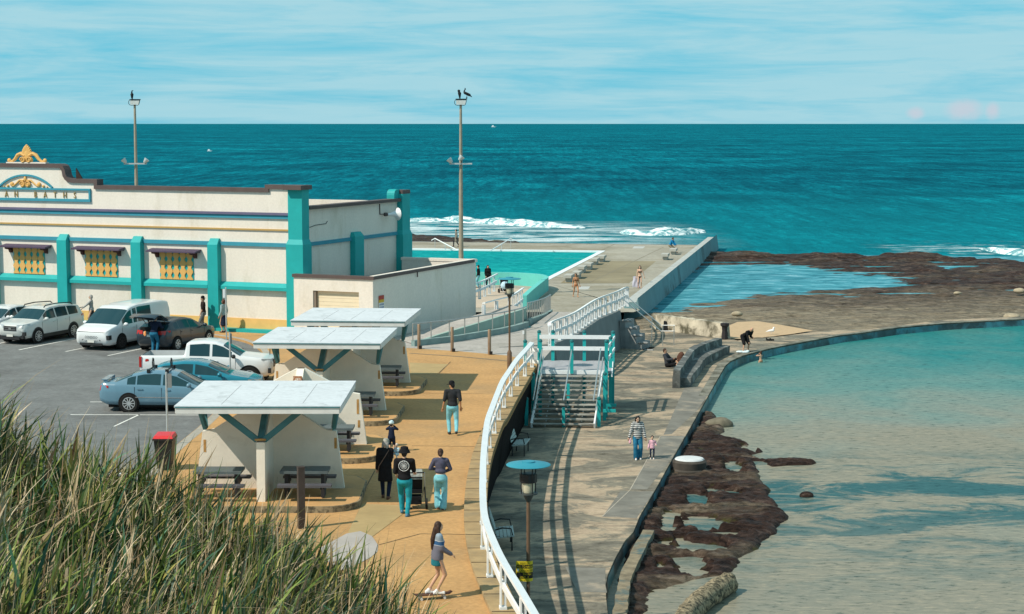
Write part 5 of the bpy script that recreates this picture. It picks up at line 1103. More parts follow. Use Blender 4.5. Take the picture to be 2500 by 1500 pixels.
# ================================================================== BENCHES
m_slat = M('bench_slat', (.40, .47, .45), .6, .08, 4)
def bench(px, py, rz, label):
    t = thing('park_bench', label, 'bench', G(px, py, LOW), rz, 'slatted benches along the retaining wall')
    for k in range(5): mb = MB(); mb.box((0, .0 + .105 * k, .45 - .012 * k), (1.35, .09, .035)); mb.build('seat_slat', m_slat, t)
    Rb = Matrix.Rotation(math.radians(-15), 3, 'X')
    for k in range(5): mb = MB(); mb.box((0, .50 + .035 * k, .56 + .105 * k), (1.35, .03, .09), M=Rb); mb.build('back_slat', m_slat, t)
    for sx in (-1, 1):
        mb = MB(); mb.tube([(sx * .55, .02, 0), (sx * .55, .02, .43), (sx * .55, .46, .41), (sx * .55, .46, 0)], .025, 6); mb.build('leg', m_black, t)
        mb = MB(); mb.tube([(sx * .62, .5, .62), (sx * .62, .30, .68), (sx * .62, .05, .66), (sx * .62, .0, .45)], .022, 6); mb.build('armrest', m_black, t)
bench(1286, 1108, math.radians(90 - 8), 'slatted bench against the dark wall at the foot of the stairs')
bench(1250, 1334, math.radians(90 + 2), 'slatted bench in the shade left of the lamp post pole')
bench(1275, 1560, math.radians(90 + 22), 'slatted bench cut off at the bottom edge under the railing')
# concrete seats on the pool deck
m_seatc = M('seat_concrete', (.42, .41, .37), .85, .12, 1.5, .2, 20)
for px, py, lab in ((1385, 690, 'pale concrete block seat nearest the woman in the brown bikini, left of its pair'), (1405, 682, 'second concrete block seat, half behind the nearest one by the pool'), (1417, 668, 'concrete block seat in the middle pair beside the white pool edge'), (1434, 660, 'rear concrete block of the middle pair beside the pool'), (1449, 648, 'concrete block seat in the farthest pair by the pool corner'), (1466, 641, 'rearmost concrete block by the corner of the pool'), (1622, 636, 'concrete block seat beside the sea wall, nearer than the man in blue'), (1642, 623, 'concrete block seat under the man in the blue shirt')):
    b_ = G(px, py, LOW); t = thing('block_seat', lab, 'seat', b_, math.radians(-10), 'concrete block seats on the pool deck')
    mb = MB(); mb.box((0, .9, .44), (.62, 1.9, .22)); mb.build('seat', m_seatc, t); mb = MB(); mb.box((.02, .9, .16), (.40, 1.5, .34)); mb.build('base', m_seatc, t)
# pool ladders rails at the far edge
for px0, py0, px1, py1, lab in ((1062, 584, 1118, 610, 'white pool handrail sloping right beside the mast'), (1247, 584, 1197, 611, 'white pool handrail sloping left on the far pool edge')):
    a = G(px0, py0 + 22, LOW); bq = G(px1, py1 + 3, LOW); t = thing('pool_handrail', lab, 'handrail', a); d = bq - a
    mb = MB(); mb.tube([(-.35 if px0 < px1 else .3, 0, .75), (0, 0, .95), (0, 0, .95), (d.x, d.y, .05)], .05, 6); mb.build('rail', m_white, t)
    for f_ in (0, .45): mb = MB(); mb.tube([(d.x * f_, d.y * f_, 0), (d.x * f_, d.y * f_, .95 - .9 * f_)], .03, 5); mb.build('post', m_galv, t)
pd_ = [G(*q, 0) for q in ((846, 1304), (880, 1298), (908, 1310), (923, 1332), (921, 1348), (905, 1362), (880, 1375), (820, 1400), (780, 1340))]
sheet('concrete_pad', pd_, .011, M('pad_grey', (.40, .36, .33), .85, .1, 1, .2, 30))
# small white boats out at sea
for px, py, y_, s_, lab in ((1204, 309, 6000, 6.0, 'tiny white boat just below the horizon'), (511, 371, 850, .9, 'tiny white boat far out left of the horizon centre')):
    p = AT(px, py, y_); p.z = SEA; t = thing('boat', lab, 'boat', p); mb = MB(); mb.add([(-1, -.4, .15), (1, -.4, .15), (1.4, 0, .2), (1, .4, .15), (-1, .4, .15), (-1.1, -.5, .6), (1.1, -.5, .6), (1.7, 0, .75), (1.1, .5, .6), (-1.1, .5, .6)], [(0, 1, 6, 5), (1, 2, 7, 6), (2, 3, 8, 7), (3, 4, 9, 8), (4, 0, 5, 9), (5, 6, 7, 8, 9), (4, 3, 2, 1, 0)]); mb.v = [tuple(c * s_ for c in v) for v in mb.v]; mb.build('hull', m_white, t)
    mb = MB(); mb.box((-.2 * s_, 0, .9 * s_), (.9 * s_, .6 * s_, .65 * s_)); mb.build('cabin', m_white, t)
# ================================================================== CARS
m_glass = None
def mat_glass():
    m, nt, N, L, b = nodes('car_glass'); b.inputs['Base Color'].default_value = (.012, .045, .055, 1); b.inputs['Roughness'].default_value = .06; setspec(b, .6); return m
m_glass = mat_glass(); m_tyre = M('tyre_rubber', (.014, .014, .014), .85, .2, 6); m_alloy = M('alloy_rim', (.55, .56, .57), .35, .05, 4, metal=.5); m_arch = M('wheel_well', (.008, .008, .008), .9)
m_trim = M('black_trim', (.02, .021, .022), .55, .1, 4, spec=.4); m_chrome = M('chrome', (.6, .6, .6), .2, .03, 3, metal=.9)
m_headl = M('headlight_glass', (.42, .46, .48), .12, .2, 9, spec=.8); m_tail = M('tail_light', (.45, .02, .015), .25, .2, 6, spec=.6); m_npl = M('number_plate', (.62, .62, .58), .5, .03, 3)
def interp(tab, x):
    if x <= tab[0][0]: return tab[0][1]
    for (a, b), (c, d) in zip(tab, tab[1:]):
        if a <= x <= c: return b + (d - b) * (x - a) / (c - a)
    return tab[-1][1]
def wheel_mesh(r, spokes, rim_r):
    mb = MB(); mb.lathe([(rim_r, -.10), (r * .96, -.105), (r, -.07), (r, .07), (r * .96, .10), (rim_r, .095)], 24)
    rb = MB(); rb.lathe([(rim_r * 1.02, .07), (rim_r * 1.02, .096), (rim_r * .93, .10), (rim_r * .90, .085)], 24); rb.lathe([(.001, .07), (.07, .085), (.06, .095), (.001, .10)], 10)
    for k in range(spokes):
        a = 2 * math.pi * k / spokes; c, s = math.cos(a), math.sin(a); rb.beam((c * .04, s * .04, .088), (c * rim_r * .95, s * rim_r * .95, .088), .035 if spokes > 7 else .06, .02, Vector((0, 0, 1)))
    db = MB(); db.lathe([(.001, .06), (rim_r * .97, .062), (rim_r * .97, .066), (.001, .066)], 20)
    return mb, rb, db
def car(name, label, paint_m, P, loc, head, group='cars parked at the baths', extra=None):
    L, W = P['L'], P['W']; rz = math.atan2(head[1], head[0]); t = thing(name, label, P.get('cat', 'car'), loc, rz, group)
    xs = sorted(set([round(L * i / 56, 3) for i in range(57)] + [p[0] for p in P['top']] + [e for w_ in P['side'] for e in w_] + [P['ws'][0], P['ws'][1], P['rw'][0], P['rw'][1]]))
    V = []; F_ = []; FG = []
    nj = 14
    for x in xs:
        zl = interp(P['low'], x); zb = interp(P['belt'], x); zt = max(interp(P['top'], x), zb + .012)
        e = min(x, L - x); hw = W / 2 * interp(P['plan'], x); ht = min(hw * .95, W / 2 * P['tumble']) if zt - zb > .12 else hw * (.93 - .15 * min(1, (zt - zb) / .12) * 0)
        f = min(1, max(0, (zt - zb) / (P['H'] - zb))) ; ht = hw * .94 + (W / 2 * P['tumble'] - hw * .94) * f ** .8
        a = (hw * .955, zb); r = (ht, zt - .05 * min(1, (zt - zb) / .2)); lp = lambda q: (a[0] + (r[0] - a[0]) * q, a[1] + (r[1] - a[1]) * q)
        sec = [(0, zl), (hw * .8, zl), (hw * .96, zl + .06), (hw, zl + .2), (hw * 1.0, zl + (zb - zl) * .6), (hw * .988, zb - .07 * min(1, (zb - zl) / .5)), a, lp(.07), lp(.5), lp(.9), r, (ht * .86, zt - .012), (ht * .45, zt), (0, zt + .004)]
        V.append([(L / 2 - x, y, z) for y, z in sec])
    body = MB(); glass = {}
    def gl(key): return glass.setdefault(key, MB())
    for i in range(len(xs) - 1):
        xm = (xs[i] + xs[i + 1]) / 2
        for j in range(nj - 1):
            for s in (1, -1):
                q = [V[i][j], V[i + 1][j], V[i + 1][j + 1], V[i][j + 1]]; q = [(p[0], p[1] * s, p[2]) for p in q]
                fo = [(0, 1, 2, 3)] if s < 0 else [(3, 2, 1, 0)]
                dest = body
                if j in (7, 8):
                    for k, (w0, w1) in enumerate(P['side']):
                        if w0 < xm < w1 and V[i][10][2] - V[i][6][2] > .10: dest = gl(('side_window', k, s))
                if j in (11, 12) or j == 10:
                    if P['ws'][0] < xm < P['ws'][1]: dest = gl(('windscreen', 0, 0))
                    if P['rw'][0] < xm < P['rw'][1]: dest = gl(('rear_window', 0, 0))
                if P.get('bed') and P['bed'][0] < xm < P['bed'][1] and j >= 10: continue
                dest.add(q, fo)
    for i in (0, -1):
        for s in (1, -1): body.add([(p[0], p[1] * s, p[2]) for p in V[i]], [tuple(range(nj))])
    o = body.build('body', paint_m, t, smooth=True, fix=False)
    bm = bmesh.new(); bm.from_mesh(o.data); bmesh.ops.remove_doubles(bm, verts=bm.verts, dist=.0008); bmesh.ops.recalc_face_normals(bm, faces=bm.faces); bm.to_mesh(o.data); bm.free()
    for (nm, k, s), g in glass.items():
        oo = g.build(nm, m_glass, t, smooth=True, fix=False); bm = bmesh.new(); bm.from_mesh(oo.data); bmesh.ops.remove_doubles(bm, verts=bm.verts, dist=.0008); bm.to_mesh(oo.data); bm.free()
    def sidey(x, z):   # body half width at station x, height z
        hw = W / 2 * interp(P['plan'], x); return hw
    # wheels
    r = P['r']
    wm = None
    for x in P['axles']:
        for s in (1, -1):
            y = sidey(x, r) ; X = L / 2 - x
            mb = MB(); mb.lathe([(r * 1.19, -.02), (r * 1.19, .008), (r * 1.17, .012), (.01, .012)], 26, (X, s * (y - .002), r * 1.02), Matrix.Rotation(-s * math.pi / 2, 3, 'X')); mb.build('wheel_arch', m_arch if not P.get('cladding') else m_trim, t)
            tb, rb, db = wheel_mesh(r, P['spokes'], r * P.get('rim', .66))
            Rm = Matrix.Rotation(-s * math.pi / 2, 3, 'X'); c = Vector((X, s * (y - .062), r))
            for q in (tb, rb, db): q.v = [tuple(c + Rm @ Vector(v)) for v in q.v]
            w_ = tb.build('wheel', m_tyre, t, smooth=True); rb.build('rim', P.get('rimmat', m_alloy), w_, smooth=True); db.build('hub', m_trim, w_)
    # doors seams, handles, sill, mirrors
    for x in P['seams']:
        for s in (1, -1):
            y = sidey(x, 0); zb = interp(P['belt'], x); zl = interp(P['low'], x)
            mb = MB(); mb.box((L / 2 - x, s * (y * .997 + .001), (zl + .22 + zb - .06) / 2), (.012, .006, zb - zl - .26)); mb.build('door_seam', m_arch, t)
    for x in P['handles']:
        for s in (1, -1): mb = MB(); mb.box((L / 2 - x, s * (sidey(x, 0) * .992 + .012), interp(P['belt'], x) - .13), (.2, .03, .035)); mb.build('door_handle', P.get('handlemat', paint_m), t)
    xm = P['mirror']
    for s in (1, -1):
        zb = interp(P['belt'], xm); mb = MB(); mb.ell((L / 2 - xm, s * (sidey(xm, 0) + .13), zb + .09), (.09, .12, .085), n=12, m=8); mb.beam((L / 2 - xm, s * (sidey(xm, 0) * .9), zb + .03), (L / 2 - xm, s * (sidey(xm, 0) + .06), zb + .06), .05, .04); mb.build('mirror', P.get('mirrormat', paint_m), t, smooth=True)
    hwf = W / 2 * interp(P['plan'], .05); hwr = W / 2 * interp(P['plan'], L - .05)
    fx = L / 2; zh = P['zh']
    for s in (1, -1):
        mb = MB(); y1 = hwf * .52 * s; y2 = W / 2 * interp(P['plan'], .42) * .985 * s; h_ = P.get('hl', .14); yi = hwf * .97 * s
        mb.add([(fx - .03, y1, zh - h_ / 2), (fx - .07, yi, zh - h_ / 2 + .01), (fx - .46, y2 * 1.012, zh + h_ * .35), (fx - .46, y2 * 1.006, zh + h_ * .75), (fx - .12, yi * .99, zh + h_ * .62), (fx - .06, y1, zh + h_ / 2)], [(0, 1, 4, 5), (1, 2, 3, 4)]); mb.v = [(v[0] + .042, v[1], v[2]) for v in mb.v]; mb.build('headlight', P.get('hlmat', m_headl), t)
        zt_ = P['zt']; mb = MB(); yr = hwr * .97 * s; y3 = W / 2 * interp(P['plan'], L - .36) * 1.004 * s
        mb.add([(-fx - .015, hwr * .55 * s, zt_ - .08), (-fx + .02, yr * 1.01, zt_ - .09), (-fx + .36, y3, zt_ + .02), (-fx + .36, y3, zt_ + .10), (-fx + .06, yr * 1.0, zt_ + .10), (-fx + .01, hwr * .55 * s, zt_ + .08)], [(0, 1, 4, 5), (1, 2, 3, 4)]); mb.build('tail_light', m_tail, t)
    if P.get('grille'):
        g = P['grille']; mb = MB(); mb.box((fx + .0, 0, g[1]), (.04, g[0], g[2])); mb.build('grille', m_trim, t)
        mb = MB()
        for k in (-1, 1): mb.box((fx + .022, 0, g[1] + k * g[2] * .22), (.012, g[0] * .9, .018))
        mb.box((fx + .022, 0, g[1]), (.014, .14, .075)); mb.build('grille_bar', m_chrome, t)
    mb = MB(); mb.box((fx - .0, 0, .30), (.06, W * .62, .11)); mb.build('air_intake', m_trim, t)
    mb = MB(); mb.box((fx + .035, 0, .43), (.012, .37, .11)); mb.build('number_plate', m_npl, t)
    if not P.get('noplate'): mb = MB(); mb.box((-fx - .012, 0, P.get('rp', .75)), (.012, .37, .11)); mb.build('number_plate', m_npl, t)
    mb = MB(); mb.box((0, 0, .24), (L * .86, W * .84, .16)); mb.build('underbody', m_arch, t)
    if extra: extra(t, P, paint_m)
    return t
PLAN = [(0, .70), (.08, .80), (.25, .90), (.6, .97), (1.1, 1.0), (3.6, 1.0), (4.2, .97), (4.6, .90), (4.75, .84), (4.82, .76)]
SEDAN = dict(L=4.82, W=1.82, H=1.47, top=[(0, .60), (.06, .70), (.3, .80), (.7, .88), (1.2, .96), (2.0, 1.36), (2.3, 1.43), (2.75, 1.465), (3.2, 1.44), (3.65, 1.34), (4.25, 1.09), (4.7, 1.05), (4.78, 1.0), (4.82, .85)],
    belt=[(0, .55), (.08, .66), (.5, .80), (1.2, .90), (4.2, 1.0), (4.7, .98), (4.82, .80)], low=[(0, .30), (.3, .22), (4.5, .23), (4.82, .36)], plan=PLAN, tumble=.70, ws=(1.22, 1.98), rw=(3.62, 4.24), side=[(1.55, 2.48), (2.56, 3.42), (3.47, 3.78)], axles=(.93, 3.71), r=.325, spokes=10, seams=(1.35, 2.52, 3.5), handles=(2.3, 3.3), mirror=1.5, zh=.66, zt=.86, grille=(.62, .62, .12), rim=.68)
SUV = dict(L=4.63, W=1.82, H=1.68, top=[(0, .80), (.05, .92), (.3, 1.0), (1.05, 1.10), (1.75, 1.55), (2.1, 1.64), (2.8, 1.68), (3.7, 1.64), (4.25, 1.56), (4.5, 1.15), (4.6, 1.0), (4.63, .9)],
    belt=[(0, .72), (.1, .88), (.6, .97), (1.05, 1.03), (4.2, 1.14), (4.5, 1.08), (4.63, .85)], low=[(0, .42), (.3, .26), (4.3, .28), (4.63, .45)], plan=[(0, .74), (.08, .84), (.25, .93), (.6, .99), (1.1, 1.0), (3.9, 1.0), (4.3, .96), (4.55, .90), (4.63, .84)], tumble=.74, ws=(1.08, 1.74), rw=(4.27, 4.48), side=[(1.45, 2.32), (2.40, 3.25), (3.33, 4.05)], axles=(.92, 3.59), r=.355, spokes=10, seams=(1.25, 2.36, 3.3), handles=(2.15, 3.1), mirror=1.4, zh=.86, zt=1.0, hl=.16, grille=(.74, .76, .22), cladding=True, rim=.68)
HATCH = dict(L=4.45, W=1.80, H=1.46, top=[(0, .62), (.06, .74), (.4, .86), (1.1, .98), (1.95, 1.36), (2.4, 1.45), (2.9, 1.46), (3.6, 1.38), (3.95, 1.27), (4.3, 1.02), (4.42, .92), (4.45, .8)],
    belt=[(0, .56), (.1, .70), (.5, .82), (1.1, .91), (3.9, 1.02), (4.3, 1.0), (4.45, .78)], low=[(0, .30), (.3, .21), (4.2, .22), (4.45, .38)], plan=[(0, .66), (.08, .77), (.25, .88), (.6, .97), (1.1, 1.0), (3.6, 1.0), (4.0, .97), (4.35, .89), (4.45, .80)], tumble=.70, ws=(1.14, 1.93), rw=(3.97, 4.28), side=[(1.5, 2.42), (2.5, 3.3), (3.35, 3.7)], axles=(.92, 3.6), r=.325, spokes=7, seams=(1.3, 2.46, 3.32), handles=(2.25, 3.15), mirror=1.45, zh=.70, zt=.90, grille=(.7, .55, .16), rim=.66)
UTE = dict(L=5.26, W=1.87, H=1.79, cat='utility truck', top=[(0, .95), (.05, 1.05), (.4, 1.13), (1.25, 1.22), (1.95, 1.66), (2.25, 1.76), (2.7, 1.79), (3.3, 1.75), (3.42, 1.70), (3.50, 1.26), (5.2, 1.24), (5.26, 1.2)],
    belt=[(0, .85), (.1, 1.0), (.5, 1.06), (1.25, 1.12), (3.45, 1.18), (5.2, 1.18), (5.26, 1.1)], low=[(0, .48), (.3, .36), (4.9, .42), (5.26, .52)], plan=[(0, .76), (.08, .85), (.25, .93), (.6, .99), (1.1, 1.0), (4.9, 1.0), (5.2, .98), (5.26, .95)], tumble=.74, ws=(1.27, 1.94), rw=(3.425, 3.495), side=[(1.6, 2.38), (2.48, 3.28)], axles=(.90, 4.02), r=.39, spokes=6, seams=(1.45, 2.43, 3.4, 3.49), handles=(2.25, 3.15), mirror=1.5, zh=.98, zt=1.0, hl=.17, grille=(.9, .88, .3), bed=(3.52, 5.19), mirrormat=m_trim, rim=.66)
VAN = dict(L=5.25, W=2.0, H=1.98, cat='van', top=[(0, .80), (.05, .92), (.35, 1.04), (.75, 1.14), (1.70, 1.80), (2.0, 1.90), (2.6, 1.97), (4.6, 1.97), (5.05, 1.90), (5.18, 1.6), (5.23, 1.1), (5.25, .9)],
    belt=[(0, .74), (.1, .88), (.4, .98), (.75, 1.05), (5.1, 1.14), (5.25, .85)], low=[(0, .30), (.3, .22), (4.9, .24), (5.25, .36)], plan=[(0, .80), (.08, .88), (.25, .94), (.6, .99), (1.1, 1.0), (4.8, 1.0), (5.1, .97), (5.25, .93)], tumble=.82, ws=(.78, 1.68), rw=(5.06, 5.2), side=[(1.15, 1.95), (2.05, 2.35), (2.42, 3.55)], axles=(.98, 4.25), r=.345, spokes=9, seams=(1.05, 2.2, 3.6), handles=(2.0,), mirror=1.15, zh=.55, zt=.9, hl=.17, rimmat=M('dark_rim', (.05, .05, .055), .4, .1, 4, metal=.5), hlmat=m_trim, rim=.68)
def roof_rails(t, P, pm):
    for s in (1, -1): mb = MB(); mb.tube([(.55, s * .60, 1.62), (.45, s * .61, 1.71), (-.3, s * .62, 1.75), (-1.45, s * .60, 1.70), (-1.6, s * .60, 1.60)], .028, 6); mb.build('roof_rail', m_trim, t)
    for s in (1, -1):
        mb = MB(); mb.beam((1.2, s * .915, .33), (-1.1, s * .915, .36), .02, .16); mb.build('sill_trim', m_trim, t)
        mb = MB(); mb.box((2.24, s * .72, .52), (.10, .26, .18)); mb.build('fog_light', m_trim, t)
    mb = MB(); mb.box((2.22, 0, .36), (.14, 1.5, .14)); mb.build('lower_bumper', m_trim, t)
def roof_racks(t, P, pm):
    for x in (.05, -.62):
        mb = MB(); mb.tube([(x, -.66, 1.50), (x, .66, 1.50)], .03, 6); mb.box((x, -.62, 1.47), (.12, .1, .12)); mb.box((x, .62, 1.47), (.12, .1, .12)); mb.build('roof_bar', m_black, t)
        mb = MB(); mb.tube([(x, .12, 1.53), (x, .06, 1.72), (x, .16, 1.84), (x, .28, 1.80), (x, .32, 1.60), (x, .30, 1.52)], .022, 6); mb.build('board_cradle', m_black, t)
    mb = MB(); mb.beam((-2.24, -.64, 1.15), (-2.24, .64, 1.15), .20, .03); 
    for s in (1, -1): mb.box((-2.2, s * .60, 1.10), (.14, .045, .09))
    mb.build('boot_spoiler', pm, t)
    for s in (1, -1):
        mb = MB(); mb.beam((1.0, s * .912, .52), (-1.15, s * .912, .55), .012, .03); mb.build('side_moulding', m_chrome, t)
def ute_extra(t, P, pm):
    mb = MB(); mb.box((-1.72, 0, .80), (1.66, 1.46, .04)); mb.add([(-.90, -.74, .82), (-.90, .74, .82), (-2.55, .74, .82), (-2.55, -.74, .82), (-.90, -.80, 1.235), (-.90, .80, 1.235), (-2.55, .80, 1.235), (-2.55, -.80, 1.235)], [(0, 1, 5, 4), (1, 2, 6, 5), (2, 3, 7, 6), (3, 0, 4, 7)]); mb.build('tray', M('tray_liner', (.42, .44, .45), .7, .08, 3), t)
    mb = MB(); mb.tube([(2.35, .5, 1.1), (2.38, .5, 2.0)], .018, 5); mb.build('aerial', m_black, t)
    for s in (1, -1): mb = MB(); mb.box((2.52, s * .74, .62), (.12, .20, .2)); mb.build('fog_light', m_trim, t)
    for s in (1, -1): mb = MB(); mb.box((-2.60, s * .86, .98), (.10, .16, .42)); mb.build('rear_light', m_tail, t)
def van_extra(t, P, pm):
    mb = MB()
    for j in range(5):
        for i in range(20):
            if abs(j - 2) == 2 and i % 2: pass
            y = -.80 + i * .084 + (j % 2) * .042; z = .66 - j * .045
            if j >= 3: z -= .07
            mb.box((2.62 - abs(y) ** 2.5 * .14, y, z), (.03, .05, .026))
    mb.build('grille_pattern', M('grille_grey', (.10, .12, .13), .4), t)
    for s in (1, -1): mb = MB(); mb.box((2.50, s * .86, .62), (.22, .20, .20)); mb.build('lamp_cluster', m_trim, t)
    mb = MB(); mb.beam((2.60, -.75, .86), (2.60, .75, .86), .03, .018); mb.build('light_strip', m_trim, t)
    mb = MB(); mb.box((2.64, 0, .38), (.02, .16, .14)); mb.build('tow_cover', m_trim, t)
    mb = MB(); mb.add([(1.20, -1.03, .42), (.38, -1.03, .42), (.38, -1.02, 1.0), (1.20, -1.02, 1.0)], [(0, 1, 2, 3)])
def open_tail(t, P, pm):
    mb = MB(); mb.box((-2.02, 0, .82), (.30, 1.16, .60)); mb.build('boot_opening', m_arch, t)
    mb = MB(); V = []
    for i, (x, z) in enumerate(((-1.50, 1.42), (-1.85, 1.62), (-2.25, 1.76), (-2.62, 1.78), (-2.95, 1.66))):
        w_ = .60 + .03 * i
        for y, dz in ((-w_, -.05), (-w_ * .9, 0), (0, .02), (w_ * .9, 0), (w_, -.05)): V.append((x, y, z + dz))
    o = len(V); V += [(v[0] + .02, v[1] * .97, v[2] - .06) for v in V]
    fs = [(i * 5 + k, i * 5 + k + 1, i * 5 + k + 6, i * 5 + k + 5) for i in range(4) for k in range(4)]; mb.add(V, fs + [tuple(o + q for q in f[::-1]) for f in fs]); mb.build('tailgate', m_trim if False else pm, t, smooth=True)
    mb = MB(); mb.add([(-1.80, -.48, 1.525), (-1.80, .48, 1.525), (-2.3, .50, 1.69), (-2.3, -.50, 1.69)], [(0, 1, 2, 3)]); mb.build('tailgate_window', m_glass, t)
    for s in (1, -1): mb = MB(); mb.tube([(-1.75, s * .55, 1.25), (-2.2, s * .56, 1.68)], .015, 5); mb.build('gas_strut', m_black, t)
    mb = MB(); mb.ell((-2.12, .30, .80), (.12, .16, .17), n=12, m=8); mb.build('bag', M('orange_bag', (.75, .30, .10), .8), t)
pw = paint('paint_white', (.72, .74, .75)); psil = paint('paint_silver_blue', (.12, .235, .315), .2); pteal = paint('paint_teal', (.012, .19, .27), .2); pdark = paint('paint_graphite', (.012, .024, .036), .35); pwh2 = paint('paint_pearl', (.60, .62, .60))
HN = Vector((-.383, -.924, 0))
GZ = -.10
def put(front_left_wheel, rear=None): pass
def cp(v): return (v.x, v.y, GZ)
# SUV and van stand nose out, square to the pavilion
f = G(94, 838.6, GZ); left = Vector((-HN.y, HN.x, 0))   # car's own left
def centre_from_wheel(w_, P, axle, side, H): return w_ - H * (P['L'] / 2 - P['axles'][axle]) - Vector((-H.y, H.x, 0)) * side * (P['W'] / 2)
H1 = Vector((-.41, -.912, 0)).normalized()
car('parked_suv', 'pearl white wagon with black roof rails parked nose out by the pavilion', pwh2, SUV, cp(centre_from_wheel(f, SUV, 0, 1, H1)), H1, extra=roof_rails)
car('parked_van', 'tall white van with a broad one piece windscreen parked nose out', pw, VAN, cp(centre_from_wheel(G(298, 853, GZ), VAN, 0, 1, HN)), HN, extra=van_extra)
car('parked_hatchback', 'dark graphite hatchback with its tailgate raised beside the van', pdark, HATCH, cp(centre_from_wheel(G(434, 857.5, GZ), HATCH, 1, -1, -HN)), -HN, extra=open_tail)
c0 = centre_from_wheel(f, SUV, 0, 1, H1) + Vector((-.924, .383, 0)) * 3.0 + Vector((-.4, -.9, 0)) * -.9
car('parked_sedan', 'white sedan half hidden behind the wagon at the left edge', pw, SEDAN, cp(c0), HN)
HX = Vector((1, -.012, 0)).normalized()
wv = G(315, 1007, GZ); car('parked_sedan', 'silver blue sedan with boot spoiler and roof bars in front of the shelter', psil, SEDAN, cp(centre_from_wheel(wv, SEDAN, 1, -1, HX)), HX, extra=roof_racks)
car('parked_hatchback', 'bright teal hatchback between the silver blue sedan and the white truck', pteal, HATCH, (-11.75, 68.9, GZ), HX)
car('parked_utility', 'white twin cab utility truck with an open tray', pw, UTE, (-12.15, 72.7, GZ), HX, extra=ute_extra)
# ================================================================== DUNE GRASS
prof = [(-9.0, 6.4), (-6.7, 5.75), (-5.4, 5.12), (-4.2, 4.72), (-2.86, 4.22), (-2.16, 3.62), (-1.35, 2.95), (-.6, 2.1), (.3, 1.0), (1.2, 0)]
def crest(x):
    if x <= prof[0][0]: return prof[0][1]
    for (a, b), (c, d) in zip(prof, prof[1:]):
        if a <= x <= c: return b + (d - b) * (x - a) / (c - a)
    return 0
def dune(x, y):
    h = crest(x)
    h = h + (24 - y) * .03 if y < 24 else h - (y - 24) * .62
    return max(-.2, h + .12 * mnoise.noise(Vector((x * .8, y * .8, 0))))
mb = MB(); nx, ny = 44, 54; x0, x1, yy0, yy1 = -10.5, 1.4, 11, 36
mb.add([(x0 + (x1 - x0) * i / nx, yy0 + (yy1 - yy0) * j / ny, dune(x0 + (x1 - x0) * i / nx, yy0 + (yy1 - yy0) * j / ny)) for j in range(ny + 1) for i in range(nx + 1)], [(j * (nx + 1) + i, j * (nx + 1) + i + 1, (j + 1) * (nx + 1) + i + 1, (j + 1) * (nx + 1) + i) for j in range(ny) for i in range(nx)])
struct(mb.build('dune', M('dune_litter', (.03, .023, .015), .95, .4, 6, .6, 20), smooth='all', fix=False))
def grassmat(name, c0, c1):
    m, nt, N, L, b = nodes(name); g = N('ShaderNodeNewGeometry'); r = ramp(N, [(0, c0), (.55, tuple(a * .7 + b_ * .3 for a, b_ in zip(c0, c1))), (1, c1)]); L(g.outputs['Random Per Island'], r.inputs[0]); L(r.outputs[0], b.inputs['Base Color']); b.inputs['Roughness'].default_value = .55; setspec(b, .3); return m
gm = [grassmat('blade_green', (.022, .05, .010), (.20, .27, .05)), grassmat('blade_olive', (.07, .075, .018), (.38, .34, .10)), grassmat('blade_straw', (.26, .19, .10), (.68, .54, .36)), grassmat('blade_brown', (.13, .085, .045), (.33, .22, .12)), grassmat('blade_blue', (.018, .06, .035), (.09, .22, .12))]
rg = random.Random(11)
def blades(name, n, hmin, hmax, wmin, wmax, weights, lean, seg=4, ywin=(14.0, 25.2), label=''):
    V = []; Fc = []; Mi = []
    for _ in range(n):
        y = rg.uniform(*ywin); x = rg.uniform(-.31 * y, .05 + (-.015 * y if False else 0))
        if x > .0: continue
        cl = mnoise.noise(Vector((x * .9, y * .9, 3)))
        if cl < -.12 and rg.random() < .75: continue
        z = dune(x, y) - .04
        if crest(x) < 1.2: continue
        h = rg.uniform(hmin, hmax) * (.85 + .5 * (cl + .3)); w_ = rg.uniform(wmin, wmax)
        az = rg.gauss(.35, 1.15); ln = abs(rg.gauss(lean, .28)); dx, dy = math.cos(az), math.sin(az)
        fa = rg.uniform(0, math.pi); sx, sy = math.cos(fa), math.sin(fa)
        m_ = rg.choices(range(5), weights)[0]; o = len(V)
        kink = rg.random() < .12 and seg > 3; kd = rg.uniform(.4, 1.0)
        px_, py_, pz_ = x, y, z; ang = ln * .35
        for i in range(seg + 1):
            t = i / seg; ww = w_ * (1 - t) ** .6 * (.6 + .4 * min(1, t * 4)) * .5 + .0012
            V.append((px_ - sx * ww, py_ - sy * ww, pz_)); V.append((px_ + sx * ww, py_ + sy * ww, pz_))
            if kink and i == seg - 2: ang += kd * 1.6
            ang += ln * (1.3 / seg); st = h / seg
            px_ += dx * math.sin(ang) * st; py_ += dy * math.sin(ang) * st; pz_ += math.cos(ang) * st
        for i in range(seg): Fc.append((o + i * 2, o + i * 2 + 1, o + i * 2 + 3, o + i * 2 + 2)); Mi.append(m_)
    me = bpy.data.meshes.new(name); me.from_pydata(V, [], Fc)
    for m_ in gm: me.materials.append(m_)
    me.polygons.foreach_set('material_index', Mi); me.polygons.foreach_set('use_smooth', [True] * len(Fc)); me.update()
    o = bpy.data.objects.new(name, me); COL.objects.link(o); o['kind'] = 'stuff'; return o
blades('dune_grass', 14000, .35, .95, .010, .026, (30, 20, 34, 12, 4), .45)
blades('reed_grass', 9500, .5, 1.25, .030, .075, (44, 24, 14, 5, 13), .38, 5)
blades('dry_stalks', 3000, .7, 1.45, .008, .016, (2, 10, 74, 14, 0), .45, 5)
blades('grass_litter', 8000, .25, .6, .008, .016, (5, 8, 47, 40, 0), 1.3)
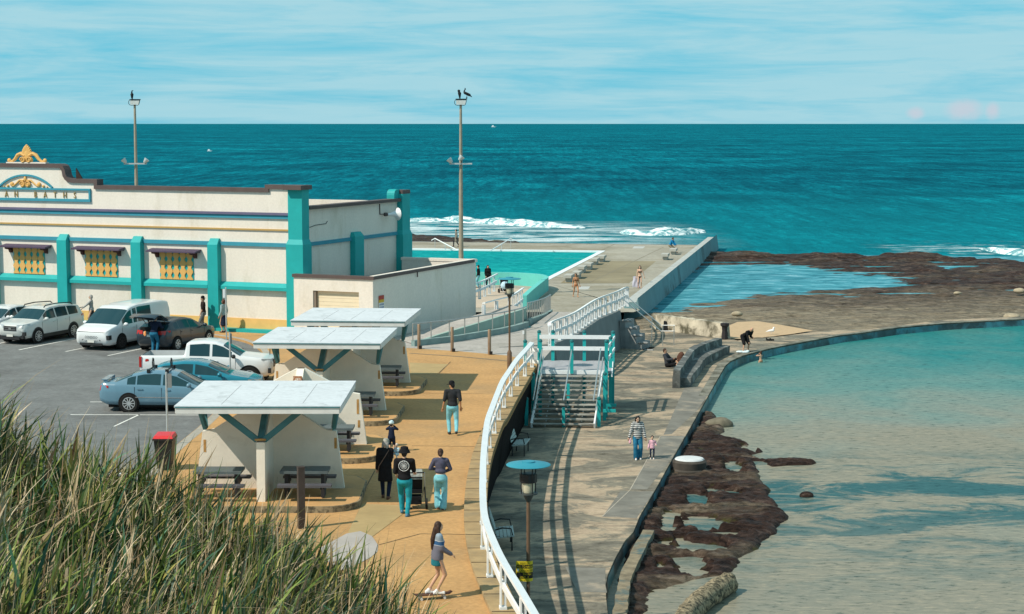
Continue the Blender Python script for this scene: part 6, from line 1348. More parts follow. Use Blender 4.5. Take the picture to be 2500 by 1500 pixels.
# ================================================================== PEOPLE
def remesh(mb, voxel, name, mat, parent, smooth=3, extra=None):
    me = bpy.data.meshes.new('tmp'); me.from_pydata(mb.v, [], mb.f); ob = bpy.data.objects.new('tmp', me); COL.objects.link(ob)
    r = ob.modifiers.new('r', 'REMESH'); r.mode = 'VOXEL'; r.voxel_size = voxel
    s = ob.modifiers.new('s', 'SMOOTH'); s.factor = .5; s.iterations = smooth
    bpy.context.view_layer.update()
    m2 = bpy.data.meshes.new_from_object(ob.evaluated_get(bpy.context.evaluated_depsgraph_get())); bpy.data.objects.remove(ob); bpy.data.meshes.remove(me)
    m2.name = name; m2.materials.clear(); m2.materials.append(mat)
    if extra is not None:
        bm = bmesh.new(); bm.from_mesh(m2); 
        for emb, mi in extra:
            vs = [bm.verts.new(v) for v in emb.v]
            for f in emb.f:
                try: fc = bm.faces.new([vs[i] for i in f]); fc.material_index = mi
                except ValueError: pass
        bm.normal_update(); bm.to_mesh(m2); bm.free()
    m2.polygons.foreach_set('use_smooth', [True] * len(m2.polygons))
    o = bpy.data.objects.new(name, m2); COL.objects.link(o); o.parent = parent; return o
def ik(a, c, l1, l2, pole):
    d = c - a; L = d.length; mx = (l1 + l2) * .999
    if L > mx: c = a + d.normalized() * mx; d = c - a; L = mx
    x = (l1 * l1 - l2 * l2 + L * L) / (2 * L); h = math.sqrt(max(0, l1 * l1 - x * x)); u = d.normalized()
    p = pole - u * pole.dot(u); p = p.normalized() if p.length > 1e-4 else Vector((0, 1, 0))
    return a + u * x + p * h, c
SK = {'fair': (.56, .33, .22), 'tan': (.50, .25, .13), 'light': (.60, .38, .27), 'brown': (.32, .17, .10)}
def skin(k): return M('skin_' + k, SK[k], .6, .08, 6, spec=.3)
m_eye = M('eye_dark', (.02, .014, .012), .3)
def person(label, loc, face, H=1.7, kid=False, sex='f', skin_c='light', lean=0.0, hands=None, feet=None, pel=None, top=None, bottom=None, shoes=None, hair=None, hat=None, bag=None, turn=0.0, nod=0.0, extra=None, vox=.022, group='people at the baths', elbow=None, footdir=None, knee=None):
    s = H / 1.7; rz = math.atan2(face[1], face[0]) - math.pi / 2
    t = thing('person', label, 'person', loc, rz, group); t.scale = (s, s, s)
    hs = 1.30 if kid else 1.0; sw = .165 if sex == 'f' else .195; hipw = .095; 
    if kid: sw = .17
    PEL = Vector(pel) if pel else Vector((0, 0, .90 if not kid else .82))
    R = Matrix.Rotation(-lean, 3, 'X'); tl = .50 if not kid else .47
    T = lambda x, y, z: PEL + R @ Vector((x, y, z))     # torso frame
    neck = T(0, -.005, tl + .03); sh = [T(i * sw, 0, tl - .03) for i in (-1, 1)]; hip = [T(i * hipw, 0, -.03) for i in (-1, 1)]
    HR = Matrix.Rotation(-lean * .45 - nod, 3, 'X'); HR = Matrix.Rotation(turn, 3, 'Z') @ HR
    hc = neck + (R @ Vector((0, .0, .05))) * .6 + HR @ Vector((0, .02, .115 * hs)); hr = Vector((.074, .092, .112)) * hs
    ft = [Vector(f) for f in (feet or [(-.10, .0, .08), (.10, .0, .08)])]; ul, ll = .43, .41
    if kid: ul, ll = .39, .36
    kp = Vector(knee) if knee else Vector((0, 1, .1))
    kn = []; an = []
    for i in (0, 1): k_, a_ = ik(hip[i], ft[i], ul, ll, kp + Vector(((i * 2 - 1) * .15, 0, 0))); kn.append(k_); an.append(a_)
    hd = [Vector(h) if h else sh[i] + Vector(((i * 2 - 1) * .10, .06, -.50)) for i, h in enumerate(hands or [None, None])]
    el = []; wr = []
    for i in (0, 1):
        pole = Vector(elbow[i]) if elbow and elbow[i] else Vector(((i * 2 - 1) * .12, -1, -.2)); e_, w_ = ik(sh[i], hd[i], .28, .25, pole); el.append(e_); wr.append(w_)
    fd = [Vector(d).normalized() if d else Vector(((i * 2 - 1) * .12, 1, 0)).normalized() for i, d in enumerate(footdir or [None, None])]
    sc = .92 if sex == 'f' else 1.04
    ELT = lambda mb, c, r, g=0: mb.ell(c, (r[0] + g, r[1] + g, r[2] + g), M=R, n=14, m=9)
    def torso(mb, g=0, lo=True):
        ELT(mb, T(0, .005, tl * .70), (.150 * sc, .105 * sc, .20), g); ELT(mb, T(0, .0, tl * .38), (.130 * sc, .095 * sc, .16), g)
        mb.cap(sh[0] * .92 + sh[1] * .08, .062 + g, sh[1] * .92 + sh[0] * .08, .062 + g)
        if lo: ELT(mb, T(0, -.005, .02), (.155 if sex == 'f' else .15, .110, .13), g)
        if sex == 'f' and not kid:
            for i in (-1, 1): mb.ell(T(i * .07, .085, tl * .66), (.062 + g, .05 + g, .06 + g), M=R, n=10, m=6)
    def arm(mb, i, g=0, upto=1.0):
        mb.cap(sh[i], .056 * sc + g, el[i], .042 * sc + g)
        if upto > .5: mb.cap(el[i], .041 * sc + g, el[i].lerp(wr[i], min(1, (upto - .5) * 2)), .028 * sc + g)
    def leg(mb, i, g0=0, g1=None, upto=1.0, wide=0):
        g1 = g0 if g1 is None else g1
        mb.cap(hip[i], .088 * sc + g0, kn[i], .056 * sc + (g0 + g1) / 2)
        if upto > .5: mb.cap(kn[i], .056 * sc + (g0 + g1) / 2, kn[i].lerp(an[i], min(1, (upto - .5) * 2)), .036 * sc + g1 + wide)
    mb = MB(); torso(mb); mb.cap(neck - R @ Vector((0, 0, .04)), .052, hc - HR @ Vector((0, .02, .05)), .046)
    mb.ell(hc, hr, M=HR, n=14, m=10); mb.ell(hc + HR @ Vector((0, .030, -.055)) * hs, Vector((.054, .062, .066)) * hs, M=HR, n=12, m=8)
    mb.cap(hc + HR @ Vector((0, .088, .005)) * hs, .012 * hs, hc + HR @ Vector((0, .112, -.028)) * hs, .016 * hs)
    for i in (-1, 1): mb.ell(hc + HR @ Vector((i * .074, -.005, -.012)) * hs, Vector((.012, .022, .03)) * hs, M=HR, n=8, m=6)
    ex = MB()
    for i in (0, 1):
        arm(mb, i); leg(mb, i)
        mb.cap(an[i], .042, an[i] + fd[i] * .15 + Vector((0, 0, -.045)), .034); mb.cap(an[i], .042, an[i] - fd[i] * .04 + Vector((0, 0, -.04)), .036)
        fa = (wr[i] - el[i]).normalized(); sd_ = fa.cross(Vector((0, 1, 0))); sd_ = sd_.normalized() if sd_.length > .1 else Vector((1, 0, 0)); nr_ = fa.cross(sd_)
        pc = wr[i] + fa * .05; mb.ell(pc, (.028, .040, .052), M=Matrix((nr_, sd_, fa)).transposed(), n=10, m=7)
        for q in range(4):
            b0 = wr[i] + fa * .088 + sd_ * (q - 1.5) * .019; ln_ = (.062, .072, .066, .050)[q]; mid = b0 + fa * ln_ * .55 + nr_ * .008; ex.tube([b0 - fa * .02, b0, mid, mid + fa * ln_ * .42 + nr_ * .025], [.010, .0098, .009, .007], 6)
        th = wr[i] + fa * .035 + sd_ * .034; ex.tube([th - sd_ * .015, th + sd_ * .016 + fa * .025, th + sd_ * .022 + fa * .055 + nr_ * .01], [.012, .011, .008], 6)
    fx = MB()
    for i in (-1, 1): fx.ell(hc + HR @ Vector((i * .030, .086, .018)) * hs, Vector((.011, .007, .006)) * hs, M=HR, n=8, m=6); fx.ell(hc + HR @ Vector((i * .031, .083, .036)) * hs, Vector((.017, .006, .003)) * hs, M=HR, n=8, m=5)
    fx.ell(hc + HR @ Vector((0, .090, -.060)) * hs, Vector((.024, .007, .005)) * hs, M=HR, n=8, m=5)
    bo = remesh(mb, vox, 'body', skin(skin_c), t, 2, [(ex, 0), (fx, 1)]); bo.data.materials.append(m_eye)
    # ---- clothes
    if top:
        k, m_ = top[0], top[1]; mb = MB(); g = .016 if k != 'coat' else .028
        if k == 'bikini':
            for i in (-1, 1): mb.ell(T(i * .07, .092, tl * .66), (.068, .052, .060), M=R, n=10, m=7)
            mb.tube([T(.155 * sc * math.cos(a), .005 + .115 * sc * math.sin(a), tl * .60) for a in [x * math.pi / 8 for x in range(17)]], .013, 6)
            for i in (-1, 1): mb.tube([T(i * .07, .11, tl * .72), T(i * .06, .06, tl + .02), T(i * .02, -.06, tl + .01)], .009, 5)
            remesh(mb, .014, 'bikini_top', m_, t, 1)
        else:
            torso(mb, g, lo=k != 'crop'); 
            if k in ('tshirt', 'long', 'coat', 'crop', 'jumper'): ELT(mb, T(0, -.003, .05 if k != 'crop' else .17), (.150, .108, (.10 if k == 'tshirt' else .13) if k != 'crop' else .06), g + (.012 if k != 'crop' else 0))
            if k == 'jumper': mb.lathe([(.145, .30), (.165, .16), (.182, .02), (.18, -.09)], 16, T(0, 0, 0), R @ Matrix.Diagonal((1.0, .78, 1.0)))
            if k == 'tshirt': mb.lathe([(.15, .16), (.158, .05), (.172, -.07)], 16, T(0, 0, 0), R @ Matrix.Diagonal((1.0, .74, 1.0)))
            for i in (0, 1):
                arm(mb, i, g + (.012 if k in ('coat', 'jumper') else .004), {'tshirt': .5, 'singlet': 0}.get(k, 1.0)) if k != 'singlet' else None
                if k == 'tshirt': mb.cap(sh[i], .068, el[i].lerp(sh[i], .15), .062)
            if k == 'coat':
                mb.lathe([(.165, .16), (.18, -.02), (.20, -.22), (.215, -.40)], 18, PEL, Matrix.Diagonal((1.0, .78, 1.0)))
            mb.cap(neck - R @ Vector((0, 0, .06)), .070, neck - R @ Vector((0, 0, .01)), .058)
            shirt = remesh(mb, vox, {'tshirt': 'shirt', 'long': 'shirt', 'coat': 'coat', 'jumper': 'jumper', 'crop': 'shirt', 'singlet': 'singlet'}[k], m_, t, 3)
    if bottom:
        k, m_ = bottom[0], bottom[1]; mb = MB()
        if k in ('jeans', 'wide', 'leggings', 'shorts'):
            g = {'jeans': .016, 'wide': .022, 'leggings': .008, 'shorts': .035}[k]
            ELT(mb, T(0, -.005, .0), (.160, .116, .12), .012); ELT(mb, T(0, -.03, -.05), (.15, .10, .09), .012)
            for i in (0, 1): leg(mb, i, g, g + (.025 if k == 'wide' else .004), .47 if k == 'shorts' else 1.0, .02 if k == 'wide' else 0)
            remesh(mb, vox, {'shorts': 'shorts', 'leggings': 'leggings'}.get(k, 'trousers'), m_, t, 3)
        elif k == 'bikini':
            ELT(mb, T(0, .0, -.075), (.105, .112, .06), .004); mb.tube([T(.163 * math.cos(a), -.004 + .118 * math.sin(a), -.03) for a in [x * math.pi / 8 for x in range(17)]], .014, 6); remesh(mb, .014, 'bikini_bottom', m_, t, 1)
        elif k in ('skirt', 'mini'):
            ln_ = .55 if k == 'skirt' else .22
            for q in range(6): z0 = .06 - ln_ * q / 5; mb.ell(T(0, -.005, 0) + Vector((0, 0, z0)), (.165 + .07 * q / 5 * ln_, .128 + .10 * q / 5 * ln_, .09), n=16, m=8)
            if k == 'mini':
                mb = MB(); mb.lathe([(.150, .12), (.165, .0), (.172, -.22)], 18, T(0, -.005, 0), R @ Matrix.Diagonal((1.0, .80, 1.0)))
            remesh(mb, vox, 'skirt', m_, t, 3)
    if shoes:
        for i in (0, 1):
            mb = MB(); b = an[i] + Vector((0, 0, -.045)); mb.cap(b - fd[i] * .05, .046, b + fd[i] * .15 + Vector((0, 0, -.005)), .042); mb.cap(an[i] + Vector((0, 0, .0)), .048, b, .048); mb.box(b + fd[i] * .05 + Vector((0, 0, -.028)), (.082, .27, .022), math.atan2(fd[i].y, fd[i].x) - math.pi / 2); remesh(mb, .018, 'shoe', shoes, t, 2)
    if hair:
        k, m_ = hair; mb = MB(); c = lambda x, y, z: hc + HR @ (Vector((x, y, z)) * hs)
        mb.ell(c(0, -.016, .022), Vector((.083, .094, .104)) * hs, M=HR, n=14, m=9); mb.ell(c(0, -.05, -.02), Vector((.07, .06, .08)) * hs, M=HR, n=12, m=8)
        if k == 'long':
            for i in (-1, 1): mb.cap(c(i * .06, -.03, .0), .045 * hs, c(i * .085, -.02, -.22), .04 * hs); mb.cap(c(i * .085, -.02, -.22), .04 * hs, c(i * .09, .0, -.40), .022 * hs)
            mb.cap(c(0, -.06, -.05), .075 * hs, c(0, -.13, -.30), .07 * hs); mb.cap(c(0, -.13, -.30), .07 * hs, c(0, -.15, -.50), .035 * hs)
        if k == 'bun': mb.ell(c(.03, -.10, -.04), Vector((.05, .05, .05)) * hs, n=10, m=7)
        if k == 'bob':
            for i in (-1, 1): mb.cap(c(i * .06, -.03, .0), .05 * hs, c(i * .07, -.03, -.11), .04 * hs)
        if k == 'pony': mb.cap(c(0, -.10, .03), .035 * hs, c(0, -.15, -.12), .03 * hs)
        # keep the face clear
        remesh(mb, .016, 'hair', m_, t, 2)
    if hat:
        k, m_ = hat; mb = MB()
        if k == 'bucket': mb.lathe([(.150, -.01), (.152, .0), (.105, .075), (.092, .135), (.05, .15), (.001, .152)], 18, hc + HR @ Vector((0, 0, .015)) * hs, HR * 1.0 if not kid else HR)
        if k in ('cap', 'backcap', 'beanie'):
            mb.lathe([(.094, 0), (.094, .05), (.075, .105), (.03, .125), (.001, .127)], 16, hc + HR @ Vector((0, -.005, .022)), HR)
            if k != 'beanie': sg_ = 1 if k == 'cap' else -1; mb.add([tuple(hc + HR @ Vector((x, sg_ * y - .005, z))) for x, y, z in ((-.07, .06, .03), (.07, .06, .03), (.06, .17, .012), (-.06, .17, .012), (-.07, .06, .042), (.07, .06, .042), (.06, .17, .022), (-.06, .17, .022))], [(0, 1, 2, 3), (4, 7, 6, 5), (0, 4, 5, 1), (1, 5, 6, 2), (2, 6, 7, 3), (3, 7, 4, 0)])
        if k == 'helmet':
            mb.ell(hc + HR @ Vector((0, 0, .05)) * hs, Vector((.105, .125, .10)) * hs, M=HR, n=16, m=10)
        ho = mb.build({'bucket': 'bucket_hat', 'cap': 'cap', 'backcap': 'cap', 'beanie': 'beanie', 'helmet': 'helmet'}[k], m_, t, smooth=True)
        if k == 'helmet':
            for i in range(7):
                a = i * .9; mb = MB(); mb.ell(hc + HR @ Vector((.07 * math.cos(a), .085 * math.sin(a), .115 + .015 * (i % 2))) * hs, (.018, .03, .014), n=8, m=5); mb.build('helmet_vent', m_black, ho)
    J = dict(T=T, R=R, neck=neck, sh=sh, hip=hip, kn=kn, an=an, el=el, wr=wr, hc=hc, HR=HR, hs=hs, tl=tl, fd=fd)
    if extra: extra(t, J)
    return t
blk = cloth('black_cloth', (.014, .014, .016)); chc = cloth('charcoal_cloth', (.03, .032, .036)); navy = cloth('navy_cloth', (.016, .024, .05)); ljean = cloth('pale_denim', (.20, .50, .58), .2); djean = cloth('blue_denim', (.022, .14, .24), .3); tjean = cloth('teal_denim', (.02, .26, .32), .25); mauve = cloth('mauve_knit', (.085, .085, .13)); greyk = cloth('grey_knit', (.36, .36, .35)); greyd = cloth('grey_cloth', (.14, .15, .15)); pink = cloth('pink_cloth', (.72, .42, .50)); blue = cloth('bright_blue_cloth', (.01, .20, .42)); whitec = cloth('white_cloth', (.74, .74, .74)); lblue = cloth('pale_blue_cloth', (.45, .60, .66)); skj = cloth('teal_skirt', (.02, .16, .20)); khaki = cloth('khaki_cloth', (.22, .19, .13)); brownc = cloth('brown_cloth', (.10, .05, .035))
hb = M('hair_brown', (.045, .022, .014), .6, .3, 20); hk = M('hair_black', (.012, .010, .010), .5, .2, 20); hg = M('hair_grey', (.32, .30, .28), .7, .2, 20); hl_ = M('hair_light', (.55, .45, .33), .7, .2, 20)
shw = M('white_shoe', (.72, .72, .72), .5); shk = M('black_shoe', (.015, .015, .015), .5); shb = M('brown_shoe', (.14, .06, .035), .6); shbl = M('blue_shoe', (.06, .16, .24), .5)
def stripes():
    m, nt, N, L, b = nodes('striped_knit'); v = coords(N, L); sp = N('ShaderNodeSeparateXYZ'); L(v, sp.inputs[0])
    n = noisen(N, L, v, 22, 2); q = N('ShaderNodeMath'); q.operation = 'MULTIPLY_ADD'; L(n.outputs[0], q.inputs[0]); q.inputs[1].default_value = .016; L(sp.outputs[2], q.inputs[2])
    w_ = N('ShaderNodeMath'); w_.operation = 'MULTIPLY'; L(q.outputs[0], w_.inputs[0]); w_.inputs[1].default_value = 92
    s_ = N('ShaderNodeMath'); s_.operation = 'SINE'; L(w_.outputs[0], s_.inputs[0])
    r = ramp(N, [(.0, (.03, .035, .045)), (.45, (.03, .035, .045)), (.6, (.62, .62, .60)), (1, (.66, .66, .64))]); mp = N('ShaderNodeMapRange'); L(s_.outputs[0], mp.inputs[0]); mp.inputs[1].default_value = -1; L(mp.outputs[0], r.inputs[0])
    L(r.outputs[0], b.inputs['Base Color']); b.inputs['Roughness'].default_value = .95; return m
def blockjk():
    m, nt, N, L, b = nodes('colour_block_jacket'); v = coords(N, L); sp = N('ShaderNodeSeparateXYZ'); L(v, sp.inputs[0])
    r = ramp(N, [(0, (.13, .13, .17)), (.475, (.14, .14, .18)), (.485, (.5, .52, .54)), (.50, (.02, .09, .22)), (.60, (.02, .09, .22)), (.61, (.5, .52, .54)), (.63, (.24, .30, .36)), (1, (.24, .30, .36))], 'CONSTANT'); mp = N('ShaderNodeMapRange'); L(sp.outputs[2], mp.inputs[0]); mp.inputs[1].default_value = .75; mp.inputs[2].default_value = 1.55; L(mp.outputs[0], r.inputs[0])
    L(r.outputs[0], b.inputs['Base Color']); b.inputs['Roughness'].default_value = .9; return m
AW = (0.05, 1, 0)        # walking away from the viewer
# --- promenade, far to near
person('man in black cap, charcoal t-shirt and pale jeans walking away along the promenade', G(1105, 1060), (-.10, 1), 1.78, sex='m', skin_c='tan', feet=[(-.10, -.02, .08), (.10, -.30, .14)], hands=[(-.30, .05, .86), (.26, -.02, .88)], top=('tshirt', chc), bottom=('jeans', ljean), shoes=shk, hair=('short', hk), hat=('cap', blk), turn=.75, nod=.1)
person('child in navy top and white spotted bike helmet on the promenade', G(956, 1104), (.1, 1), 1.02, kid=True, top=('jumper', navy), bottom=('shorts', navy), shoes=shw, hair=('short', hb), hat=('helmet', M('helmet_pale', (.60, .76, .80), .4)), hands=[(-.10, .24, 1.34), (.10, .24, 1.34)], elbow=[(-1, -.1, -.9), (1, -.1, -.9)])
wc = G(941, 1217)
def strapx(t, J):
    T = J['T']; mb = MB(); mb.tube([T(.12, -.10, J['tl'] + .0), T(.0, -.155, .30), T(-.16, -.13, .05), T(-.20, -.05, -.12)], .012, 5); mb.build('bag_strap', M('strap_brown', (.16, .10, .08), .6), t)
person('woman in a long black coat and grey beanie carrying a baby', wc, (.05, 1), 1.66, top=('coat', blk), bottom=('jeans', navy), shoes=shb, hair=('bob', hg), hat=('beanie', cloth('beanie_grey', (.36, .35, .30))), feet=[(-.08, .12, .08), (.09, -.10, .08)], hands=[(-.24, .10, .80), (.10, .26, 1.05)], turn=-.4, nod=.25, extra=strapx)
def blanket(t, J):
    pass
person('baby in white bonnet and pale blue suit held by the woman in black', (wc.x + .31, wc.y + .20, .90), (-.5, -1), .62, kid=True, top=('jumper', lblue), bottom=('leggings', lblue), hair=('short', hl_), hat=('beanie', whitec), pel=(0, 0, .82), feet=[(-.16, .26, .58), (.16, .26, .58)], hands=[(-.12, .25, 1.15), (.14, .25, 1.12)])
def emblem(t, J):
    T = J['T']; R = J['R']; mb = MB(); c = T(0, -.142, J['tl'] * .74); Mx = Matrix(((1, 0, 0), (0, 0, 1), (0, 1, 0)))
    def ring(cx, cz, r, tr, n=24): mb.tube([c + R @ Vector((cx + r * math.cos(a), -.0 + .12 * ((cx + r * math.cos(a)) ** 2) * 4 * .3, cz + r * math.sin(a))) for a in [2 * math.pi * k / n for k in range(n + 1)]], tr, 5)
    ring(0, 0, .128, .006); ring(0, 0, .078, .004)
    for k in range(6): a = k * math.pi / 3; ring(.035 * math.cos(a), .035 * math.sin(a), .019, .004, 10)
    ring(0, 0, .015, .004, 8)
    o = mb.build('back_emblem', M('print_white', (.78, .80, .80), .7), t, fix=True)
    mb = MB()
    for body, r0, flip in (('LITTLE', .092, 1),):
        for i, chh in enumerate(body):
            a = math.pi / 2 - (i - (len(body) - 1) / 2) * -.42 * -1; vs, fs = text_mesh(chh, .042, .002)
            ca, sa = math.cos(a - math.pi / 2), math.sin(a - math.pi / 2)
            mb.add([c + R @ Vector(((v.x * ca - (v.y + r0) * sa), -.004 - v.z + .03 * 0, (v.x * sa + (v.y + r0) * ca))) for v in vs], fs)
    mb.build('back_lettering', M('print_white', (1, 1, 1)), t)
pm_ = G(988, 1258)
person('man in black bucket hat, black t-shirt with round back print and teal jeans', pm_, (.04, 1), 1.80, sex='m', skin_c='light', top=('tshirt', blk), bottom=('jeans', tjean), shoes=shbl, hair=('short', hk), hat=('bucket', blk), feet=[(-.09, .20, .10), (.08, -.16, .08)], hands=[(-.22, .22, .98), (.22, .34, 1.02)], extra=emblem)
person('woman in mauve knit top and loose pale jeans walking away', G(1076, 1244), (.0, 1), 1.66, skin_c='light', top=('crop', mauve), bottom=('wide', ljean), shoes=shb, hair=('bun', hb), feet=[(-.08, .10, .08), (.07, -.06, .08)], hands=[(-.14, .26, 1.08), (.14, .24, 1.02)], elbow=[(-1, -.7, -.5), (1, -.7, -.5)], turn=-.25)
# skateboarder
sk = G(1062, 1462)
person('girl with very long dark hair, blue and grey jacket and teal skirt riding a skateboard', (sk.x, sk.y, .12), (.95, .30), 1.62, skin_c='fair', top=('jumper', blockjk()), bottom=('mini', skj), shoes=shw, hair=('long', hb), pel=(-.0, .06, .875), lean=.03, feet=[(-.06, -.13, .08), (.07, .03, .08)], hands=[(-.16, .30, .95), (.16, .33, .93)], knee=(0, 1, .1), footdir=[(.1, 1, 0), (.25, 1, 0)], turn=.1)
t = thing('skateboard', 'small dark skateboard under the girl with long hair', 'skateboard', (sk.x - .06, sk.y - .02, 0), math.radians(-73))
mb = MB(); mb.add([(-.10, -.36, .10), (.10, -.36, .10), (.10, .36, .10), (-.10, .36, .10), (-.10, -.36, .118), (.10, -.36, .118), (.10, .36, .118), (-.10, .36, .118), (-.09, -.44, .15), (.09, -.44, .15), (.09, .44, .15), (-.09, .44, .15)], [(3, 2, 1, 0), (4, 5, 6, 7), (1, 2, 6, 5), (3, 0, 4, 7), (4, 8, 9, 5), (6, 10, 11, 7), (0, 1, 9, 8), (2, 3, 11, 10)]); mb.build('deck', brownc, t)
for sx in (-1, 1):
    for sy in (-1, 1): mb = MB(); mb.lathe([(.03, -.02), (.03, .02)], 10, (sx * .085, sy * .26, .03), Matrix.Rotation(math.pi / 2, 3, 'Y')); mb.build('wheel', shw, t)
    mb = MB(); mb.box((0, sx * .26, .065), (.14, .05, .07)); mb.build('truck', m_galv, t)
# strollers
def stroller(p, rz, label, cover, s=1.0):
    t = thing('stroller', label, 'stroller', p, rz, scale=s)
    for sx in (-1, 1):
        mb = MB(); mb.tube([(sx * .25, -.35, 1.02), (sx * .26, -.12, .62), (sx * .22, .48, .16)], .018, 6); mb.build('frame', m_galv, t)
        mb = MB(); mb.tube([(sx * .26, -.05, .66), (sx * .29, -.22, .14)], .018, 6); mb.build('frame', m_black, t)
        mb = MB(); mb.lathe([(.10, -.03), (.15, -.03), (.15, .03), (.10, .03)], 16, (sx * .31, -.22, .15), Matrix.Rotation(math.pi / 2, 3, 'Y')); mb.build('wheel', m_tyre, t)
    mb = MB(); mb.lathe([(.06, -.03), (.10, -.03), (.10, .03), (.06, .03)], 14, (0, .50, .10), Matrix.Rotation(math.pi / 2, 3, 'Y')); mb.build('wheel', m_tyre, t)
    mb = MB(); mb.tube([(-.25, -.35, 1.02), (.25, -.35, 1.02)], .02, 6); mb.build('handle', m_black, t)
    mb = MB(); mb.box((0, .05, .48), (.40, .52, .10)); mb.box((0, -.16, .70), (.40, .10, .42), M=Matrix.Rotation(.35, 3, 'X')); mb.build('seat', blk, t)
    mb = MB(); mb.lathe([(.26, -.20), (.26, .20)], 14, (0, -.02, .80), Matrix.Rotation(math.pi / 2, 3, 'Y')); mb.v = [(x, y, max(z, .82)) for x, y, z in mb.v]; mb.build('canopy', cover, t, smooth=True)
    mb = MB(); mb.box((0, -.05, .24), (.36, .42, .20)); mb.build('basket', blk, t)
    return t
stroller((pm_.x + .22, pm_.y + .95, 0), math.radians(4), 'three wheeled stroller with grey cover pushed by the man in the bucket hat', cloth('mottled_grey', (.30, .32, .30), .5))
# --- lower concourse
sw_ = G(1556, 1121, LOW)
person('woman in black and white patterned jumper and blue jeans with a child', sw_, (.10, -1), 1.62, skin_c='light', top=('jumper', stripes()), bottom=('wide', djean), shoes=shw, hair=('bob', hk), feet=[(-.08, .02, .08), (.08, .14, .08)], hands=[(-.30, .12, .78), (.34, .06, .82)], nod=.35)
kd = G(1592, 1121, LOW); person('small child in pink top and dark leggings standing beside the woman in the patterned jumper', kd, (-.05, -1), .90, kid=True, skin_c='light', top=('jumper', pink), bottom=('leggings', navy), shoes=shw, hair=('short', hk), hands=[(-.26, .05, 1.02), (.28, .12, .74)], vox=.028)
t = thing('toy', 'small pink toy held in the hand of the woman in the patterned jumper', 'toy', (sw_.x - .28, sw_.y - .16, LOW + .66)); mb = MB(); mb.ell((0, 0, 0), (.05, .04, .08), n=10, m=7); mb.cap((0, 0, .06), .03, (.03, 0, .12), .02); mb.build('body', pink, t, smooth=True)
st_ = G(1630, 896, LOW)
person('man sitting on the concourse in dark hoodie with one bent bare leg', st_, (.88, -.35), 1.75, sex='m', skin_c='fair', top=('jumper', cloth('hoodie_dark', (.05, .055, .065))), bottom=('shorts', blk), shoes=shk, hair=('short', hb), pel=(0, 0, .13), lean=-.25, feet=[(-.05, .62, .07), (.22, .82, .08)], hands=[(-.22, .32, .36), (.24, .30, .42)], knee=(0, .3, 1), vox=.026)
bp_ = G(1661, 893, LOW); t = thing('backpack', 'brown backpack leaning on the curved stone seat', 'bag', bp_, -.4); mb = MB(); mb.ell((0, 0, .36), (.20, .15, .36), n=12, m=9, M=Matrix.Rotation(.25, 3, 'Y')); mb.build('bag_body', brownc, t, smooth=True); mb = MB(); mb.ell((.06, -.13, .24), (.13, .08, .15), n=10, m=7); mb.build('pocket', brownc, t, smooth=True)
mn = G(1820, 861, LOW)
person('bald man in black top and shorts bending forward at the edge of the wading pool', mn, (.62, -.78), 1.75, sex='m', skin_c='fair', top=('long', blk), bottom=('shorts', blk), shoes=shk, hair=None, lean=1.0, pel=(0, -.12, .86), feet=[(-.24, -.05, .08), (.24, .06, .08)], hands=[(-.06, .46, .80), (.22, .52, .42)], nod=.2, vox=.026)
mb = MB(); p = G(1812, 861, LOW + .03); mb.ell((0, 0, .03), (.34, .22, .06), n=14, m=7); mb.ell((.2, .05, .05), (.2, .16, .07), n=10, m=6)
for i, v in enumerate(mb.v): mb.v[i] = (v[0], v[1], max(.0, v[2] + .05 * mnoise.noise(Vector(v) * 6)))
o = mb.build('towel', cloth('towel_pale', (.60, .70, .72), .2), smooth='all'); o.location = p; tag(o, 'crumpled pale blue towel at the feet of the bending man', 'towel')
for px_, lab in ((1872, 'left of two dark shoes left on the wall top'), (1881, 'right of two dark shoes left on the wall top')):
    p = G(px_, 832, LOW + .02); mb = MB(); mb.cap((0, 0, .05), .05, (.18, .05, .04), .045); mb.cap((0, 0, .06), .05, (-.02, 0, .12), .04); o = mb.build('shoe', shk, smooth='all'); o.location = p; tag(o, lab, 'shoe', 'shoes on the wall')
person('small child wading waist deep with hands raised to the face', (G(1857, 885, CANOE).x, G(1857, 885, CANOE).y, CANOE - .42), (-.55, .8), 1.05, kid=True, skin_c='fair', hair=('short', hb), bottom=('shorts', cloth('swim_tan', (.50, .28, .17))), hands=[(-.08, .20, 1.36), (.08, .20, 1.36)], elbow=[(-1, .2, -.6), (1, .2, -.6)], vox=.028)
# --- pool deck
person('woman in brown bikini walking on the pool deck with her head turned', G(1406, 726, LOW), (.25, -1), 1.70, skin_c='tan', top=('bikini', cloth('bikini_brown', (.16, .08, .05))), bottom=('bikini', cloth('bikini_rust', (.45, .16, .07))), hair=('pony', hb), feet=[(-.10, .12, .08), (.14, -.22, .10)], turn=-.9, vox=.026)
person('woman in black bikini with long hair standing by the sea wall', G(1562, 704, LOW), (-.1, -1), 1.70, skin_c='light', top=('bikini', blk), bottom=('bikini', blk), hair=('long', hb), hands=[(-.34, .02, .82), (.24, .08, .86)], vox=.026)
tp = G(1553, 704, LOW); mb = MB(); V = []
for i in range(7):
    for j in range(9):
        V.append((-.30 + i * .09 + .03 * math.sin(j * .8), .05 * math.sin(i * 2.1 + j * .5), .85 - j * .10 + .04 * math.sin(i * .9)))
mb.add(V, [(i * 9 + j, i * 9 + j + 1, (i + 1) * 9 + j + 1, (i + 1) * 9 + j) for i in range(6) for j in range(8)]); mb.add([(a, b + .025, c) for a, b, c in V], [(i * 9 + j + 9, i * 9 + j + 10, i * 9 + j + 1, i * 9 + j) for i in range(6) for j in range(8)])
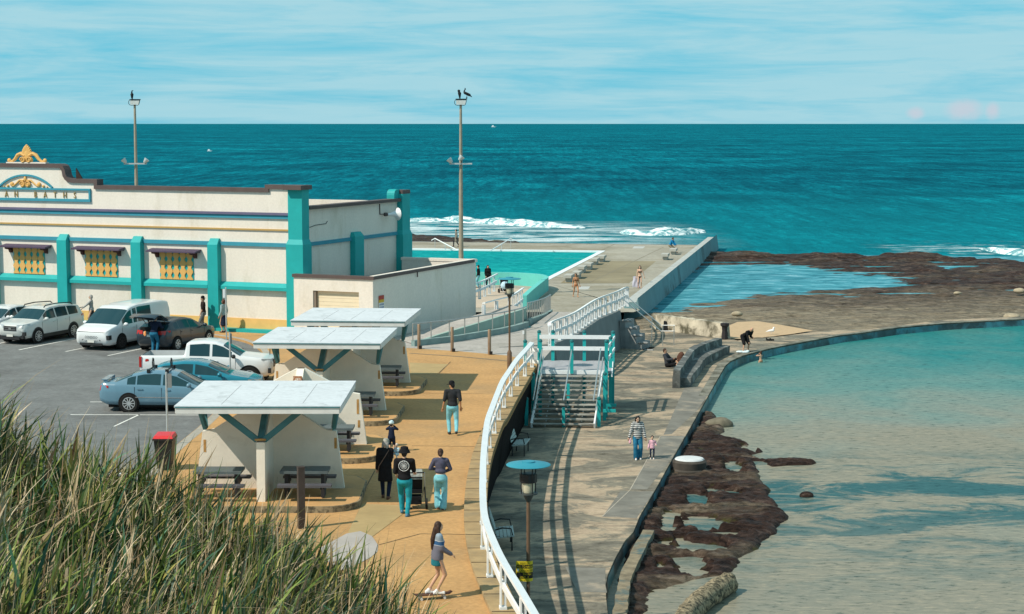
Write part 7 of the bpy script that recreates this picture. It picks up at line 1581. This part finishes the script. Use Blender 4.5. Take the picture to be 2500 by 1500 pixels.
o = mb.build('towel', cloth('lilac_towel', (.58, .56, .66), .15), smooth='all', fix=False); o.location = tp + Vector((.05, .05, 0)); tag(o, 'pale lilac towel trailing from the hand of the woman in the black bikini', 'towel')
bs = G(1637, 617, LOW)
person('man in bright blue shirt sitting on a concrete block by the sea wall', (bs.x, bs.y, LOW), (.9, -.4), 1.75, sex='m', skin_c='tan', top=('jumper', blue), bottom=('shorts', khaki), shoes=shk, hair=('short', hb), pel=(0, -.05, .68), lean=.45, feet=[(-.10, .48, .08), (.12, .56, .08)], hands=[(-.08, .52, .70), (.14, .50, .66)], vox=.03)
person('person in grey hooded jacket and dark trousers walking on the far pool edge', G(1114, 603, LOW), (-.8, -.1), 1.75, sex='m', top=('coat', cloth('grey_jacket', (.20, .18, .15))), bottom=('jeans', chc), shoes=shk, hair=('short', hk), feet=[(-.10, -.28, .10), (.10, .26, .10)], vox=.032)
person('person in black jacket and blue jeans half hidden by the annex corner', G(1168, 703, LOW), (-1, .2), 1.72, sex='m', top=('long', blk), bottom=('jeans', ljean), shoes=shk, hair=('short', hk), vox=.03)
person('woman in black open coat with dark hood of hair inside the terrace wall', G(1191, 702, LOW), (.3, -1), 1.68, top=('coat', blk), bottom=('jeans', blk), shoes=shk, hair=('long', hk), hands=[(-.2, .15, .9), (.2, .15, .9)], vox=.03)
stroller(G(1231, 716, LOW), math.radians(200), 'stroller with black hood and pale blue blanket on the terrace', blk, 1.05)
p = G(1231, 716, LOW); mb = MB(); mb.ell((0, -.42, .58), (.26, .16, .26), n=12, m=8); mb.ell((.05, -.30, .75), (.24, .2, .12), n=12, m=7); o = mb.build('blanket', cloth('pale_blue_blanket', (.50, .68, .80), .2), smooth='all'); o.location = p; tag(o, 'pale blue patterned blanket draped over the terrace stroller', 'blanket')
# --- car park
wp_ = G(224, 799, 0)
person('woman in grey top and long dark skirt pushing a pram behind the white wagon', wp_, (-1, -.1), 1.66, skin_c='light', top=('long', greyk), bottom=('skirt', chc), shoes=shk, hair=('bob', hg), hands=[(-.2, .42, 1.02), (.2, .42, 1.02)], vox=.028)
stroller((wp_.x - .85, wp_.y - .1, 0), math.radians(80), 'pram with bright blue hood behind the white wagon', cloth('blue_hood', (.02, .12, .42)))
person('bearded man in black t-shirt and cap walking past the teal pilaster', G(497, 809, 0), (-.9, -.35), 1.76, sex='m', skin_c='fair', top=('tshirt', cloth('brown_black', (.03, .022, .02))), bottom=('jeans', greyd), shoes=shk, hair=('short', hk), hat=('backcap', blk), feet=[(-.10, .16, .08), (.10, -.16, .08)], hands=[(-.25, .22, .80), (.28, -.04, .82)], vox=.026)
pb = G(547, 812, 0); person('person in pale blue top and dark skirt beside the sign pole', pb, (-.8, .5), 1.66, skin_c='fair', top=('long', cloth('faded_blue', (.30, .40, .42))), bottom=('skirt', navy), shoes=shk, hair=('bob', M('hair_auburn', (.10, .035, .02), .6)), vox=.028)
mh = G(378, 862, GZ)
person('man in dark jacket and jeans at the raised tailgate of the dark hatchback', mh, (.25, 1), 1.76, sex='m', top=('long', navy), bottom=('jeans', djean), shoes=shw, hair=('short', hg), lean=.35, pel=(0, -.08, .88), hands=[(-.15, .46, 1.0), (.22, .46, 1.12)], vox=.026)
